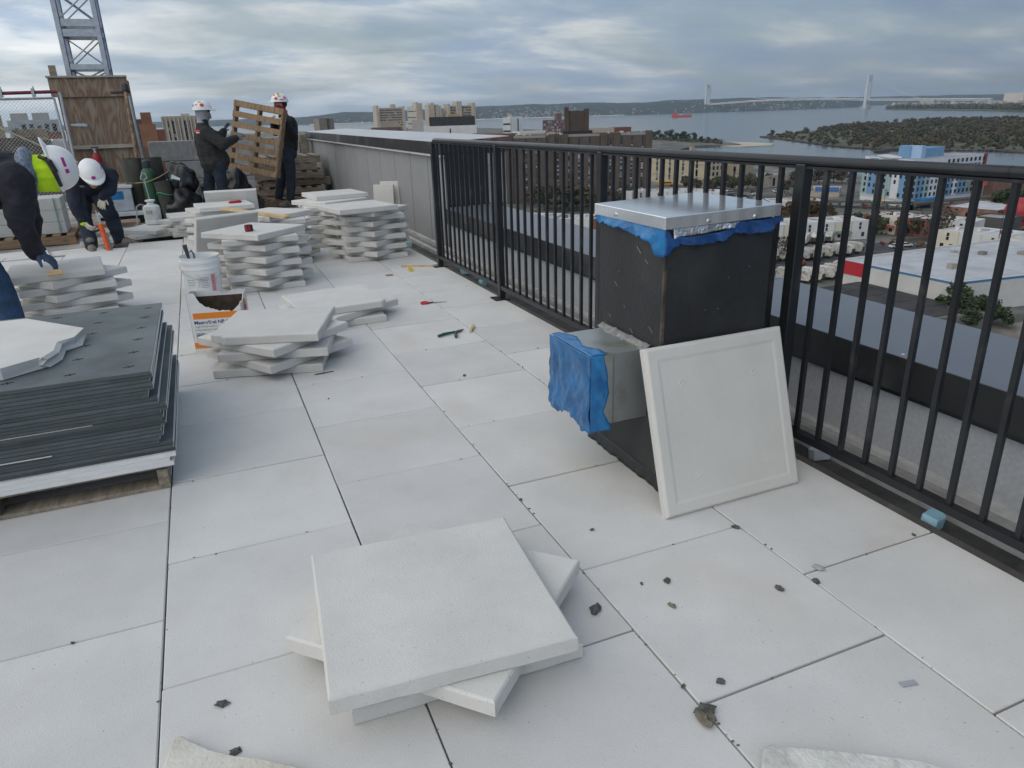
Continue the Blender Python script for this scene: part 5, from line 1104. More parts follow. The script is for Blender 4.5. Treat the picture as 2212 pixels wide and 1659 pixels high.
# the building that carries the terrace
bb_ = thing('host_building', 'grey apartment block below the terrace edge', 'building', (-4, 4, ZG))
MB().box(-14, 3.17, -6, 15.5, ZG + .01, -.51).build('wall', M('host_wall', (.32, .32, .32), .9, var=.1, scale=.5), bb_, world=True)

# ---- far hills across the water
FOREST = M('far_forest', (.035, .050, .045), .95, var=.5, scale=.012, stain=((.12, .105, .085), .02, .58, .55), detail=9)
def hills(name, prof, D0, depth, seed, mat, zmin=ZW - 1):
    """prof: list of (azimuth deg, elevation of the crest deg, distance of the shore)"""
    n = 260; rows = 9; b = MB(); vs = []; a0, a1 = prof[0][0], prof[-1][0]
    fe_ = lerp_tab([(a, e) for a, e, d in prof]); fd = lerp_tab([(a, d) for a, e, d in prof])
    for i in range(n + 1):
        a = a0 + (a1 - a0) * i / n; D = fd(a); ztop = CAM.z + math.tan(R(fe_(a))) * (D + depth * .55); hh = ztop - ZW
        for j in range(rows):
            t = j / (rows - 1); d = D + depth * t; sh_ = math.sin(min(1, t / .55) * math.pi / 2) ** 1.15 if t < .55 else max(0, 1 - (t - .55) / .45)
            k = noise.noise(Vector((math.sin(R(a)) * d * .004 + seed, math.cos(R(a)) * d * .004, 0))) * 7 + noise.noise(Vector((math.sin(R(a)) * d * .03, math.cos(R(a)) * d * .03, seed))) * 2.5
            z = ZW - .5 + hh * sh_ + (k * min(1, sh_ * 2.5) * (.4 if t == .55 else 1))
            vs.append((CAM.x + math.sin(R(a)) * d, CAM.y + math.cos(R(a)) * d, z))
    b.add(vs, [(i * rows + j, (i + 1) * rows + j, (i + 1) * rows + j + 1, i * rows + j + 1) for i in range(n) for j in range(rows - 1)])
    return tag(b.build(name, mat, smooth='all'), kind='structure'), (fe_, fd)
hl, (fe1, fd1) = hills('hills', [(-14, .03, 9000), (-2, .05, 8600), (3, .06, 7600), (7, .06, 6400), (7.8, .10, 6000), (10.4, .33, 5900), (12.4, .28, 5900), (15.8, .36, 5800), (20.2, .42, 5750), (24.3, .50, 5700), (27, .46, 5700), (30.4, .42, 5750), (32.5, .36, 5800), (34.4, .47, 5900), (38, .47, 6150), (39.9, .47, 6250), (43, .36, 6500), (45.3, .29, 6900), (47, .25, 7300)], 6000, 2000, 1.0, FOREST)
hills('hills', [(44, .24, 9500), (48, .25, 9400), (50.9, .22, 9300), (53.4, .19, 9300), (56.2, .15, 9300), (64, .12, 9300), (74, .1, 9300)], 9000, 2500, 5.0, FOREST)
# thin pale strand and shore towns
bs = MB()
for a in range(80, 385, 3):
    a /= 10; D = fd1(a) - 14; d2 = fd1(a + .3) - 14; w = 18
    if 31 < a: continue
    q = [Vector((CAM.x + math.sin(R(x)) * d, CAM.y + math.cos(R(x)) * d, ZW + h_)) for x, d, h_ in ((a, D, .2), (a + .3, d2, .2), (a + .3, d2 + w, 5), (a, D + w, 5))]
    bs.add(q, [(0, 1, 2, 3)])
tag(bs.build('far_beach', M('far_sand', (.50, .46, .40), .95, var=.2, scale=.02)), kind='structure')
ht = MB(); rh = random.Random(11)
for i in range(300):
    a = rh.choice((rh.uniform(8, 46), rh.gauss(22.5, 2.2), rh.gauss(26, 2), rh.gauss(42, 2.5))); t = abs(rh.gauss(.06, .11)) + .012
    if not 8 < a < 46.5: continue
    D = fd1(a) + 2000 * t; hh = (CAM.z + math.tan(R(fe1(a))) * (fd1(a) + 1100) - ZW) * math.sin(min(1, t / .55) * math.pi / 2) ** 1.15
    s = rh.uniform(4, 9); x, y = CAM.x + math.sin(R(a)) * D, CAM.y + math.cos(R(a)) * D
    ht.box(x - s, x + s, y - s * .6, y + s * .6, ZW + hh - 3, ZW + hh + rh.uniform(7, 13))
tag(ht.build('far_town', M('far_house', (.33, .32, .31), .9, var=.3, scale=.01)), kind='stuff')

# ---- suspension bridge
PT = [Vector((CAM.x + math.sin(R(36.95)) * 6530, CAM.y + math.cos(R(36.95)) * 6530)), Vector((CAM.x + math.sin(R(47.4)) * 5822, CAM.y + math.cos(R(47.4)) * 5822))]
bd = (PT[1] - PT[0]).normalized(); bn_ = Vector((-bd.y, bd.x)); span = (PT[1] - PT[0]).length
BST = M('bridge_steel', (.52, .56, .58), .6, .1, var=.06, scale=.02)
br_ = thing('suspension_bridge', 'long grey suspension bridge with two tall towers across the strait', 'bridge', (PT[0].x, PT[0].y, ZW))
def bpt(s, off, z): q = PT[0] + bd * s + bn_ * off; return Vector((q.x, q.y, z))
def bprism(b, s0, s1, o0, o1, z0, z1):
    vs = [bpt(s, o, z) for z in (z0, z1) for o in (o0, o1) for s in (s0, s1)]; b.add(vs, [(0, 2, 3, 1), (4, 5, 7, 6), (0, 1, 5, 4), (2, 6, 7, 3), (0, 4, 6, 2), (1, 3, 7, 5)]); return b
ZT = ZW + 211
for k, s in enumerate((0, span)):
    tw_ = bprism(MB(), s - 22, s + 22, -30, 30, ZW, ZW + 10).build('tower_pier', M('pier_stone', (.42, .40, .37), .9, var=.1, scale=.05), br_, world=True)
    for o in (-19, 19):
        vs = [bpt(s + a * w, o + c * w * .8, z) for z, w in ((ZW + 10, 9.5), (ZT, 7)) for a, c in ((-1, -1), (1, -1), (1, 1), (-1, 1))]
        MB().add(vs, [(3, 2, 1, 0), (4, 5, 6, 7), (0, 1, 5, 4), (1, 2, 6, 5), (2, 3, 7, 6), (3, 0, 4, 7)]).build('tower_leg', BST, br_, world=True)
    bprism(MB(), s - 6, s + 6, -15, 15, ZT - 30, ZT - 1).build('tower_portal', BST, br_, world=True); bprism(MB(), s - 6, s + 6, -15, 15, ZW + 48, ZW + 62).build('tower_portal', BST, br_, world=True)
def zdeck(s):
    t = s / span; return ZW + 54 + 18 * (1 - (2 * t - 1) ** 2) if 0 <= t <= 1 else ZW + 54 - (abs(t - .5) - .5) * 34
seg = [(-720 + i * 60) for i in range(0, 48)]
for nm, z0, z1, o in (('upper_deck', 4.5, 8, 17), ('lower_deck', -3.4, -.6, 17)):
    b = MB()
    vs = []
    for s in seg: vs += [bpt(s, -o, zdeck(s) + z0), bpt(s, o, zdeck(s) + z0), bpt(s, o, zdeck(s) + z1), bpt(s, -o, zdeck(s) + z1)]
    b.add(vs, [(i * 4 + a, i * 4 + (a + 1) % 4, i * 4 + 4 + (a + 1) % 4, i * 4 + 4 + a) for i in range(len(seg) - 1) for a in range(4)]); b.build(nm, M('deck_pale', (.76, .76, .74), .7, var=.08, scale=.02), br_, world=True)
b = MB()
for s0, s1 in zip(seg, seg[1:]):
    for o in (-16.5, 16.5):
        m = (s0 + s1) / 2; b.tube([bpt(s0, o, zdeck(s0) - .6), bpt(m, o, zdeck(m) + 5), bpt(s1, o, zdeck(s1) - .6)], .7, 4)
tag(b.build('deck_truss', BST, br_, world=True), kind='stuff')
def zcab(s):
    t = s / span
    if 0 <= t <= 1: return zdeck(span / 2) + 10 + (ZT - zdeck(span / 2) - 10) * (2 * t - 1) ** 2
    k = min(1, (abs(t - .5) - .5) * span / 370); return ZT + (zdeck(-370) - ZT) * k - 14 * math.sin(k * math.pi)
for o in (-16, 16):
    MB().tube([bpt(s, o, zcab(s)) for s in range(-370, int(span) + 371, 30)], .85, 5).build('main_cable', BST, br_, world=True)
    b = MB()
    for s in range(-340, int(span) + 350, 36): b.tube([bpt(s, o, zdeck(s) + 7), bpt(s, o, max(zcab(s), zdeck(s) + 8))], .16, 3, cap=False)
    tag(b.build('suspender_cables', BST, br_, world=True), kind='stuff')
for s in (-400, span + 400): bprism(MB(), s - 40, s + 45, -24, 24, ZW, zdeck(s) + 3).build('anchorage', M('pier_stone', (.42, .40, .37), .9), br_, world=True)
bprism(MB(), -330, -60, -18.2, 18.2, zdeck(-200) - 3, zdeck(-200) + 4).build('work_cover', M('work_cover', (.62, .60, .57), .8), br_, world=True)
bprism(MB(), span * .30, span * .45, -18.4, 18.4, zdeck(span * .38) - 4, zdeck(span * .38) + 4).build('work_cover', M('work_cover_red', (.52, .40, .40), .8, var=.3, scale=.05), br_, world=True)

# ---- ship and sailing boat
shp = Vector((2218, 3140)); sh2 = thing('cargo_ship', 'red supply ship with forward bridge house crossing the bay', 'ship', (shp.x, shp.y, ZW), R(-33))
HUL = M('hull_red', (.45, .05, .04), .6, var=.08, scale=.05)
hp_ = [(-48, -8), (30, -8), (44, -4), (48, 0), (44, 4), (30, 8), (-48, 8)]; hp_ = [(-x, y) for x, y in hp_][::-1]
MB().prism(hp_, -1, 9).build('hull', HUL, sh2); MB().box(-40, -22, -7, 7, 9, 20).box(-38, -24, -6, 6, 20, 27).build('bridge_house', HUL, sh2); MB().box(-46, -38, -5, 5, 9, 14).build('forecastle', HUL, sh2); MB().box(-15, 40, -6, 6, 9, 11).build('cargo_deck', M('cargo', (.25, .22, .2), .8), sh2); MB().tube([(-30, 0, 27), (-30, 0, 36)], .8, 6).build('signal_mast', M('mast_white', (.6, .6, .6), .6), sh2); MB().box(-10, 5, -4, 4, 11, 14).build('deck_gear', M('gear_white', (.6, .6, .6), .6), sh2)
q = at_z(1285, 252, ZW); sb = thing('sailing_boat', 'tiny white sailing boat on the bay', 'boat', (q.x, q.y, ZW), 1.2); MB().prism([(-6, -1.5), (4, -1.5), (7, 0), (4, 1.5), (-6, 1.5)], -.3, 1.2).build('hull', WHITEP, sb); MB().add([(-5, 0, 2), (3, .1, 2), (1, 0, 20), (-5, .3, 2.2)], [(0, 1, 2), (0, 2, 3)]).tube([(1, 0, 1), (1, 0, 20.5)], .15, 5).build('sail', WHITEP, sb)

# ---- foliage
def leaf_mat(n, a, b_): return M(n, a, .8, var=.2, scale=.8, col2=b_, rnd=.18, detail=3)
LEAF = {'olive': leaf_mat('leaf_olive', (.092, .090, .042), (.042, .042, .022)), 'green': leaf_mat('leaf_green', (.055, .08, .03), (.022, .034, .014)), 'autumn': leaf_mat('leaf_autumn', (.14, .085, .035), (.06, .045, .02)), 'brown': leaf_mat('leaf_brown', (.105, .088, .062), (.055, .046, .034)), 'rust': leaf_mat('leaf_rust', (.28, .09, .035), (.14, .05, .03))}
BARK = M('bark', (.085, .07, .055), .95, var=.2, scale=2)
def leaves(b, c, rad, n, size, rr, flat=.0):
    for _ in range(n):
        while True:
            q = Vector((rr.uniform(-1, 1), rr.uniform(-1, 1), rr.uniform(-1, 1)))
            if q.length < 1: break
        q = q.normalized() * (q.length ** .5); p = Vector(c) + Vector((q.x * rad[0], q.y * rad[1], q.z * rad[2]))
        nn = (q + Vector((rr.gauss(0, .6), rr.gauss(0, .6), rr.gauss(.3, .6)))).normalized(); t = nn.orthogonal().normalized(); t.rotate(Matrix.Rotation(rr.uniform(0, 6.3), 3, nn)); w = nn.cross(t); s = size * rr.uniform(.6, 1.3)
        b.add([p - t * s - w * s * .6, p + t * s - w * s * .5, p + t * s * .8 + w * s * .6, p - t * s * .7 + w * s * .7], [(0, 1, 2, 3)])
def crown_mesh(seed, mat, n=700, size=.34, bare=False):
    rr = random.Random(seed); b = MB()
    for i in range(9):
        a = rr.uniform(0, 6.3); d = rr.uniform(.2, 2.3); c = (d * math.cos(a), d * math.sin(a), rr.uniform(3.4, 7.4) - d * .35)
        leaves(b, c, (rr.uniform(1.0, 1.9), rr.uniform(1.0, 1.9), rr.uniform(.8, 1.5)), n // 9 if not bare else n // 40, size, rr)
    me = b.mesh('crown'); me.materials.append(mat); return me
def trunk_mesh(seed, bare=False):
    rr = random.Random(seed); b = MB(); b.tube([(0, 0, 0), (.05, 0, 1.5), (0, .1, 3), (.1, 0, 5.2)], [.24, .18, .14, .05], 7)
    for i in range(7 if not bare else 16):
        a = rr.uniform(0, 6.3); z0 = rr.uniform(1.8, 4.2); l = rr.uniform(1.4, 2.6); d = Vector((math.cos(a), math.sin(a), rr.uniform(.6, 1.4))).normalized()
        p0 = Vector((.03, .03, z0)); p1 = p0 + d * l * .5; p2 = p0 + d * l + Vector((0, 0, .4)); b.tube([p0, p1, p2], [.08, .05, .02], 5)
        if bare:
            for k in range(3):
                q = p1.lerp(p2, rr.random()); b.tube([q, q + Vector((rr.uniform(-.8, .8), rr.uniform(-.8, .8), rr.uniform(.4, 1.2)))], [.03, .012], 4)
    me = b.mesh('trunk'); me.materials.append(BARK); return me
CRN = {k: [crown_mesh(i * 7 + len(k), LEAF[k]) for i in range(2)] for k in LEAF}; CRN['bare'] = [crown_mesh(91, LEAF['brown'], bare=True)]
TRK = [trunk_mesh(1), trunk_mesh(2), trunk_mesh(3, True)]
def tree(kind, u, v, h, label, group, z=ZG, pos=None, wide=1.0, name=None):
    p = at_z(u, v, z) if pos is None else Vector((pos[0], pos[1], z)); s = h / 8.2
    t = thing(name or ('bare_tree' if kind == 'bare' else 'leafy_tree'), label, 'tree', (p.x, p.y, z), rng.uniform(0, 6.3), group)
    inst('trunk', TRK[2] if kind == 'bare' else rng.choice(TRK[:2]), t, scale=(s, s, s)); inst('crown', rng.choice(CRN[kind]), t, scale=(s * wide, s * wide, s)); return t

# ---- wooded spit across the creek
pen = [P2(*q, ZW) for q in ((1643, 296), (1700, 303), (1760, 311), (1800, 317), (1847, 321), (1930, 324), (2000, 326), (2123, 326), (2212, 331))] + [Vector((640, 330)), Vector((900, 250)), Vector((1700, 800)), Vector((1690, 1260)), Vector((1585, 1277)), Vector((1288, 1200)), Vector((990, 1031)), Vector((880, 985))]
land('spit', M('spit_ground', (.085, .085, .05), .95, var=.35, scale=.03, stain=((.15, .13, .09), .03, .52, .6)), pen, ZW - 2, ZW + 1.2)
rock = MB(); rk = random.Random(3)
for a, c in zip(pen[:9], pen[1:9]):
    n = int((c - a).length / 5)
    for i in range(n):
        q = a.lerp(c, i / n); s = rk.uniform(1.5, 4); rock.blob((q.x + rk.uniform(-2, 2), q.y + rk.uniform(-2, 2), ZW + .4), (s, s, rk.uniform(.8, 1.7)), 1, .3, 1.3, i)
tag(rock.build('shore_rocks', M('shore_rock', (.05, .045, .04), .9, var=.3, scale=.3)), kind='stuff')
from mathutils.geometry import intersect_point_tri_2d
def inside(p, poly):
    c = False; j = len(poly) - 1
    for i in range(len(poly)):
        if (poly[i].y > p.y) != (poly[j].y > p.y) and p.x < (poly[j].x - poly[i].x) * (p.y - poly[i].y) / (poly[j].y - poly[i].y) + poly[i].x: c = not c
        j = i
    return c
wd = {'olive': MB(), 'brown': MB(), 'green': MB(), 'autumn': MB()}; rw = random.Random(5); cnt = 0
inner = [p for p in pen]
while cnt < 2100:
    q = Vector((rw.uniform(640, 1700), rw.uniform(330, 1290)))
    if not inside(q, inner): continue
    dsh = min((q - a).length for a in pen[:9]); tipd = (q - pen[0]).length
    if dsh < 14: continue
    h = rw.uniform(3.5, 8) * min(1, .25 + dsh / 110) * min(1, .3 + tipd / 300); k = rw.choices(('olive', 'brown', 'green', 'autumn'), (5, 4.6, 1.4, .5))[0]; D = q.length
    if noise.noise(Vector((q.x * .008, q.y * .008, 3))) > .28: h *= .35
    for m_ in range(2):
        leaves(wd[k], (q.x + rw.uniform(-3, 3), q.y + rw.uniform(-3, 3), ZW + 1.2 + h * (.45 + .3 * m_)), (h * .55, h * .55, h * .42), 34, .75 + D * .00035, rw)
    cnt += 1
for k, b in wd.items(): tag(b.build('woodland', LEAF[k]), kind='stuff')
tree('brown', 0, 0, 17, 'tall tree standing above the woods on the spit', None, ZW + 1.2, pos=at_d(1858, 290, 1350).xy)
tree('brown', 0, 0, 11, 'slim tree near the point of the wooded spit', None, ZW + 1.2, pos=at_d(1667, 292, 1240).xy)
# low wooded point and town by the bridge on the right
pt_ = [P2(*q, ZW) for q in ((1911, 237.5), (2000, 238.5), (2120, 239.5), (2212, 241))] + [Vector((2900, 1300)), Vector((6200, 2800)), Vector((6200, 4300)), Vector((4500, 3900))]
land('point', M('point_ground', (.10, .10, .08), .95, var=.3, scale=.01), pt_, ZW - 2, ZW + 3)
b = MB(); ptb = MB(); rw = random.Random(9)
for i in range(420):
    u = rw.uniform(1915, 2330); D0 = 4850 + (3150 - 4850) * (u - 1911) / 301; D = D0 + abs(rw.gauss(0, 260)) + 25
    if D < 900: continue
    q = at_d(u, 230, D); s = rw.uniform(10, 24); leaves(b, (q.x, q.y, ZW + 3 + s * .45), (s * 1.3, s * 1.3, s * .55), 14, 4.5, rw)
    if i % 3 == 0: a = rw.uniform(8, 22); q = at_d(u, 230, D + 330 + rw.uniform(0, 900)); ptb.box(q.x - a, q.x + a, q.y - a, q.y + a, ZW + 3, ZW + rw.uniform(14, 34))
tag(b.build('point_woods', LEAF['olive']), kind='stuff'); tag(ptb.build('point_town', M('far_house2', (.40, .37, .34), .9, var=.4, scale=.008)), kind='stuff')

# ---- buildings
GLASS = M('window_dark', (.03, .035, .042), .2, var=.3, scale=.5, rnd=.5, spec=.5)
GLASSL = M('window_pale', (.32, .36, .40), .25, var=.3, scale=.5, rnd=.6, spec=.5)
ROOFG = M('roof_grey', (.30, .30, .31), .9, var=.15, scale=.15, stain=((.42, .42, .43), .1, .5, .6))
ROOFS = M('roof_silver', (.50, .51, .53), .75, var=.1, scale=.2, stain=((.36, .37, .38), .3, .52, .7))
_wm = {}
def win_mesh(w, h, mat, dep=.12):
    k = (round(w, 2), round(h, 2), mat.name)
    if k not in _wm:
        me = MB().box(-w / 2, w / 2, -dep, .05, -h / 2, h / 2).mesh('window'); me.materials.append(mat); _wm[k] = me
    return _wm[k]
def windows(t, ax, L_, z0, z1, cols, rows, w, h, mats, skip=0, margin=.5, seed=0, name='window', lim=300, dep=.1):
    """grid of windows on a face; ax: matrix with x along the face, -y outwards"""
    rr = random.Random(seed); n = 0; extra = MB()
    for r_ in range(rows):
        for c in range(cols):
            if rr.random() < skip: continue
            x = -L_ / 2 + margin + (L_ - 2 * margin) * (c + .5) / cols; z = z0 + (z1 - z0) * (r_ + .5) / rows; mt = rr.choice(mats)
            p = ax @ Vector((x, 0, z))
            if n < lim:
                inst(name, win_mesh(w, h, mt, dep), t, p, ax.to_euler())
            else: extra.box(x - w / 2, x + w / 2, -dep, .05, z - h / 2, z + h / 2, ax)
            n += 1
    if extra.v: tag(extra.build('far_windows', mats[0], t), kind='stuff')
    return n
def building(name, label, pL, pR, depth, z0, z1, wall, front=None, side=None, roof=ROOFG, cat='building', group=None, parapet=.6, dside='L'):
    """pL, pR: front base corners as seen from the terrace; local x along the front, y away"""
    pL, pR = Vector((pL[0], pL[1])), Vector((pR[0], pR[1])); d = pR - pL; L_ = d.length; c = (pL + pR) / 2
    t = thing(name, label, cat, (c.x, c.y, z0), math.atan2(d.y, d.x), group); H = z1 - z0
    MB().box(-L_ / 2, L_ / 2, 0, depth, 0.02, H).build('wall', wall, t)
    rf = MB().box(-L_ / 2 + .3, L_ / 2 - .3, .3, depth - .3, H + .004, H + .08).build('roof', roof, t)
    if parapet:
        b = MB(); e = .3
        for (a0, a1, b0, b1) in ((-L_ / 2, L_ / 2, 0, e), (-L_ / 2, L_ / 2, depth - e, depth), (-L_ / 2, -L_ / 2 + e, e, depth - e), (L_ / 2 - e, L_ / 2, e, depth - e)): b.box(a0, a1, b0, b1, H + .002, H + parapet)
        b.build('parapet', wall, t)
    if front: windows(t, Matrix.Translation((0, 0, 0)), L_, *front)
    if side:
        sx = -L_ / 2 if dside == 'L' else L_ / 2
        windows(t, Matrix.Translation((sx, depth / 2, 0)) @ Matrix.Rotation(R(-90 if dside == 'L' else 90), 4, 'Z'), depth, *side)
    return t, L_, H
def fr_(u0, u1, D, D2=None): return at_d(u0, 260, D).xy, at_d(u1, 260, D2 or D).xy
def zt(u, v, D): return at_d(u, v, D).z
BEIGE = M('beige_concrete', (.47, .40, .32), .9, var=.06, scale=.1); TAN = M('tan_panel', (.34, .285, .225), .9, var=.1, scale=.2); CREAMW = M('cream_panel', (.62, .57, .46), .9, var=.05, scale=.2); WHITEC = M('white_render', (.62, .61, .59), .9, var=.06, scale=.2)
BROWN = M('brown_brick', (.105, .082, .066), .92, var=.12, scale=.4); DBROWN = M('dark_brown_brick', (.085, .063, .05), .92, var=.12, scale=.3); REDBR = M('red_brick', (.20, .085, .06), .92, var=.15, scale=.4); MAUVE = M('mauve_brick', (.15, .095, .088), .92, var=.1, scale=.3)
# far beige towers
D = 1100
pL, pR = fr_(821, 872, D); t, L_, H = building('apartment_tower', 'wide tan tower block with ribbon windows, first of the beige four', pL, pR, 24, ZG, zt(845, 234, D), TAN, front=(6, 55, 16, 15, 1.5, 1.5, [GLASS], .12, 1.5, 1), group='beige tower blocks by the water')
for u, vt, w in ((816.5, 228, 5), (872.5, 229.5, 4)): a = at_d(u, 260, D); MB().box(a.x - w / 1559 * D / 2, a.x + w / 1559 * D / 2, a.y - 3, a.y + 20, ZG + .1, zt(u, vt, D)).build('stair_tower', BEIGE, t, world=True)
a = at_d(852, 260, D + 8); MB().box(a.x - 3.3, a.x + 3.3, a.y, a.y + 8, H + ZG + .1, zt(852, 225, D)).build('roof_house', BEIGE, t, world=True)
pL, pR = fr_(881, 901, D); t, L_, H = building('apartment_tower', 'cream-faced tower block with a blank beige flank', pL, pR, 22, ZG, zt(890, 231, D), CREAMW, front=(6, 55, 15, 6, 1.6, 1.2, [GLASS, TAN], .1, 1, 2), group='beige tower blocks by the water')
for u, vt, w in ((902.5, 221, 4), (908.5, 223, 8)): a = at_d(u, 260, D + 2); MB().box(a.x - w / 1559 * D / 2, a.x + w / 1559 * D / 2, a.y - 3, a.y + 18, ZG + .1, zt(u, vt, D)).build('stair_tower', BEIGE, t, world=True)
D = 1020; pL, pR = fr_(889, 914, D); building('low_block', 'squat pinkish block before the cream tower', pL, pR, 18, ZG, zt(900, 259, D), M('pink_render', (.44, .38, .35), .9, var=.06, scale=.2), parapet=.4)
D = 1150; pL, pR = fr_(930, 951, D); t, L_, H = building('apartment_tower', 'narrow tower of paired beige shafts, third of the beige four', pL, pR, 22, ZG, zt(940, 236, D), TAN, front=(6, 55, 15, 3, 1.4, 1.4, [GLASS], .15, 4, 3), group='beige tower blocks by the water')
for u, vt, w in ((929, 226, 5), (935, 222, 7), (945.5, 226, 6), (951.5, 228.5, 4)): a = at_d(u, 260, D); MB().box(a.x - w / 1559 * D / 2, a.x + w / 1559 * D / 2, a.y - 3, a.y + 18, ZG + .1, zt(u, vt, D)).build('stair_tower', BEIGE, t, world=True)
pL, pR = fr_(972, 1024, D); t, L_, H = building('apartment_tower', 'wide tan tower block with three beige shafts behind the dark screen', pL, pR, 24, ZG, zt(1000, 229, D), TAN, front=(6, 56, 17, 14, 1.5, 1.7, [GLASS], .12, 1.5, 4), group='beige tower blocks by the water')
for u, vt, w in ((970, 224.5, 5), (992, 219, 10), (1023, 222, 6)): a = at_d(u, 260, D - 1); MB().box(a.x - w / 1559 * D / 2, a.x + w / 1559 * D / 2, a.y - 4, a.y + 18, ZG + .1, zt(u, vt, D)).build('stair_tower', BEIGE, t, world=True)
D = 700; pL, pR = fr_(914, 1029, D); t, L_, H = building('white_warehouse', 'white flat block topped by a long dark screen', pL, pR, 30, ZG, zt(975, 273, D), WHITEC, front=(30.5, 33, 1, 26, 1.1, 1.6, [GLASS], .45, 2, 5))
pL, pR = fr_(927, 1026, D + 4); c = (pL + pR) / 2; MB().box(-22, 22, 0, 20, 0, 0.1).mesh('x'); dd = pR - pL
sc2 = MB().box(-dd.length / 2, dd.length / 2, 0, 18, 0, 8.2); m = Matrix.Translation((c.x, c.y, H + ZG + .1)) @ Matrix.Rotation(math.atan2(dd.y, dd.x), 4, 'Z'); sc2.v = [tuple(m @ Vector(q)) for q in sc2.v]; sc2.build('dark_screen', M('screen_dark', (.035, .034, .036), .8, var=.2, scale=.3), t, world=True)
a = at_d(980, 250, D + 26); MB().box(a.x - 6, a.x + 6, a.y, a.y + 6, H + ZG, zt(980, 247, D)).build('tan_roof_house', M('orange_tan', (.48, .33, .17), .9), t, world=True)
D = 560; pL, pR = fr_(677, 689, D, D - 6); t, L_, H = building('brown_block', 'small brown roof block left of the beige towers', pL, pR, 12, ZG, zt(683, 259, D), M('grey_tan', (.27, .23, .19), .9, var=.1, scale=.3)); pL, pR = fr_(689.3, 710, D - 6, D); q = MB(); cc = (pL + pR) / 2
MB().box(cc.x - 3.6, cc.x + 3.6, cc.y, cc.y + 10, ZG + .1, zt(700, 256, D)).build('brown_wing', BROWN, t, world=True)
D = 620; pL, pR = fr_(822, 860, D); building('low_block', 'low tan block at the foot of the first beige tower', pL, pR, 14, ZG, zt(835, 263, D + 40), TAN, parapet=.3); pL, pR = fr_(800, 866, D - 60); building('low_block', 'long low block peeping over the pale coping', pL, pR, 14, ZG, zt(830, 276, D - 60), MAUVE, front=(26, 29, 1, 20, 1.2, 1.0, [GLASS], .3, 1, 6), parapet=.2)
D = 980; pL, pR = fr_(1086, 1103, D); t, L_, H = building('white_tower', 'white apartment block with banded balconies beyond the brown slab', pL, pR, 20, ZG, zt(1095, 255, D), WHITEC, front=(2, 36, 11, 4, 1.6, 1.9, [GLASS], 0, .8, 7)); pL, pR = fr_(1104, 1130, D, D + 6); cc = (pL + pR) / 2; MB().box(cc.x - 8, cc.x + 8, cc.y, cc.y + 14, ZG + .1, zt(1117, 252, D)).build('blank_wing', M('white_pale', (.60, .60, .61), .9, var=.04), t, world=True); a = at_d(1119, 270, D - 3); MB().box(a.x - .8, a.x + .8, a.y - .4, a.y, ZG + 1, zt(1119, 256, D)).build('dark_strip', GLASS, t, world=True); a = at_d(1103, 250, D + 10); MB().box(a.x - 2, a.x + 2, a.y, a.y + 4, zt(1103, 256, D), zt(1103, 247, D)).build('roof_house', BEIGE, t, world=True)
D = 850; pL, pR = fr_(1172, 1179, D + 4, D); t, L_, H = building('mauve_block', 'mauve brick block with a rooftop stair tower by the dark bulkhead', pL, (pL + (fr_(1179, 1232, D)[1] - pL) * 1.0), 20, ZG, zt(1195, 260.5, D), MAUVE, front=(2, 36, 12, 12, 1.4, 1.4, [GLASS, GLASSL], .2, 1, 8)); a = at_d(1208, 250, D + 8); MB().box(a.x - 3, a.x + 3, a.y, a.y + 6, zt(1208, 261, D), zt(1208, 245, D)).build('roof_house', MAUVE, t, world=True)
# the big brown slab
A0, A1 = Vector((151, 366)), Vector((222, 338)); zr = -11.2
sl, L_, H = building('brown_apartment_block', 'long brown brick apartment slab with a tall dark roof bulkhead', A0, A1, 18, ZG, zr, BROWN, front=(1.5, 33, 13, 30, .95, .8, [GLASS, GLASSL, GLASSL, GLASS], .12, 2, 9), cat='apartment block')
for x in (-L_ / 2 + 1.4, -L_ * .19, -L_ * .10, L_ * .17, L_ * .26, L_ / 2 - 1.6): MB().box(x - 1.7, x + 1.7, -1.1, 1, .1, H + (1.5 if abs(x) > L_ * .45 else .9)).build('pier', BROWN, sl)
for x in (-L_ * .34, L_ * .03, L_ * .38): MB().box(x - L_ * .11, x + L_ * .11, -.12, .2, H - .5, H + .75).build('roof_edge', M('roof_edge', (.30, .28, .26), .8), sl)
x = L_ * .02 - 2; MB().box(x - 6, x + 5.6, 6, 15, H + .1, H + 12.2).build('bulkhead', DBROWN, sl); MB().box(x - 6.5, x - 4.4, 5, 9, H + .1, H + 14).build('flue', DBROWN, sl); MB().box(x + 4, x + 6.2, 5, 9, H + .1, H + 13).build('flue', DBROWN, sl); MB().box(x - 7.5, x + 8, 4, 16, H + .05, H + 2.2).build('bulkhead_base', M('near_black', (.03, .026, .026), .9), sl)
rg = random.Random(6)
for i in range(16): xx = rg.uniform(-L_ / 2 + 3, L_ / 2 - 3); s = rg.uniform(.3, 1); MB().box(xx - s, xx + s, 5, 5 + s, H + .1, H + rg.uniform(.8, 2.2)).build('roof_vent', rg.choice([ROOFS, REDBR, BEIGE]), sl)
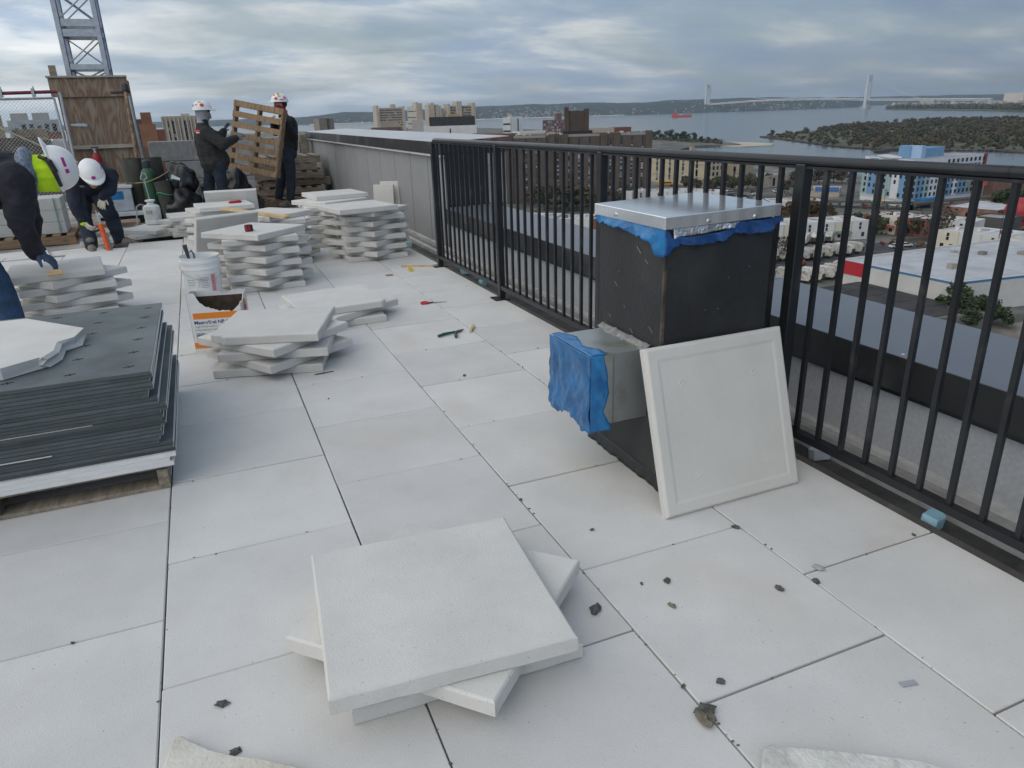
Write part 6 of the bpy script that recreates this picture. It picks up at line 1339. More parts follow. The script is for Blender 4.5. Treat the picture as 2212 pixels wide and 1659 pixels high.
# mixed roofs seen beyond the slab
for i, (u, v, D, w, c) in enumerate([(1088, 290, 520, 10, 0), (1150, 284, 640, 12, 1), (1172, 288, 610, 14, 2), (1300, 277, 640, 12, 2), (1330, 276, 680, 16, 0), (1062, 289, 560, 10, 0), (1135, 286, 700, 14, 3)]):
    a = at_d(u, 260, D); building('distant_house', ['red brick house left of the brown slab', 'pale roofed house beyond the brown slab\'s left half', 'buff roofed house beyond the slab near the white block', 'tan house beyond the slab right of the bulkhead', 'red roofed house beyond the slab\'s right end', 'red brick house at the coping corner', 'cream house between white block and mauve block'][i], (a.x - w, a.y), (a.x + w, a.y), 14, ZG, zt(u, v, D), [REDBR, WHITEC, BEIGE, CREAMW][c], cat='house', group='houses beyond the slab', parapet=.3)
for i, (u, h_) in enumerate([(1045, 10), (1066, 12), (1078, 11), (1150, 9), (1290, 10), (1270, 9)]):
    tree('green', 0, 0, h_ + 4, ['dark tree left of the white block', 'dark round tree left of the white block, the taller', 'dark tree touching the coping corner', 'dark tree between the white and mauve blocks', 'dark tree right of the roof bulkhead', 'dark tree close behind the roof bulkhead'][i], 'trees beyond the slab', pos=at_d(u, 280, 900 if u < 1100 else 760).xy, wide=1.3)
# cream school
SCH = M('school_stone', (.47, .40, .29), .9, var=.08, scale=.3)
s0, s1 = at_z(1402, 392, ZG).xy, at_z(1522, 404, ZG).xy
t, L_, H = building('school_building', 'cream stone school with rows of tall windows', s0, s1, 16, ZG, -27.5, SCH, front=(2.2, 16.5, 4, 14, 1.7, 2.3, [GLASSL, GLASS], .05, 1.5, 12), side=(2, 16, 4, 4, 1.6, 2.2, [GLASS], .1, 1.5, 13), dside='R', cat='school', roof=M('green_roof', (.16, .26, .23), .8, var=.1, scale=.3))
for z in (5.6, 13.2): MB().box(-L_ / 2 - .2, L_ / 2 + .2, -.35, -.02, z, z + .4).build('string_course', M('stone_pale', (.50, .45, .36), .9), t)
for x in (-L_ * .28, L_ * .32): MB().box(x - 1, x + 1, -.3, -.1, .1, 4.2).build('door', M('door_red', (.22, .04, .035), .8), t)
for i, (u, v, D) in enumerate([(1497, 325, 520), (1565, 330, 560)]): a = at_d(u, 330, D); MB().box(a.x - 1.3, a.x + 1.3, a.y, a.y + 2.5, -28, zt(u, v - 8, D)).build('chimney', M('chimney_tan', (.42, .33, .25), .9), t, world=True)
s2, s3 = at_z(1600, 398, ZG).xy, at_z(1700, 392, ZG).xy
building('tan_wing', 'low tan brick wing right of the school behind trees', at_z(1530, 398, ZG).xy, at_z(1598, 402, ZG).xy, 14, ZG, -31.5, M('tan_brick', (.33, .27, .20), .9, var=.1, scale=.3), front=(2, 12, 3, 9, 1.5, 2, [GLASS, GLASSL], .1, 1, 14), cat='school')
building('flat_depot', 'low buff flat-roofed depot behind the shrubs', at_z(1640, 408, ZG).xy, at_z(1700, 400, ZG).xy, 18, ZG, -38.8, M('buff_render', (.42, .35, .28), .9, var=.1, scale=.2), front=(1.5, 4.5, 1, 6, 2, 2, [GLASS], .3, 1, 15))
# hotel
HW = M('hotel_white', (.66, .66, .68), .7, var=.03, scale=.3); HB = M('hotel_blue', (.16, .30, .47), .7, var=.05, scale=.3); HG = M('hotel_green', (.30, .42, .42), .7, var=.05, scale=.3); HY = M('hotel_yellow', (.62, .47, .12), .7); HR = M('hotel_red', (.26, .05, .05), .7)
hA, hB, hC = Vector((305, 275)), Vector((296, 240)), Vector((352, 246))
ht_ = thing('hotel', 'blue, white and pale green panelled hotel beside the creek', 'hotel', (hB.x, hB.y, ZG)); zh = -24
def wallbox(a, c, dep, z0, z1, mat, name, parent):
    d = (c - a).normalized(); nn = Vector((-d.y, d.x)); vs = [Vector((p.x, p.y, z)) for z in (z0, z1) for p in (a, c, c + nn * dep, a + nn * dep)]
    return MB().add(vs, [(3, 2, 1, 0), (4, 5, 6, 7), (0, 1, 5, 4), (1, 2, 6, 5), (2, 3, 7, 6), (3, 0, 4, 7)]).build(name, mat, parent, world=True)
core = [hA, hB, hC, hC + Vector((-2, 16)), hB + Vector((18, 20)), hA + Vector((18, 2))]
core_o = MB().prism([tuple(p) for p in core], ZG + .05, zh).build('wall', HW, ht_, world=True)
MB().prism([tuple(p + (hB + Vector((14, 14)) - p) * .02) for p in core], zh + .01, zh + .12).build('roof', ROOFG, ht_, world=True)
def panels(a, c, segs, out=.35):
    d = (c - a); L2 = d.length; d.normalize(); nn = Vector((d.y, -d.x))
    for f0, f1, z0, z1, mat in segs: wallbox(a + d * L2 * f0 + nn * out, a + d * L2 * f1 + nn * out, -.0 + out - .02, z0, z1, mat, 'facade_panel', ht_)
z1_ = ZG + 3.4
panels(hA, hB, [(.0, .10, z1_, zh - 3.6, HG), (.13, .30, z1_, zh - .5, HB), (.31, .62, z1_, zh - 3.6, HG), (.66, .78, z1_, zh - 3.4, HW), (.80, .98, z1_, zh - .6, HB), (0, .98, ZG + 2.9, z1_ - .02, M('hotel_canopy', (.6, .58, .54), .7))])
panels(hB, hC, [(0, .07, ZG + .4, zh - 3.4, HG), (.08, .16, z1_, zh - 3.4, HB), (.165, .24, z1_, zh - 3.4, HG), (.25, .36, z1_, zh - 3.6, HW), (.37, .44, z1_, zh - 3.4, HG), (.445, .56, z1_, zh - 3.4, HB), (.565, .63, z1_, zh - 3.4, HW), (.635, .75, z1_, zh - 3.4, HB), (.755, .88, z1_, zh - 3.4, HG), (.89, .95, z1_, zh - 5, HY), (.955, 1.0, z1_ + 2, zh + .3, HR)])
def wface(a, c, cols, rows, z0, z1, w, h, mats, skip, seed, margin, out=.36):
    d = c - a; L2 = d.length; ang = math.atan2(d.y, d.x); d.normalize(); nn = Vector((d.y, -d.x)); m_ = (a + c) / 2 + nn * out - hB
    windows(ht_, Matrix.Translation((m_.x, m_.y, 0)) @ Matrix.Rotation(ang, 4, 'Z'), L2, z0 - ZG, z1 - ZG, cols, rows, w, h, mats, skip, margin, seed, dep=.06)
wface(hA, hB, 9, 5, z1_ + .3, zh - 3.2, 1.5, 1.75, [GLASS], .30, 20, 1); wface(hB, hC, 17, 5, z1_ + .3, zh - 3.2, 1.45, 1.75, [GLASS], .02, 21, .8); wface(hB + (hC - hB) * .42, hC, 9, 1, zh - 3, zh - .6, 1.4, 1.7, [GLASS], .1, 22, .8)
wallbox(hA + (hB - hA) * .62 + Vector((2, 0)), hB + Vector((8, 9)), 9, zh + .1, -18.6, HB, 'blue_tower', ht_); wallbox(hB + Vector((9, 4)), hB + Vector((12, 4.3)), 6, zh - 2, -18.4, M('hotel_sky', (.33, .48, .68), .7), 'sky_blue_fin', ht_); wallbox(hB + Vector((16, 8)), hB + Vector((30, 9)), 8, zh + .1, -19.8, HB, 'blue_tower', ht_)
wallbox(hA + Vector((-1.2, -8)), hB + Vector((-.6, 12)), 5, zh + .2, zh + .9, HW, 'parapet', ht_)
wallbox(hB + (hC - hB) * .1 + Vector((0, -4.5)), hB + (hC - hB) * .38 + Vector((0, -4.5)), 4, ZG + 3.0, ZG + 3.7, M('canopy_blue', (.03, .20, .42), .6), 'entrance_canopy', ht_)
# rail viaduct before the hotel
vd = thing('covered_walkway', 'dark low covered walkway running before the hotel', 'walkway', (300, 232, ZG)); va, vb = Vector((262, 292)), Vector((390, 214))
wallbox(Vector((270, 268)), Vector((292, 234)), 5, ZG + 2.3, ZG + 3.0, M('viaduct_dark', (.10, .098, .09), .9), 'deck', vd); wallbox(Vector((292.2, 233.8)), Vector((385, 228)), 5, ZG + 2.3, ZG + 3.0, M('viaduct_dark', (.10, .098, .09), .9), 'deck', vd)
for i in range(14):
    p = Vector((270, 268)).lerp(Vector((292, 234)), i / 4) if i < 5 else Vector((292, 234)).lerp(Vector((385, 228)), (i - 5) / 8); MB().box(p.x - .5, p.x + .5, p.y - .5, p.y + .5, ZG + .05, ZG + 2.29).build('column', M('viaduct_dark', (.10, .098, .09), .9), vd, world=True)
# billboard strip on the low white range left of the hotel
bl = thing('billboard_shed', 'long shed with blue and yellow advertising boards', 'shed', (296, 288, ZG)); b0, b1 = at_z(1722, 424, ZG).xy, at_z(1812, 426, ZG).xy
bw = wallbox(b0, b1, 14, ZG + .05, ZG + 4.2, M('shed_buff', (.40, .35, .30), .9, var=.1, scale=.2), 'wall', bl)
bdir = (b1 - b0).normalized(); bnn = Vector((bdir.y, -bdir.x)); BL2 = (b1 - b0).length
for f0, f1, z0, z1, mat in ((.0, .36, 3.4, 5.6, M('sign_blue', (.03, .10, .32), .7)), (.42, .98, 2.9, 5.0, M('sign_blue2', (.05, .15, .40), .7)), (.0, .14, 2.0, 3.3, M('sign_yellow', (.62, .50, .05), .7))):
    pnl = wallbox(b0 + bdir * BL2 * f0 + bnn * .4, b0 + bdir * BL2 * f1 + bnn * .4, .3, ZG + z0, ZG + z1, mat, 'sign_board', bl)
    if mat.name == 'sign_blue':
        q = b0 + bdir * BL2 * (f0 + .01) + bnn * .42 - Vector((bl.location.x, bl.location.y)); text_part('OFFICES', 2.2, M('sign_yellow', (.62, .50, .05), .7), pnl, frame((q.x, q.y, z0 + .5), (bdir.x, bdir.y, 0), (0, 0, 1)), bold=.03)
# red-brick range, orange sign right of the hotel
bk2 = building('brick_range', 'long low brown brick range behind the walkway right of the hotel', Vector((352, 240)), Vector((400, 236)), 14, ZG, ZG + 9, M('range_brick', (.19, .11, .08), .9, var=.12, scale=.3), cat='building')[0]
og = thing('orange_sign', 'orange red sign board on posts beside the hotel', 'sign', (341, 239, ZG)); MB().box(-4.6, 4.6, -.3, .3, 7.2, 11.2).build('board', M('orange_board', (.50, .14, .09), .7, var=.15, scale=.6), og); MB().box(-3, -2.6, -.2, .2, 0, 7.2).box(2.6, 3, -.2, .2, 0, 7.2).build('posts', STEEL, og)
# ---- streets and lots
ASPH = M('asphalt', (.055, .055, .058), .92, var=.2, scale=.3, stain=((.10, .10, .10), .15, .5, .6))
land('truck_lot', ASPH, [Vector(q) for q in ((138, 196), (136, 150), (160, 148), (196, 146), (226, 172), (216, 182), (176, 190))], ZG - .5, ZG + .02)
land('street', ASPH, [Vector(q) for q in ((222, 178), (300, 150), (300, 156), (224, 186))], ZG - .5, ZG + .024)
land('avenue', ASPH, [Vector(q) for q in ((236, 300), (262, 270), (300, 222), (400, 214), (400, 224), (300, 230), (268, 276), (240, 308))], ZG - .5, ZG + .02)
land('school_road', M('road_grey', (.15, .15, .15), .92, var=.2, scale=.2, stain=((.4, .4, .4), .15, .56, .6)), [Vector(q) for q in ((226, 372), (300, 342), (304, 352), (230, 384))], ZG - .5, ZG + .02)
land('waste_ground', M('waste_ground', (.17, .15, .12), .95, var=.35, scale=.08, stain=((.28, .26, .23), .1, .5, .7)), [Vector(q) for q in ((126, 98), (150, 98), (215, 92), (215, 60), (120, 60))], ZG - .5, ZG + .02)
# ---- terraces of small houses
WALLS = {'white': WHITEC, 'cream': CREAMW, 'brick': REDBR, 'grey': M('house_grey', (.40, .40, .40), .9, var=.06, scale=.3), 'peach': M('house_peach', (.50, .33, .26), .9, var=.06, scale=.3)}
AWN = [M('awning_green', (.10, .20, .14), .8), M('awning_red', (.35, .07, .07), .8), M('awning_blue', (.10, .15, .30), .8)]
def row(a, c, n, cols, where, depth=13, zr=-38.6, awn=(), seed=1, lean=True):
    a, c = Vector(a), Vector(c); rr = random.Random(seed)
    nth_ = ['first', 'second', 'third', 'fourth', 'fifth', 'sixth', 'seventh', 'eighth', 'ninth', 'tenth', 'eleventh']
    for i in range(n):
        p, q = a.lerp(c, i / n + .002), a.lerp(c, (i + 1) / n - .002); k = cols[i % len(cols)]
        t, L_, H = building('row_house', f'{k} row house, {nth_[i]} from the left in {where}', p, q, depth, ZG, zr + rr.uniform(-.25, .25), WALLS[k], front=(3.6, 6.1, 1, 2, .8, 1.05, [GLASS], 0, .4, i + seed), roof=ROOFS, cat='house', group='row houses of ' + where, parapet=.35)
        windows(t, Matrix(), L_, .6, 3.0, 2, 1, 1.1, 1.5, [GLASS], .3, .4, i + 50)
        MB().box(-.5, .5, depth * .35, depth * .35 + 1, H + .1, H + 1.2).build('chimney', rr.choice([ROOFS, REDBR, WHITEC]), t); MB().box(-L_ * .3, L_ * .1, depth * .6, depth * .75, H + .1, H + .5).build('roof_hatch', ROOFG, t)
        if i in awn: MB().add([(-L_ * .45, -2.0, 2.6), (L_ * .45, -2.0, 2.6), (L_ * .45, -.05, 3.3), (-L_ * .45, -.05, 3.3)], [(0, 1, 2, 3)]).build('awning', AWN[i % 3], t)
row((168, 203), (218, 190.5), 8, ['white', 'cream', 'white', 'cream', 'white', 'white', 'cream', 'white'], 'the long pale terrace behind the truck lot', awn=(1, 5, 6), seed=3)
row((229, 203), (240, 168), 6, ['brick', 'cream', 'brick', 'brick', 'cream', 'white'], 'the mixed terrace before the walkway', awn=(1,), seed=8)
row((219, 164), (223, 137), 4, ['cream', 'white', 'white', 'cream'], 'the short terrace behind the flat store', awn=(2,), seed=14)
row((206, 262), (248, 240), 6, ['brick', 'peach', 'brick', 'white', 'peach', 'brick'], 'the terrace beyond the rust-leaved trees', seed=19)
row((116, 268), (154, 236), 7, ['white', 'white', 'grey', 'white', 'brick', 'brick', 'white'], 'the terrace before the brown slab', seed=23)
row((196, 330), (236, 296), 6, ['white', 'grey', 'white', 'white', 'cream', 'white'], 'the terrace between slab and school', seed=29)
# ---- flat white store
st2 = thing('flat_store', 'large white flat-roofed store with blue trim and a red sign panel', 'store', (153, 124, ZG)); zr2 = -38.0
fp = [Vector((153.1, 140.6)), Vector((153.6, 108)), Vector((216, 100.5)), Vector((216, 139.5))]; STW = M('store_white', (.57, .56, .53), .9, var=.06, scale=.2, stain=((.45, .43, .40), .1, .56, .6))
MB().prism([tuple(p) for p in fp], ZG + .03, zr2).build('wall', STW, st2, world=True); MB().prism([tuple(p + (Vector((184, 120)) - p) * .012) for p in fp], zr2 + .004, zr2 + .06).build('roof', M('store_roof', (.44, .45, .47), .8, var=.1, scale=.15, stain=((.32, .32, .33), .12, .54, .6)), st2, world=True)
for a, c in zip(fp, fp[1:] + fp[:1]):
    wallbox(a, c, .35, zr2 + .004, zr2 + .55, STW, 'parapet', st2); d = (c - a).normalized(); nn = Vector((d.y, -d.x)); wallbox(a + nn * .06, c + nn * .06, .05, zr2 - .05, zr2 + .45, M('blue_trim', (.06, .18, .36), .6), 'blue_trim', st2)
d = Vector((.0153, -1)).normalized(); nn = Vector((d.y, -d.x)); wallbox(fp[0] + nn * .14 + d * .1, fp[0] + nn * .14 + d * 7.8, .06, zr2 - 3.0, zr2 + .42, M('red_panel', (.42, .02, .03), .6), 'red_sign_panel', st2)
for i, (x, y, s, h_) in enumerate([(168, 120, .9, 1.3), (186, 131, .7, .8), (190, 128, .9, .9), (200, 122, 2.4, .8), (200.5, 122.4, 1.0, 2.2), (204, 124, 1.1, 1.6), (211, 117, .9, 1.2), (187, 134, .8, .4)]): MB().box(x - s, x + s, y - s * .8, y + s * .8, zr2 + .07, zr2 + .07 + h_).build('roof_unit', M('unit_tan', (.30, .27, .23), .8, rnd=.3), st2, world=True)
dr = thing('dark_shed', 'dark seamed flat roof shed between the parapet and the white store', 'shed', (140, 116, ZG)); sp4 = [Vector((134, 132)), Vector((134.5, 100)), Vector((150.6, 97)), Vector((151.4, 131.5))]
MB().prism([tuple(p) for p in sp4], ZG + .03, -41.6).build('wall', M('shed_wall', (.16, .15, .14), .9), dr, world=True); 
for i in range(5):
    y0, y1 = 100 + i * 6.3, 106.15 + i * 6.3; MB().box(134.6, 150.4, y0, y1, -41.596, -41.45).build('roof_sheet', M('felt_roof', (.045, .042, .042), .9, var=.3, scale=.2, rnd=.15), dr, world=True)
# ---- refuse trucks
TRW = M('truck_white', (.50, .48, .44), .6, var=.14, scale=1.2, rnd=.2, stain=((.22, .15, .09), .8, .52, .8)); TYR = M('tyre', (.02, .02, .02), .9); ORM = M('loader_orange', (.50, .12, .03), .7, var=.1, scale=1)
def make_truck():
    t = thing('refuse_truck', '', 'truck')
    pf = [(-4.2, .9), (-4.6, 1.6), (-4.5, 2.6), (-3.9, 3.3), (-2.6, 3.7), (1.5, 3.7), (1.7, 3.3), (1.7, 1.0)]
    m = Matrix(((1, 0, 0, 0), (0, 0, -1, 0), (0, 1, 0, 0), (0, 0, 0, 1)))
    bd_ = MB().prism(pf, -1.2, 1.2, m).build('hopper_body', TRW, t, bevel=.05)
    for x in (-2.2, -.8, .6): MB().box(x - .06, x + .06, -1.27, 1.27, 1.1, 3.6).build('body_rib', TRW, bd_)
    MB().box(-4.64, -4.2, -1.0, 1.0, 1.05, 2.35).build('rear_hopper', M('hopper_dark', (.06, .055, .05), .9), bd_)
    cb = MB().prism([(1.95, .7), (3.9, .7), (3.95, 1.8), (3.6, 2.7), (1.95, 2.75)], -1.15, 1.15, m).build('cab', TRW, t, bevel=.08)
    MB().box(3.66, 3.9, -1.0, 1.0, 1.85, 2.5).build('windscreen', GLASS, cb); MB().box(2.3, 3.3, -1.18, -1.155, 1.8, 2.45).build('side_window', GLASS, cb)
    MB().box(-4.0, 3.6, -.5, .5, .6, .95).build('chassis', BLACKP, t)
    w = MB().lathe([(.25, -.16), (.5, -.16), (.52, -.1), (.52, .1), (.5, .16), (.25, .16)], 14, Matrix.Rotation(R(90), 4, 'X')).mesh('wheel'); w.materials.append(TYR)
    for x in (-2.6, -1.5, 2.7):
        for y in (-1.0, 1.0): inst('wheel', w, t, (x, y, .54))
    return t
tk0 = make_truck()
front = [(1690, 606), (1716, 609), (1742, 606), (1766, 602), (1790, 598), (1812, 592)]; back = [(1648, 566), (1668, 562), (1692, 560), (1720, 561), (1745, 560), (1768, 556), (1792, 552), (1812, 550), (1832, 546)]; far = [(1655, 541), (1738, 528), (1765, 524), (1792, 522)]
nn_ = ['first', 'second', 'third', 'fourth', 'fifth', 'sixth', 'seventh', 'eighth', 'ninth']; first = True
for rowp, nm, ang in ((front, 'the front rank nearest the white store', 118), (back, 'the middle rank of the lot', 112), (far, 'the far rank before the pale terrace', 30)):
    for i, (u, v) in enumerate(rowp):
        q = at_z(u, v, ZG); t = tk0 if first else copy_tree(tk0); first = False; t.location = (q.x, q.y, ZG + .025); t.rotation_euler = (0, 0, R(ang + rng.uniform(-8, 8)))
        t['label'] = f'dirty white refuse truck, {nn_[i]} from the left in {nm}'; t['group'] = 'refuse trucks in the lot'
q = at_z(1720, 568, ZG); ld = thing('orange_loader', 'orange wheel loader standing among the refuse trucks', 'loader', (q.x - 2, q.y - 4, ZG + .025), R(40)); MB().box(-1.5, 1.5, -.9, .9, .7, 1.7).build('loader_body', ORM, ld, bevel=.1); MB().box(-.6, .6, -.7, .7, 1.7, 2.8).build('loader_cab', GLASS, ld, bevel=.08); MB().box(1.9, 2.5, -1.2, 1.2, .15, 1.1).build('bucket', ORM, ld); MB().bar((.9, .6, 1.4), (2.1, .6, .7), .2, .25).bar((.9, -.6, 1.4), (2.1, -.6, .7), .2, .25).build('arms', ORM, ld)
for x in (-1.0, 1.0):
    for y in (-.95, .95): MB().lathe([(.2, -.2), (.55, -.2), (.55, .2), (.2, .2)], 12, Matrix.Translation((x, y, .56)) @ Matrix.Rotation(R(90), 4, 'X')).build('wheel', TYR, ld)
# ---- cars, vans, bus
def make_car(mat):
    t = thing('parked_car', '', 'car'); m = Matrix(((1, 0, 0, 0), (0, 0, -1, 0), (0, 1, 0, 0), (0, 0, 0, 1)))
    MB().prism([(-2.2, .35), (2.2, .35), (2.25, .75), (1.2, .92), (-1.9, .95), (-2.25, .8)], -.87, .87, m).build('car_body', mat, t, bevel=.08); gh = MB().prism([(-1.7, .93), (1.15, .9), (.45, 1.42), (-1.2, 1.45)], -.76, .76, m).build('glasshouse', GLASS, t, bevel=.06); MB().box(-1.1, .4, -.7, .7, 1.43, 1.47).build('car_roof', mat, gh)
    w = MB().lathe([(.15, -.1), (.32, -.1), (.32, .1), (.15, .1)], 12, Matrix.Rotation(R(90), 4, 'X')).mesh('wheel'); w.materials.append(TYR)
    for x in (-1.4, 1.4):
        for y in (-.8, .8): inst('wheel', w, t, (x, y, .33))
    return t
cars = {'white': make_car(M('car_white', (.62, .62, .62), .35)), 'dark': make_car(M('car_dark', (.04, .045, .05), .3)), 'silver': make_car(M('car_silver', (.36, .37, .38), .3, .4)), 'red': make_car(M('car_red', (.30, .03, .03), .35))}; used = set()
for (k, u, v, a, lab) in [('white', 1935, 536, -18, 'white car parked on the street behind the white store, the nearer'), ('white', 1955, 533, -18, 'white car parked on the street behind the white store, the farther'), ('silver', 1862, 470, 60, 'silver car by the walkway left of the mixed terrace'), ('white', 1665, 402, 10, 'white van-like car on the road beside the depot'), ('white', 1575, 414, 10, 'white car on the school road behind the shaft lid'), ('dark', 1500, 418, 10, 'dark car on the school road'), ('dark', 2180, 560, 80, 'dark car beyond the short white terrace'), ('red', 1870, 449, 40, 'red car under the walkway'), ('silver', 2030, 462, -10, 'silver car before the hotel canopy'), ('dark', 2055, 461, -10, 'dark car before the hotel canopy'), ('white', 2120, 470, -10, 'white car right of the hotel canopy'), ('dark', 1835, 392, 20, 'dark car on the lot left of the hotel'), ('white', 1640, 402, 10, 'white car by the depot shrubs')]:
    t = cars[k] if k not in used else copy_tree(cars[k]); used.add(k); q = at_z(u, v, ZG); t.location = (q.x, q.y, ZG + .05); t.rotation_euler = (0, 0, R(a)); t['label'] = lab; t['group'] = 'parked cars in the streets below'
rc = random.Random(17); lot = sorted([(rc.uniform(1408, 1560), rc.uniform(408, 424)) for _ in range(22)] + [(rc.uniform(1560, 1690), rc.uniform(408, 432)) for _ in range(12)])
for i, (u, v) in enumerate(lot):
    k = rc.choice(('white', 'white', 'silver', 'white', 'dark')); t = copy_tree(cars[k]); q = at_z(u, v, ZG); t.location = (q.x, q.y, ZG + .05); t.rotation_euler = (0, 0, R(rc.choice((-22, 68)) + rc.uniform(-4, 4))); t['label'] = f'{k} car, number {nth[i] if i < 25 else nth[i - 25] + " after twenty-five"} from the left in the lots beyond the shaft lid'.replace('number lowest', 'first').replace('number ', ''); t['group'] = 'cars in the lots before the school'
q = at_z(1438, 402, ZG); sbus = thing('school_bus', 'yellow school bus standing before the cream school', 'bus', (q.x, q.y, ZG + .05), R(-20)); YB = M('bus_yellow', (.60, .30, .02), .5); MB().box(-4.8, 3.4, -1.2, 1.2, .6, 2.9).build('bus_body', YB, sbus, bevel=.15); MB().box(3.4, 4.9, -1.0, 1.0, .6, 1.7).build('bonnet', YB, sbus, bevel=.1)
for i in range(8): MB().box(-4.4 + i * .95, -3.6 + i * .95, -1.215, -1.19, 1.8, 2.5).build('window', GLASS, sbus)
for x in (-3, 3.6):
    for y in (-1.1, 1.1): MB().lathe([(.2, -.15), (.48, -.15), (.48, .15), (.2, .15)], 12, Matrix.Translation((x, y, .5)) @ Matrix.Rotation(R(90), 4, 'X')).build('wheel', TYR, sbus)
# market stalls, red tank, sheds at right
rt_ = at_z(2196, 492, ZG); tk2 = thing('red_tank', 'big round red tank at the right edge beyond the terraces', 'tank', (rt_.x + 6, rt_.y + 4, ZG)); MB().blob((0, 0, 5.2), (5.2, 5.2, 5.2), 3, 0).build('tank_shell', M('tank_red', (.36, .03, .04), .5, var=.2, scale=.3, stain=((.2, .05, .04), .6, .55, .6)), tk2, smooth='all'); MB().lathe([(4, 0), (4.2, 1.6)], 20).build('tank_skirt', M('tank_red', (.36, .03, .04), .5), tk2)
building('market_hall', 'long flat silver-roofed market hall right of the hotel canopy', at_z(2030, 472, ZG).xy, at_z(2150, 484, ZG).xy, 30, ZG, ZG + 4.6, M('market_wall', (.24, .13, .10), .9, var=.3, scale=.4), front=(1, 3, 1, 12, 2, 1.6, [GLASS, M('market_red', (.35, .12, .08), .8)], .2, 1, 41), roof=ROOFS); 
building('corner_store', 'low dark shop with yellow fascia before the market hall', at_z(2095, 492, ZG).xy, at_z(2170, 500, ZG).xy, 12, ZG, ZG + 4.0, M('shop_dark', (.09, .085, .085), .9), roof=ROOFG); 
yf = at_z(2110, 476, ZG + 3); fs_ = thing('yellow_fascia_sign', 'yellow shop fascia sign near the market hall', 'sign', (yf.x, yf.y, ZG)); MB().box(-6, 6, -.2, .2, 3.4, 4.4).build('board', M('fascia_yellow', (.62, .46, .05), .7), fs_); MB().box(-5.6, -5.3, -.15, .15, 0, 3.39).box(5.3, 5.6, -.15, .15, 0, 3.39).build('posts', STEEL, fs_)
ys_ = at_z(1892, 456, ZG); y2 = thing('yellow_store_sign', 'yellow roof sign below the hotel\'s left front', 'sign', (ys_.x, ys_.y, ZG)); MB().box(-2.6, 2.6, -.2, .2, 3.2, 6.0).build('board', M('fascia_yellow', (.62, .46, .05), .7), y2); MB().box(-.2, .2, -.15, .15, 0, 3.19).build('post', STEEL, y2)
# utility poles
for (u, v, h_, lab) in [(1723, 556, 14, 'slim utility pole in the truck lot'), (1712, 592, 12, 'slim utility pole beside the front rank of trucks'), (2148, 560, 13, 'utility pole behind the white store'), (2010, 505, 11, 'utility pole by the mixed terrace'), (1905, 470, 12, 'lamp post before the hotel\'s left front')]:
    q = at_z(u, v, ZG); t = thing('utility_pole', lab, 'pole', (q.x, q.y, ZG), 0, 'poles in the streets below'); MB().tube([(0, 0, 0), (0, 0, h_)], [.16, .09], 7).build('shaft', BARK, t); MB().box(-1.1, 1.1, -.06, .06, h_ - .8, h_ - .65).build('crossarm', BARK, t)
# ---- trees in the streets
groups = [('autumn', [(1165, 448, 11), (1185, 452, 12), (1210, 452, 13), (1234, 450, 11), (1256, 448, 12), (1280, 446, 10), (1300, 452, 11), (1150, 442, 10)], 'rust-brown tree before the brown slab'), ('olive', [(1175, 455, 12), (1200, 460, 13), (1222, 458, 10), (1246, 456, 12), (1270, 458, 11), (1330, 446, 9), (1352, 438, 10)], 'olive tree before the brown slab'),
          ('olive', [(1545, 412, 9), (1562, 410, 10), (1578, 414, 9), (1598, 412, 10), (1615, 408, 9), (1632, 410, 8)], 'olive tree between school and depot'), ('brown', [(1480, 410, 8), (1505, 412, 7), (1530, 416, 8), (1655, 404, 8), (1700, 418, 8)], 'brown tree along the school road'),
          ('autumn', [(1685, 486, 9), (1700, 482, 10), (1718, 480, 9), (1736, 476, 10), (1752, 474, 9), (1768, 474, 8), (1784, 476, 8)], 'rust-leaved tree behind the long pale terrace'), ('brown', [(1728, 402, 9), (1745, 398, 10), (1768, 398, 10), (1782, 394, 12), (1800, 396, 11), (1818, 398, 9), (1715, 398, 8)], 'brown tree on the creek bank left of the hotel'),
          ('olive', [(1848, 505, 8), (1870, 508, 7), (1893, 506, 7), (1925, 500, 7), (1945, 512, 6), (1980, 512, 7), (2085, 536, 6), (2100, 540, 5), (2062, 540, 6)], 'olive garden tree among the terraces'), ('rust', [(1905, 534, 2.2), (1925, 529, 1.8), (1990, 536, 2.2)], 'low rust-red shrub behind the white store'),
          ('bare', [(2032, 530, 13), (2010, 520, 9), (1690, 566, 8)], 'bare tree among the terraces'), ('green', [(2050, 688, 9), (2062, 700, 7), (2100, 700, 6), (2122, 696, 6), (2140, 700, 5), (2165, 706, 5), (2090, 714, 5)], 'dark shrub tree below the white store\'s wall'), ('green', [(2165, 462, 11), (2180, 466, 9), (2200, 450, 9)], 'dark tree by the creek right of the hotel'),
          ('green', [(1412, 300, 12), (1424, 301, 15), (1437, 301, 13), (1448, 302, 16), (1460, 303, 12), (1472, 304, 11), (1486, 304, 10), (1500, 305, 12), (1514, 306, 8), (1530, 307, 7), (1545, 308, 6), (1478, 303, 14)], 'dark park tree on the far creek shore')]
for kind, pts, lab in groups:
    for i, (u, v, h_) in enumerate(pts):
        order = sorted(range(len(pts)), key=lambda k: pts[k][0]).index(i)
        tree(kind, u, v, h_, f'{lab}, {nth[order] if order else "first"} from the left', lab + 's', wide=1.25 if kind != 'bare' else 1)
b = MB(); rw = random.Random(31)
for i in range(150):
    u = rw.uniform(1404, 1560); q = at_z(u, 299 + (u - 1404) * .062 + rw.uniform(0, 6), ZW); s = rw.uniform(2, 4.5); leaves(b, (q.x, q.y, ZW + 2 + s * .4), (s * 1.6, s * 1.6, s * .6), 22, .8, rw)
tag(b.build('shore_scrub', LEAF['olive']), kind='stuff')
b = MB(); rw = random.Random(32)
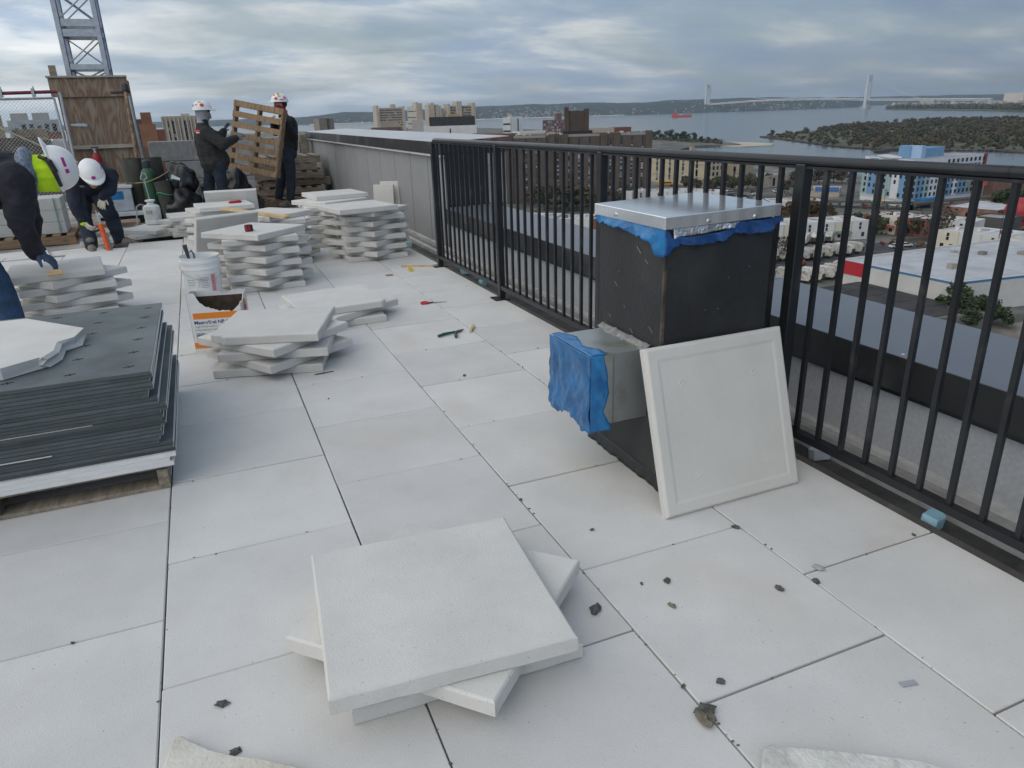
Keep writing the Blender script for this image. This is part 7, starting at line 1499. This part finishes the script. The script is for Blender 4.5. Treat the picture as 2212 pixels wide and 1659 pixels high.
for i in range(260):
    x, y = rw.uniform(150, 330), rw.uniform(150, 330); s = rw.uniform(.8, 2.2)
    q = Vector((x, y))
    if (x - 186) ** 2 + (y - 168) ** 2 < 32 ** 2 or not 150 < x < 300: continue
    leaves(b, (x, y, ZG + s * .4), (s * 1.4, s * 1.4, s * .6), 12, .45, rw)
tag(b.build('garden_scrub', LEAF['olive']), kind='stuff')
# moored hulks on the creek
for i, (u, v, w) in enumerate([(1936, 325, 13), (1905, 329, 7), (1997, 327, 12)]): q = at_z(u, v, ZW); hk = thing('moored_barge', ['dark rusting barge moored off the wooded spit', 'small dark barge left of the rusting one', 'dark barge behind the hotel roof'][i], 'barge', (q.x, q.y, ZW), R(-35)); MB().prism([(-w, -2.5), (w * .8, -2.5), (w, 0), (w * .8, 2.5), (-w, 2.5)], -.4, 1.6).build('hull', M('hulk', (.05, .045, .04), .9), hk); MB().box(-w * .5, w * .2, -1.5, 1.5, 1.6, 2.8).build('deck_house', M('hulk2', (.10, .09, .085), .9), hk)
# right-hand far apartment block
q0, q1 = at_d(2166, 222, 4000).xy, at_d(2260, 222, 3960).xy; t, L_, H = building('pale_apartment_block', 'large pale apartment block at the right edge of the far shore', q0, q1, 40, ZW + 3, zt(2190, 201, 4000), M('pale_block', (.55, .50, .45), .9, var=.05, scale=.02), front=(4, 62, 1, 5, 14, 40, [M('block_band', (.36, .33, .31), .9)], 0, 6, 51)); MB().box(-L_ * .1, L_ * .15, 10, 25, H, H + 16).build('roof_house', M('pale_block', (.55, .50, .45), .9), t)
# ---- city beyond the fence on the left
YB_ = M('yellow_brick', (.30, .24, .15), .92, var=.12, scale=.5); GW = M('glass_tower', (.36, .40, .42), .6, var=.1, scale=.3)
def lb(name, label, u0, u1, vt, D, wall, front, dep=16, roof=ROOFG, D2=None): pL, pR = fr_(u0, u1, D, D2); return building(name, label, pL, pR, dep, ZG, zt((u0 + u1) / 2, vt, D), wall, front=front, roof=roof, group='buildings beyond the fence')
def fw(D, vt, u, rows, cols, w, h, mats, seed, zlow=-22): H = zt(u, vt, D) - ZG; return (max(2, zlow - ZG), H - 1.2, rows, cols, w, h, mats, .12, 1.2, seed)
t, L_, H = lb('grey_tower_block', 'long grey glass block with two roof houses beyond the fence', 14, 131, 263, 330, GW, fw(330, 263, 70, 6, 22, 1.3, 1.4, [GLASS, GLASSL], 61, -12)); 
for x in (-L_ * .26, L_ * .14): MB().box(x - 2.7, x + 2.7, 2, 8, H + .1, H + 3.0).build('roof_house', M('grey_conc', (.38, .37, .36), .9), t)
lb('tan_brick_block', 'tan brick block with few windows behind the chain-link', 20, 96, 288, 150, YB_, fw(150, 288, 60, 3, 6, 1.2, 1.5, [GLASS], 62, -14)); t, L_, H = lb('tan_brick_block', 'tan brick tower at the left picture edge', -60, 4, 258, 140, YB_, fw(140, 258, -20, 4, 5, 1.2, 1.5, [GLASS], 63, -14))
lb('brick_block', 'dark red brick block behind the leaning scaffold pole', 92, 134, 293, 175, REDBR, fw(175, 293, 110, 3, 7, 1.0, 1.4, [GLASSL, GLASS], 64, -14)); lb('white_house', 'white low house behind the leaning scaffold pole', 98, 134, 314, 120, WHITEC, fw(120, 314, 115, 1, 4, 1.2, 1.4, [GLASS], 65, -12))
lb('dark_roof_block', 'dark low roof beyond the chain-link', -40, 100, 318, 95, BROWN, None, 30, ROOFG)
t, L_, H = lb('brick_tower', 'red brick stair tower beside the plywood box', 305, 328, 254, 105, M('brick_warm', (.25, .12, .075), .92, var=.12, scale=.6), None, 6); lb('brick_wall_block', 'orange brick block below the red stair tower', 297, 334, 283, 80, M('brick_orange', (.27, .13, .08), .92, var=.1, scale=.6), None, 8); lb('brick_block', 'low brown brick block between stair tower and ribbed tower', 330, 352, 288, 150, REDBR, fw(150, 288, 340, 2, 3, 1.1, 1.3, [GLASS], 66, -14), 8); lb('brown_block', 'brown block behind the red stair tower', 285, 312, 262, 260, BROWN, fw(260, 262, 298, 5, 5, 1.3, 1.4, [GLASS], 67, -10), 10)
D = 420; pL, pR = fr_(350, 446, D); t, L_, H = building('ribbed_tower', 'beige ribbed tower block left of the red-logo man', pL, pR, 20, ZG, zt(395, 253, D), M('ribbed_beige', (.42, .36, .29), .9, var=.06, scale=.2), front=(30, 47, 7, 11, 1.3, 1.5, [GLASS], .03, .8, 68), group='buildings beyond the fence')
for i in range(12): x = -L_ / 2 + L_ * i / 11; MB().box(x - .35, x + .35, -.6, -.01, .5, H + .3).build('rib', M('ribbed_pale', (.47, .41, .34), .9), t)
a = at_d(400, 250, D + 8); MB().box(a.x - 2, a.x + 2, a.y, a.y + 5, H + ZG, zt(400, 245, D)).build('roof_house', BEIGE, t, world=True)
# ---- the air
hz = MB().box(-13000, 15000, -5000, 15000, ZW - 6, 190).build('haze', None); hm = bpy.data.materials.new('haze'); hm.use_nodes = True; hn = hm.node_tree; hn.nodes.clear(); ho = hn.nodes.new('ShaderNodeOutputMaterial'); hv = hn.nodes.new('ShaderNodeVolumePrincipled')
hv.inputs['Color'].default_value = (.66, .80, .95, 1); hv.inputs['Density'].default_value = 5e-5; hv.inputs['Anisotropy'].default_value = .2; hn.links.new(hv.outputs[0], ho.inputs['Volume']); hz.data.materials.append(hm); tag(hz, kind='stuff')
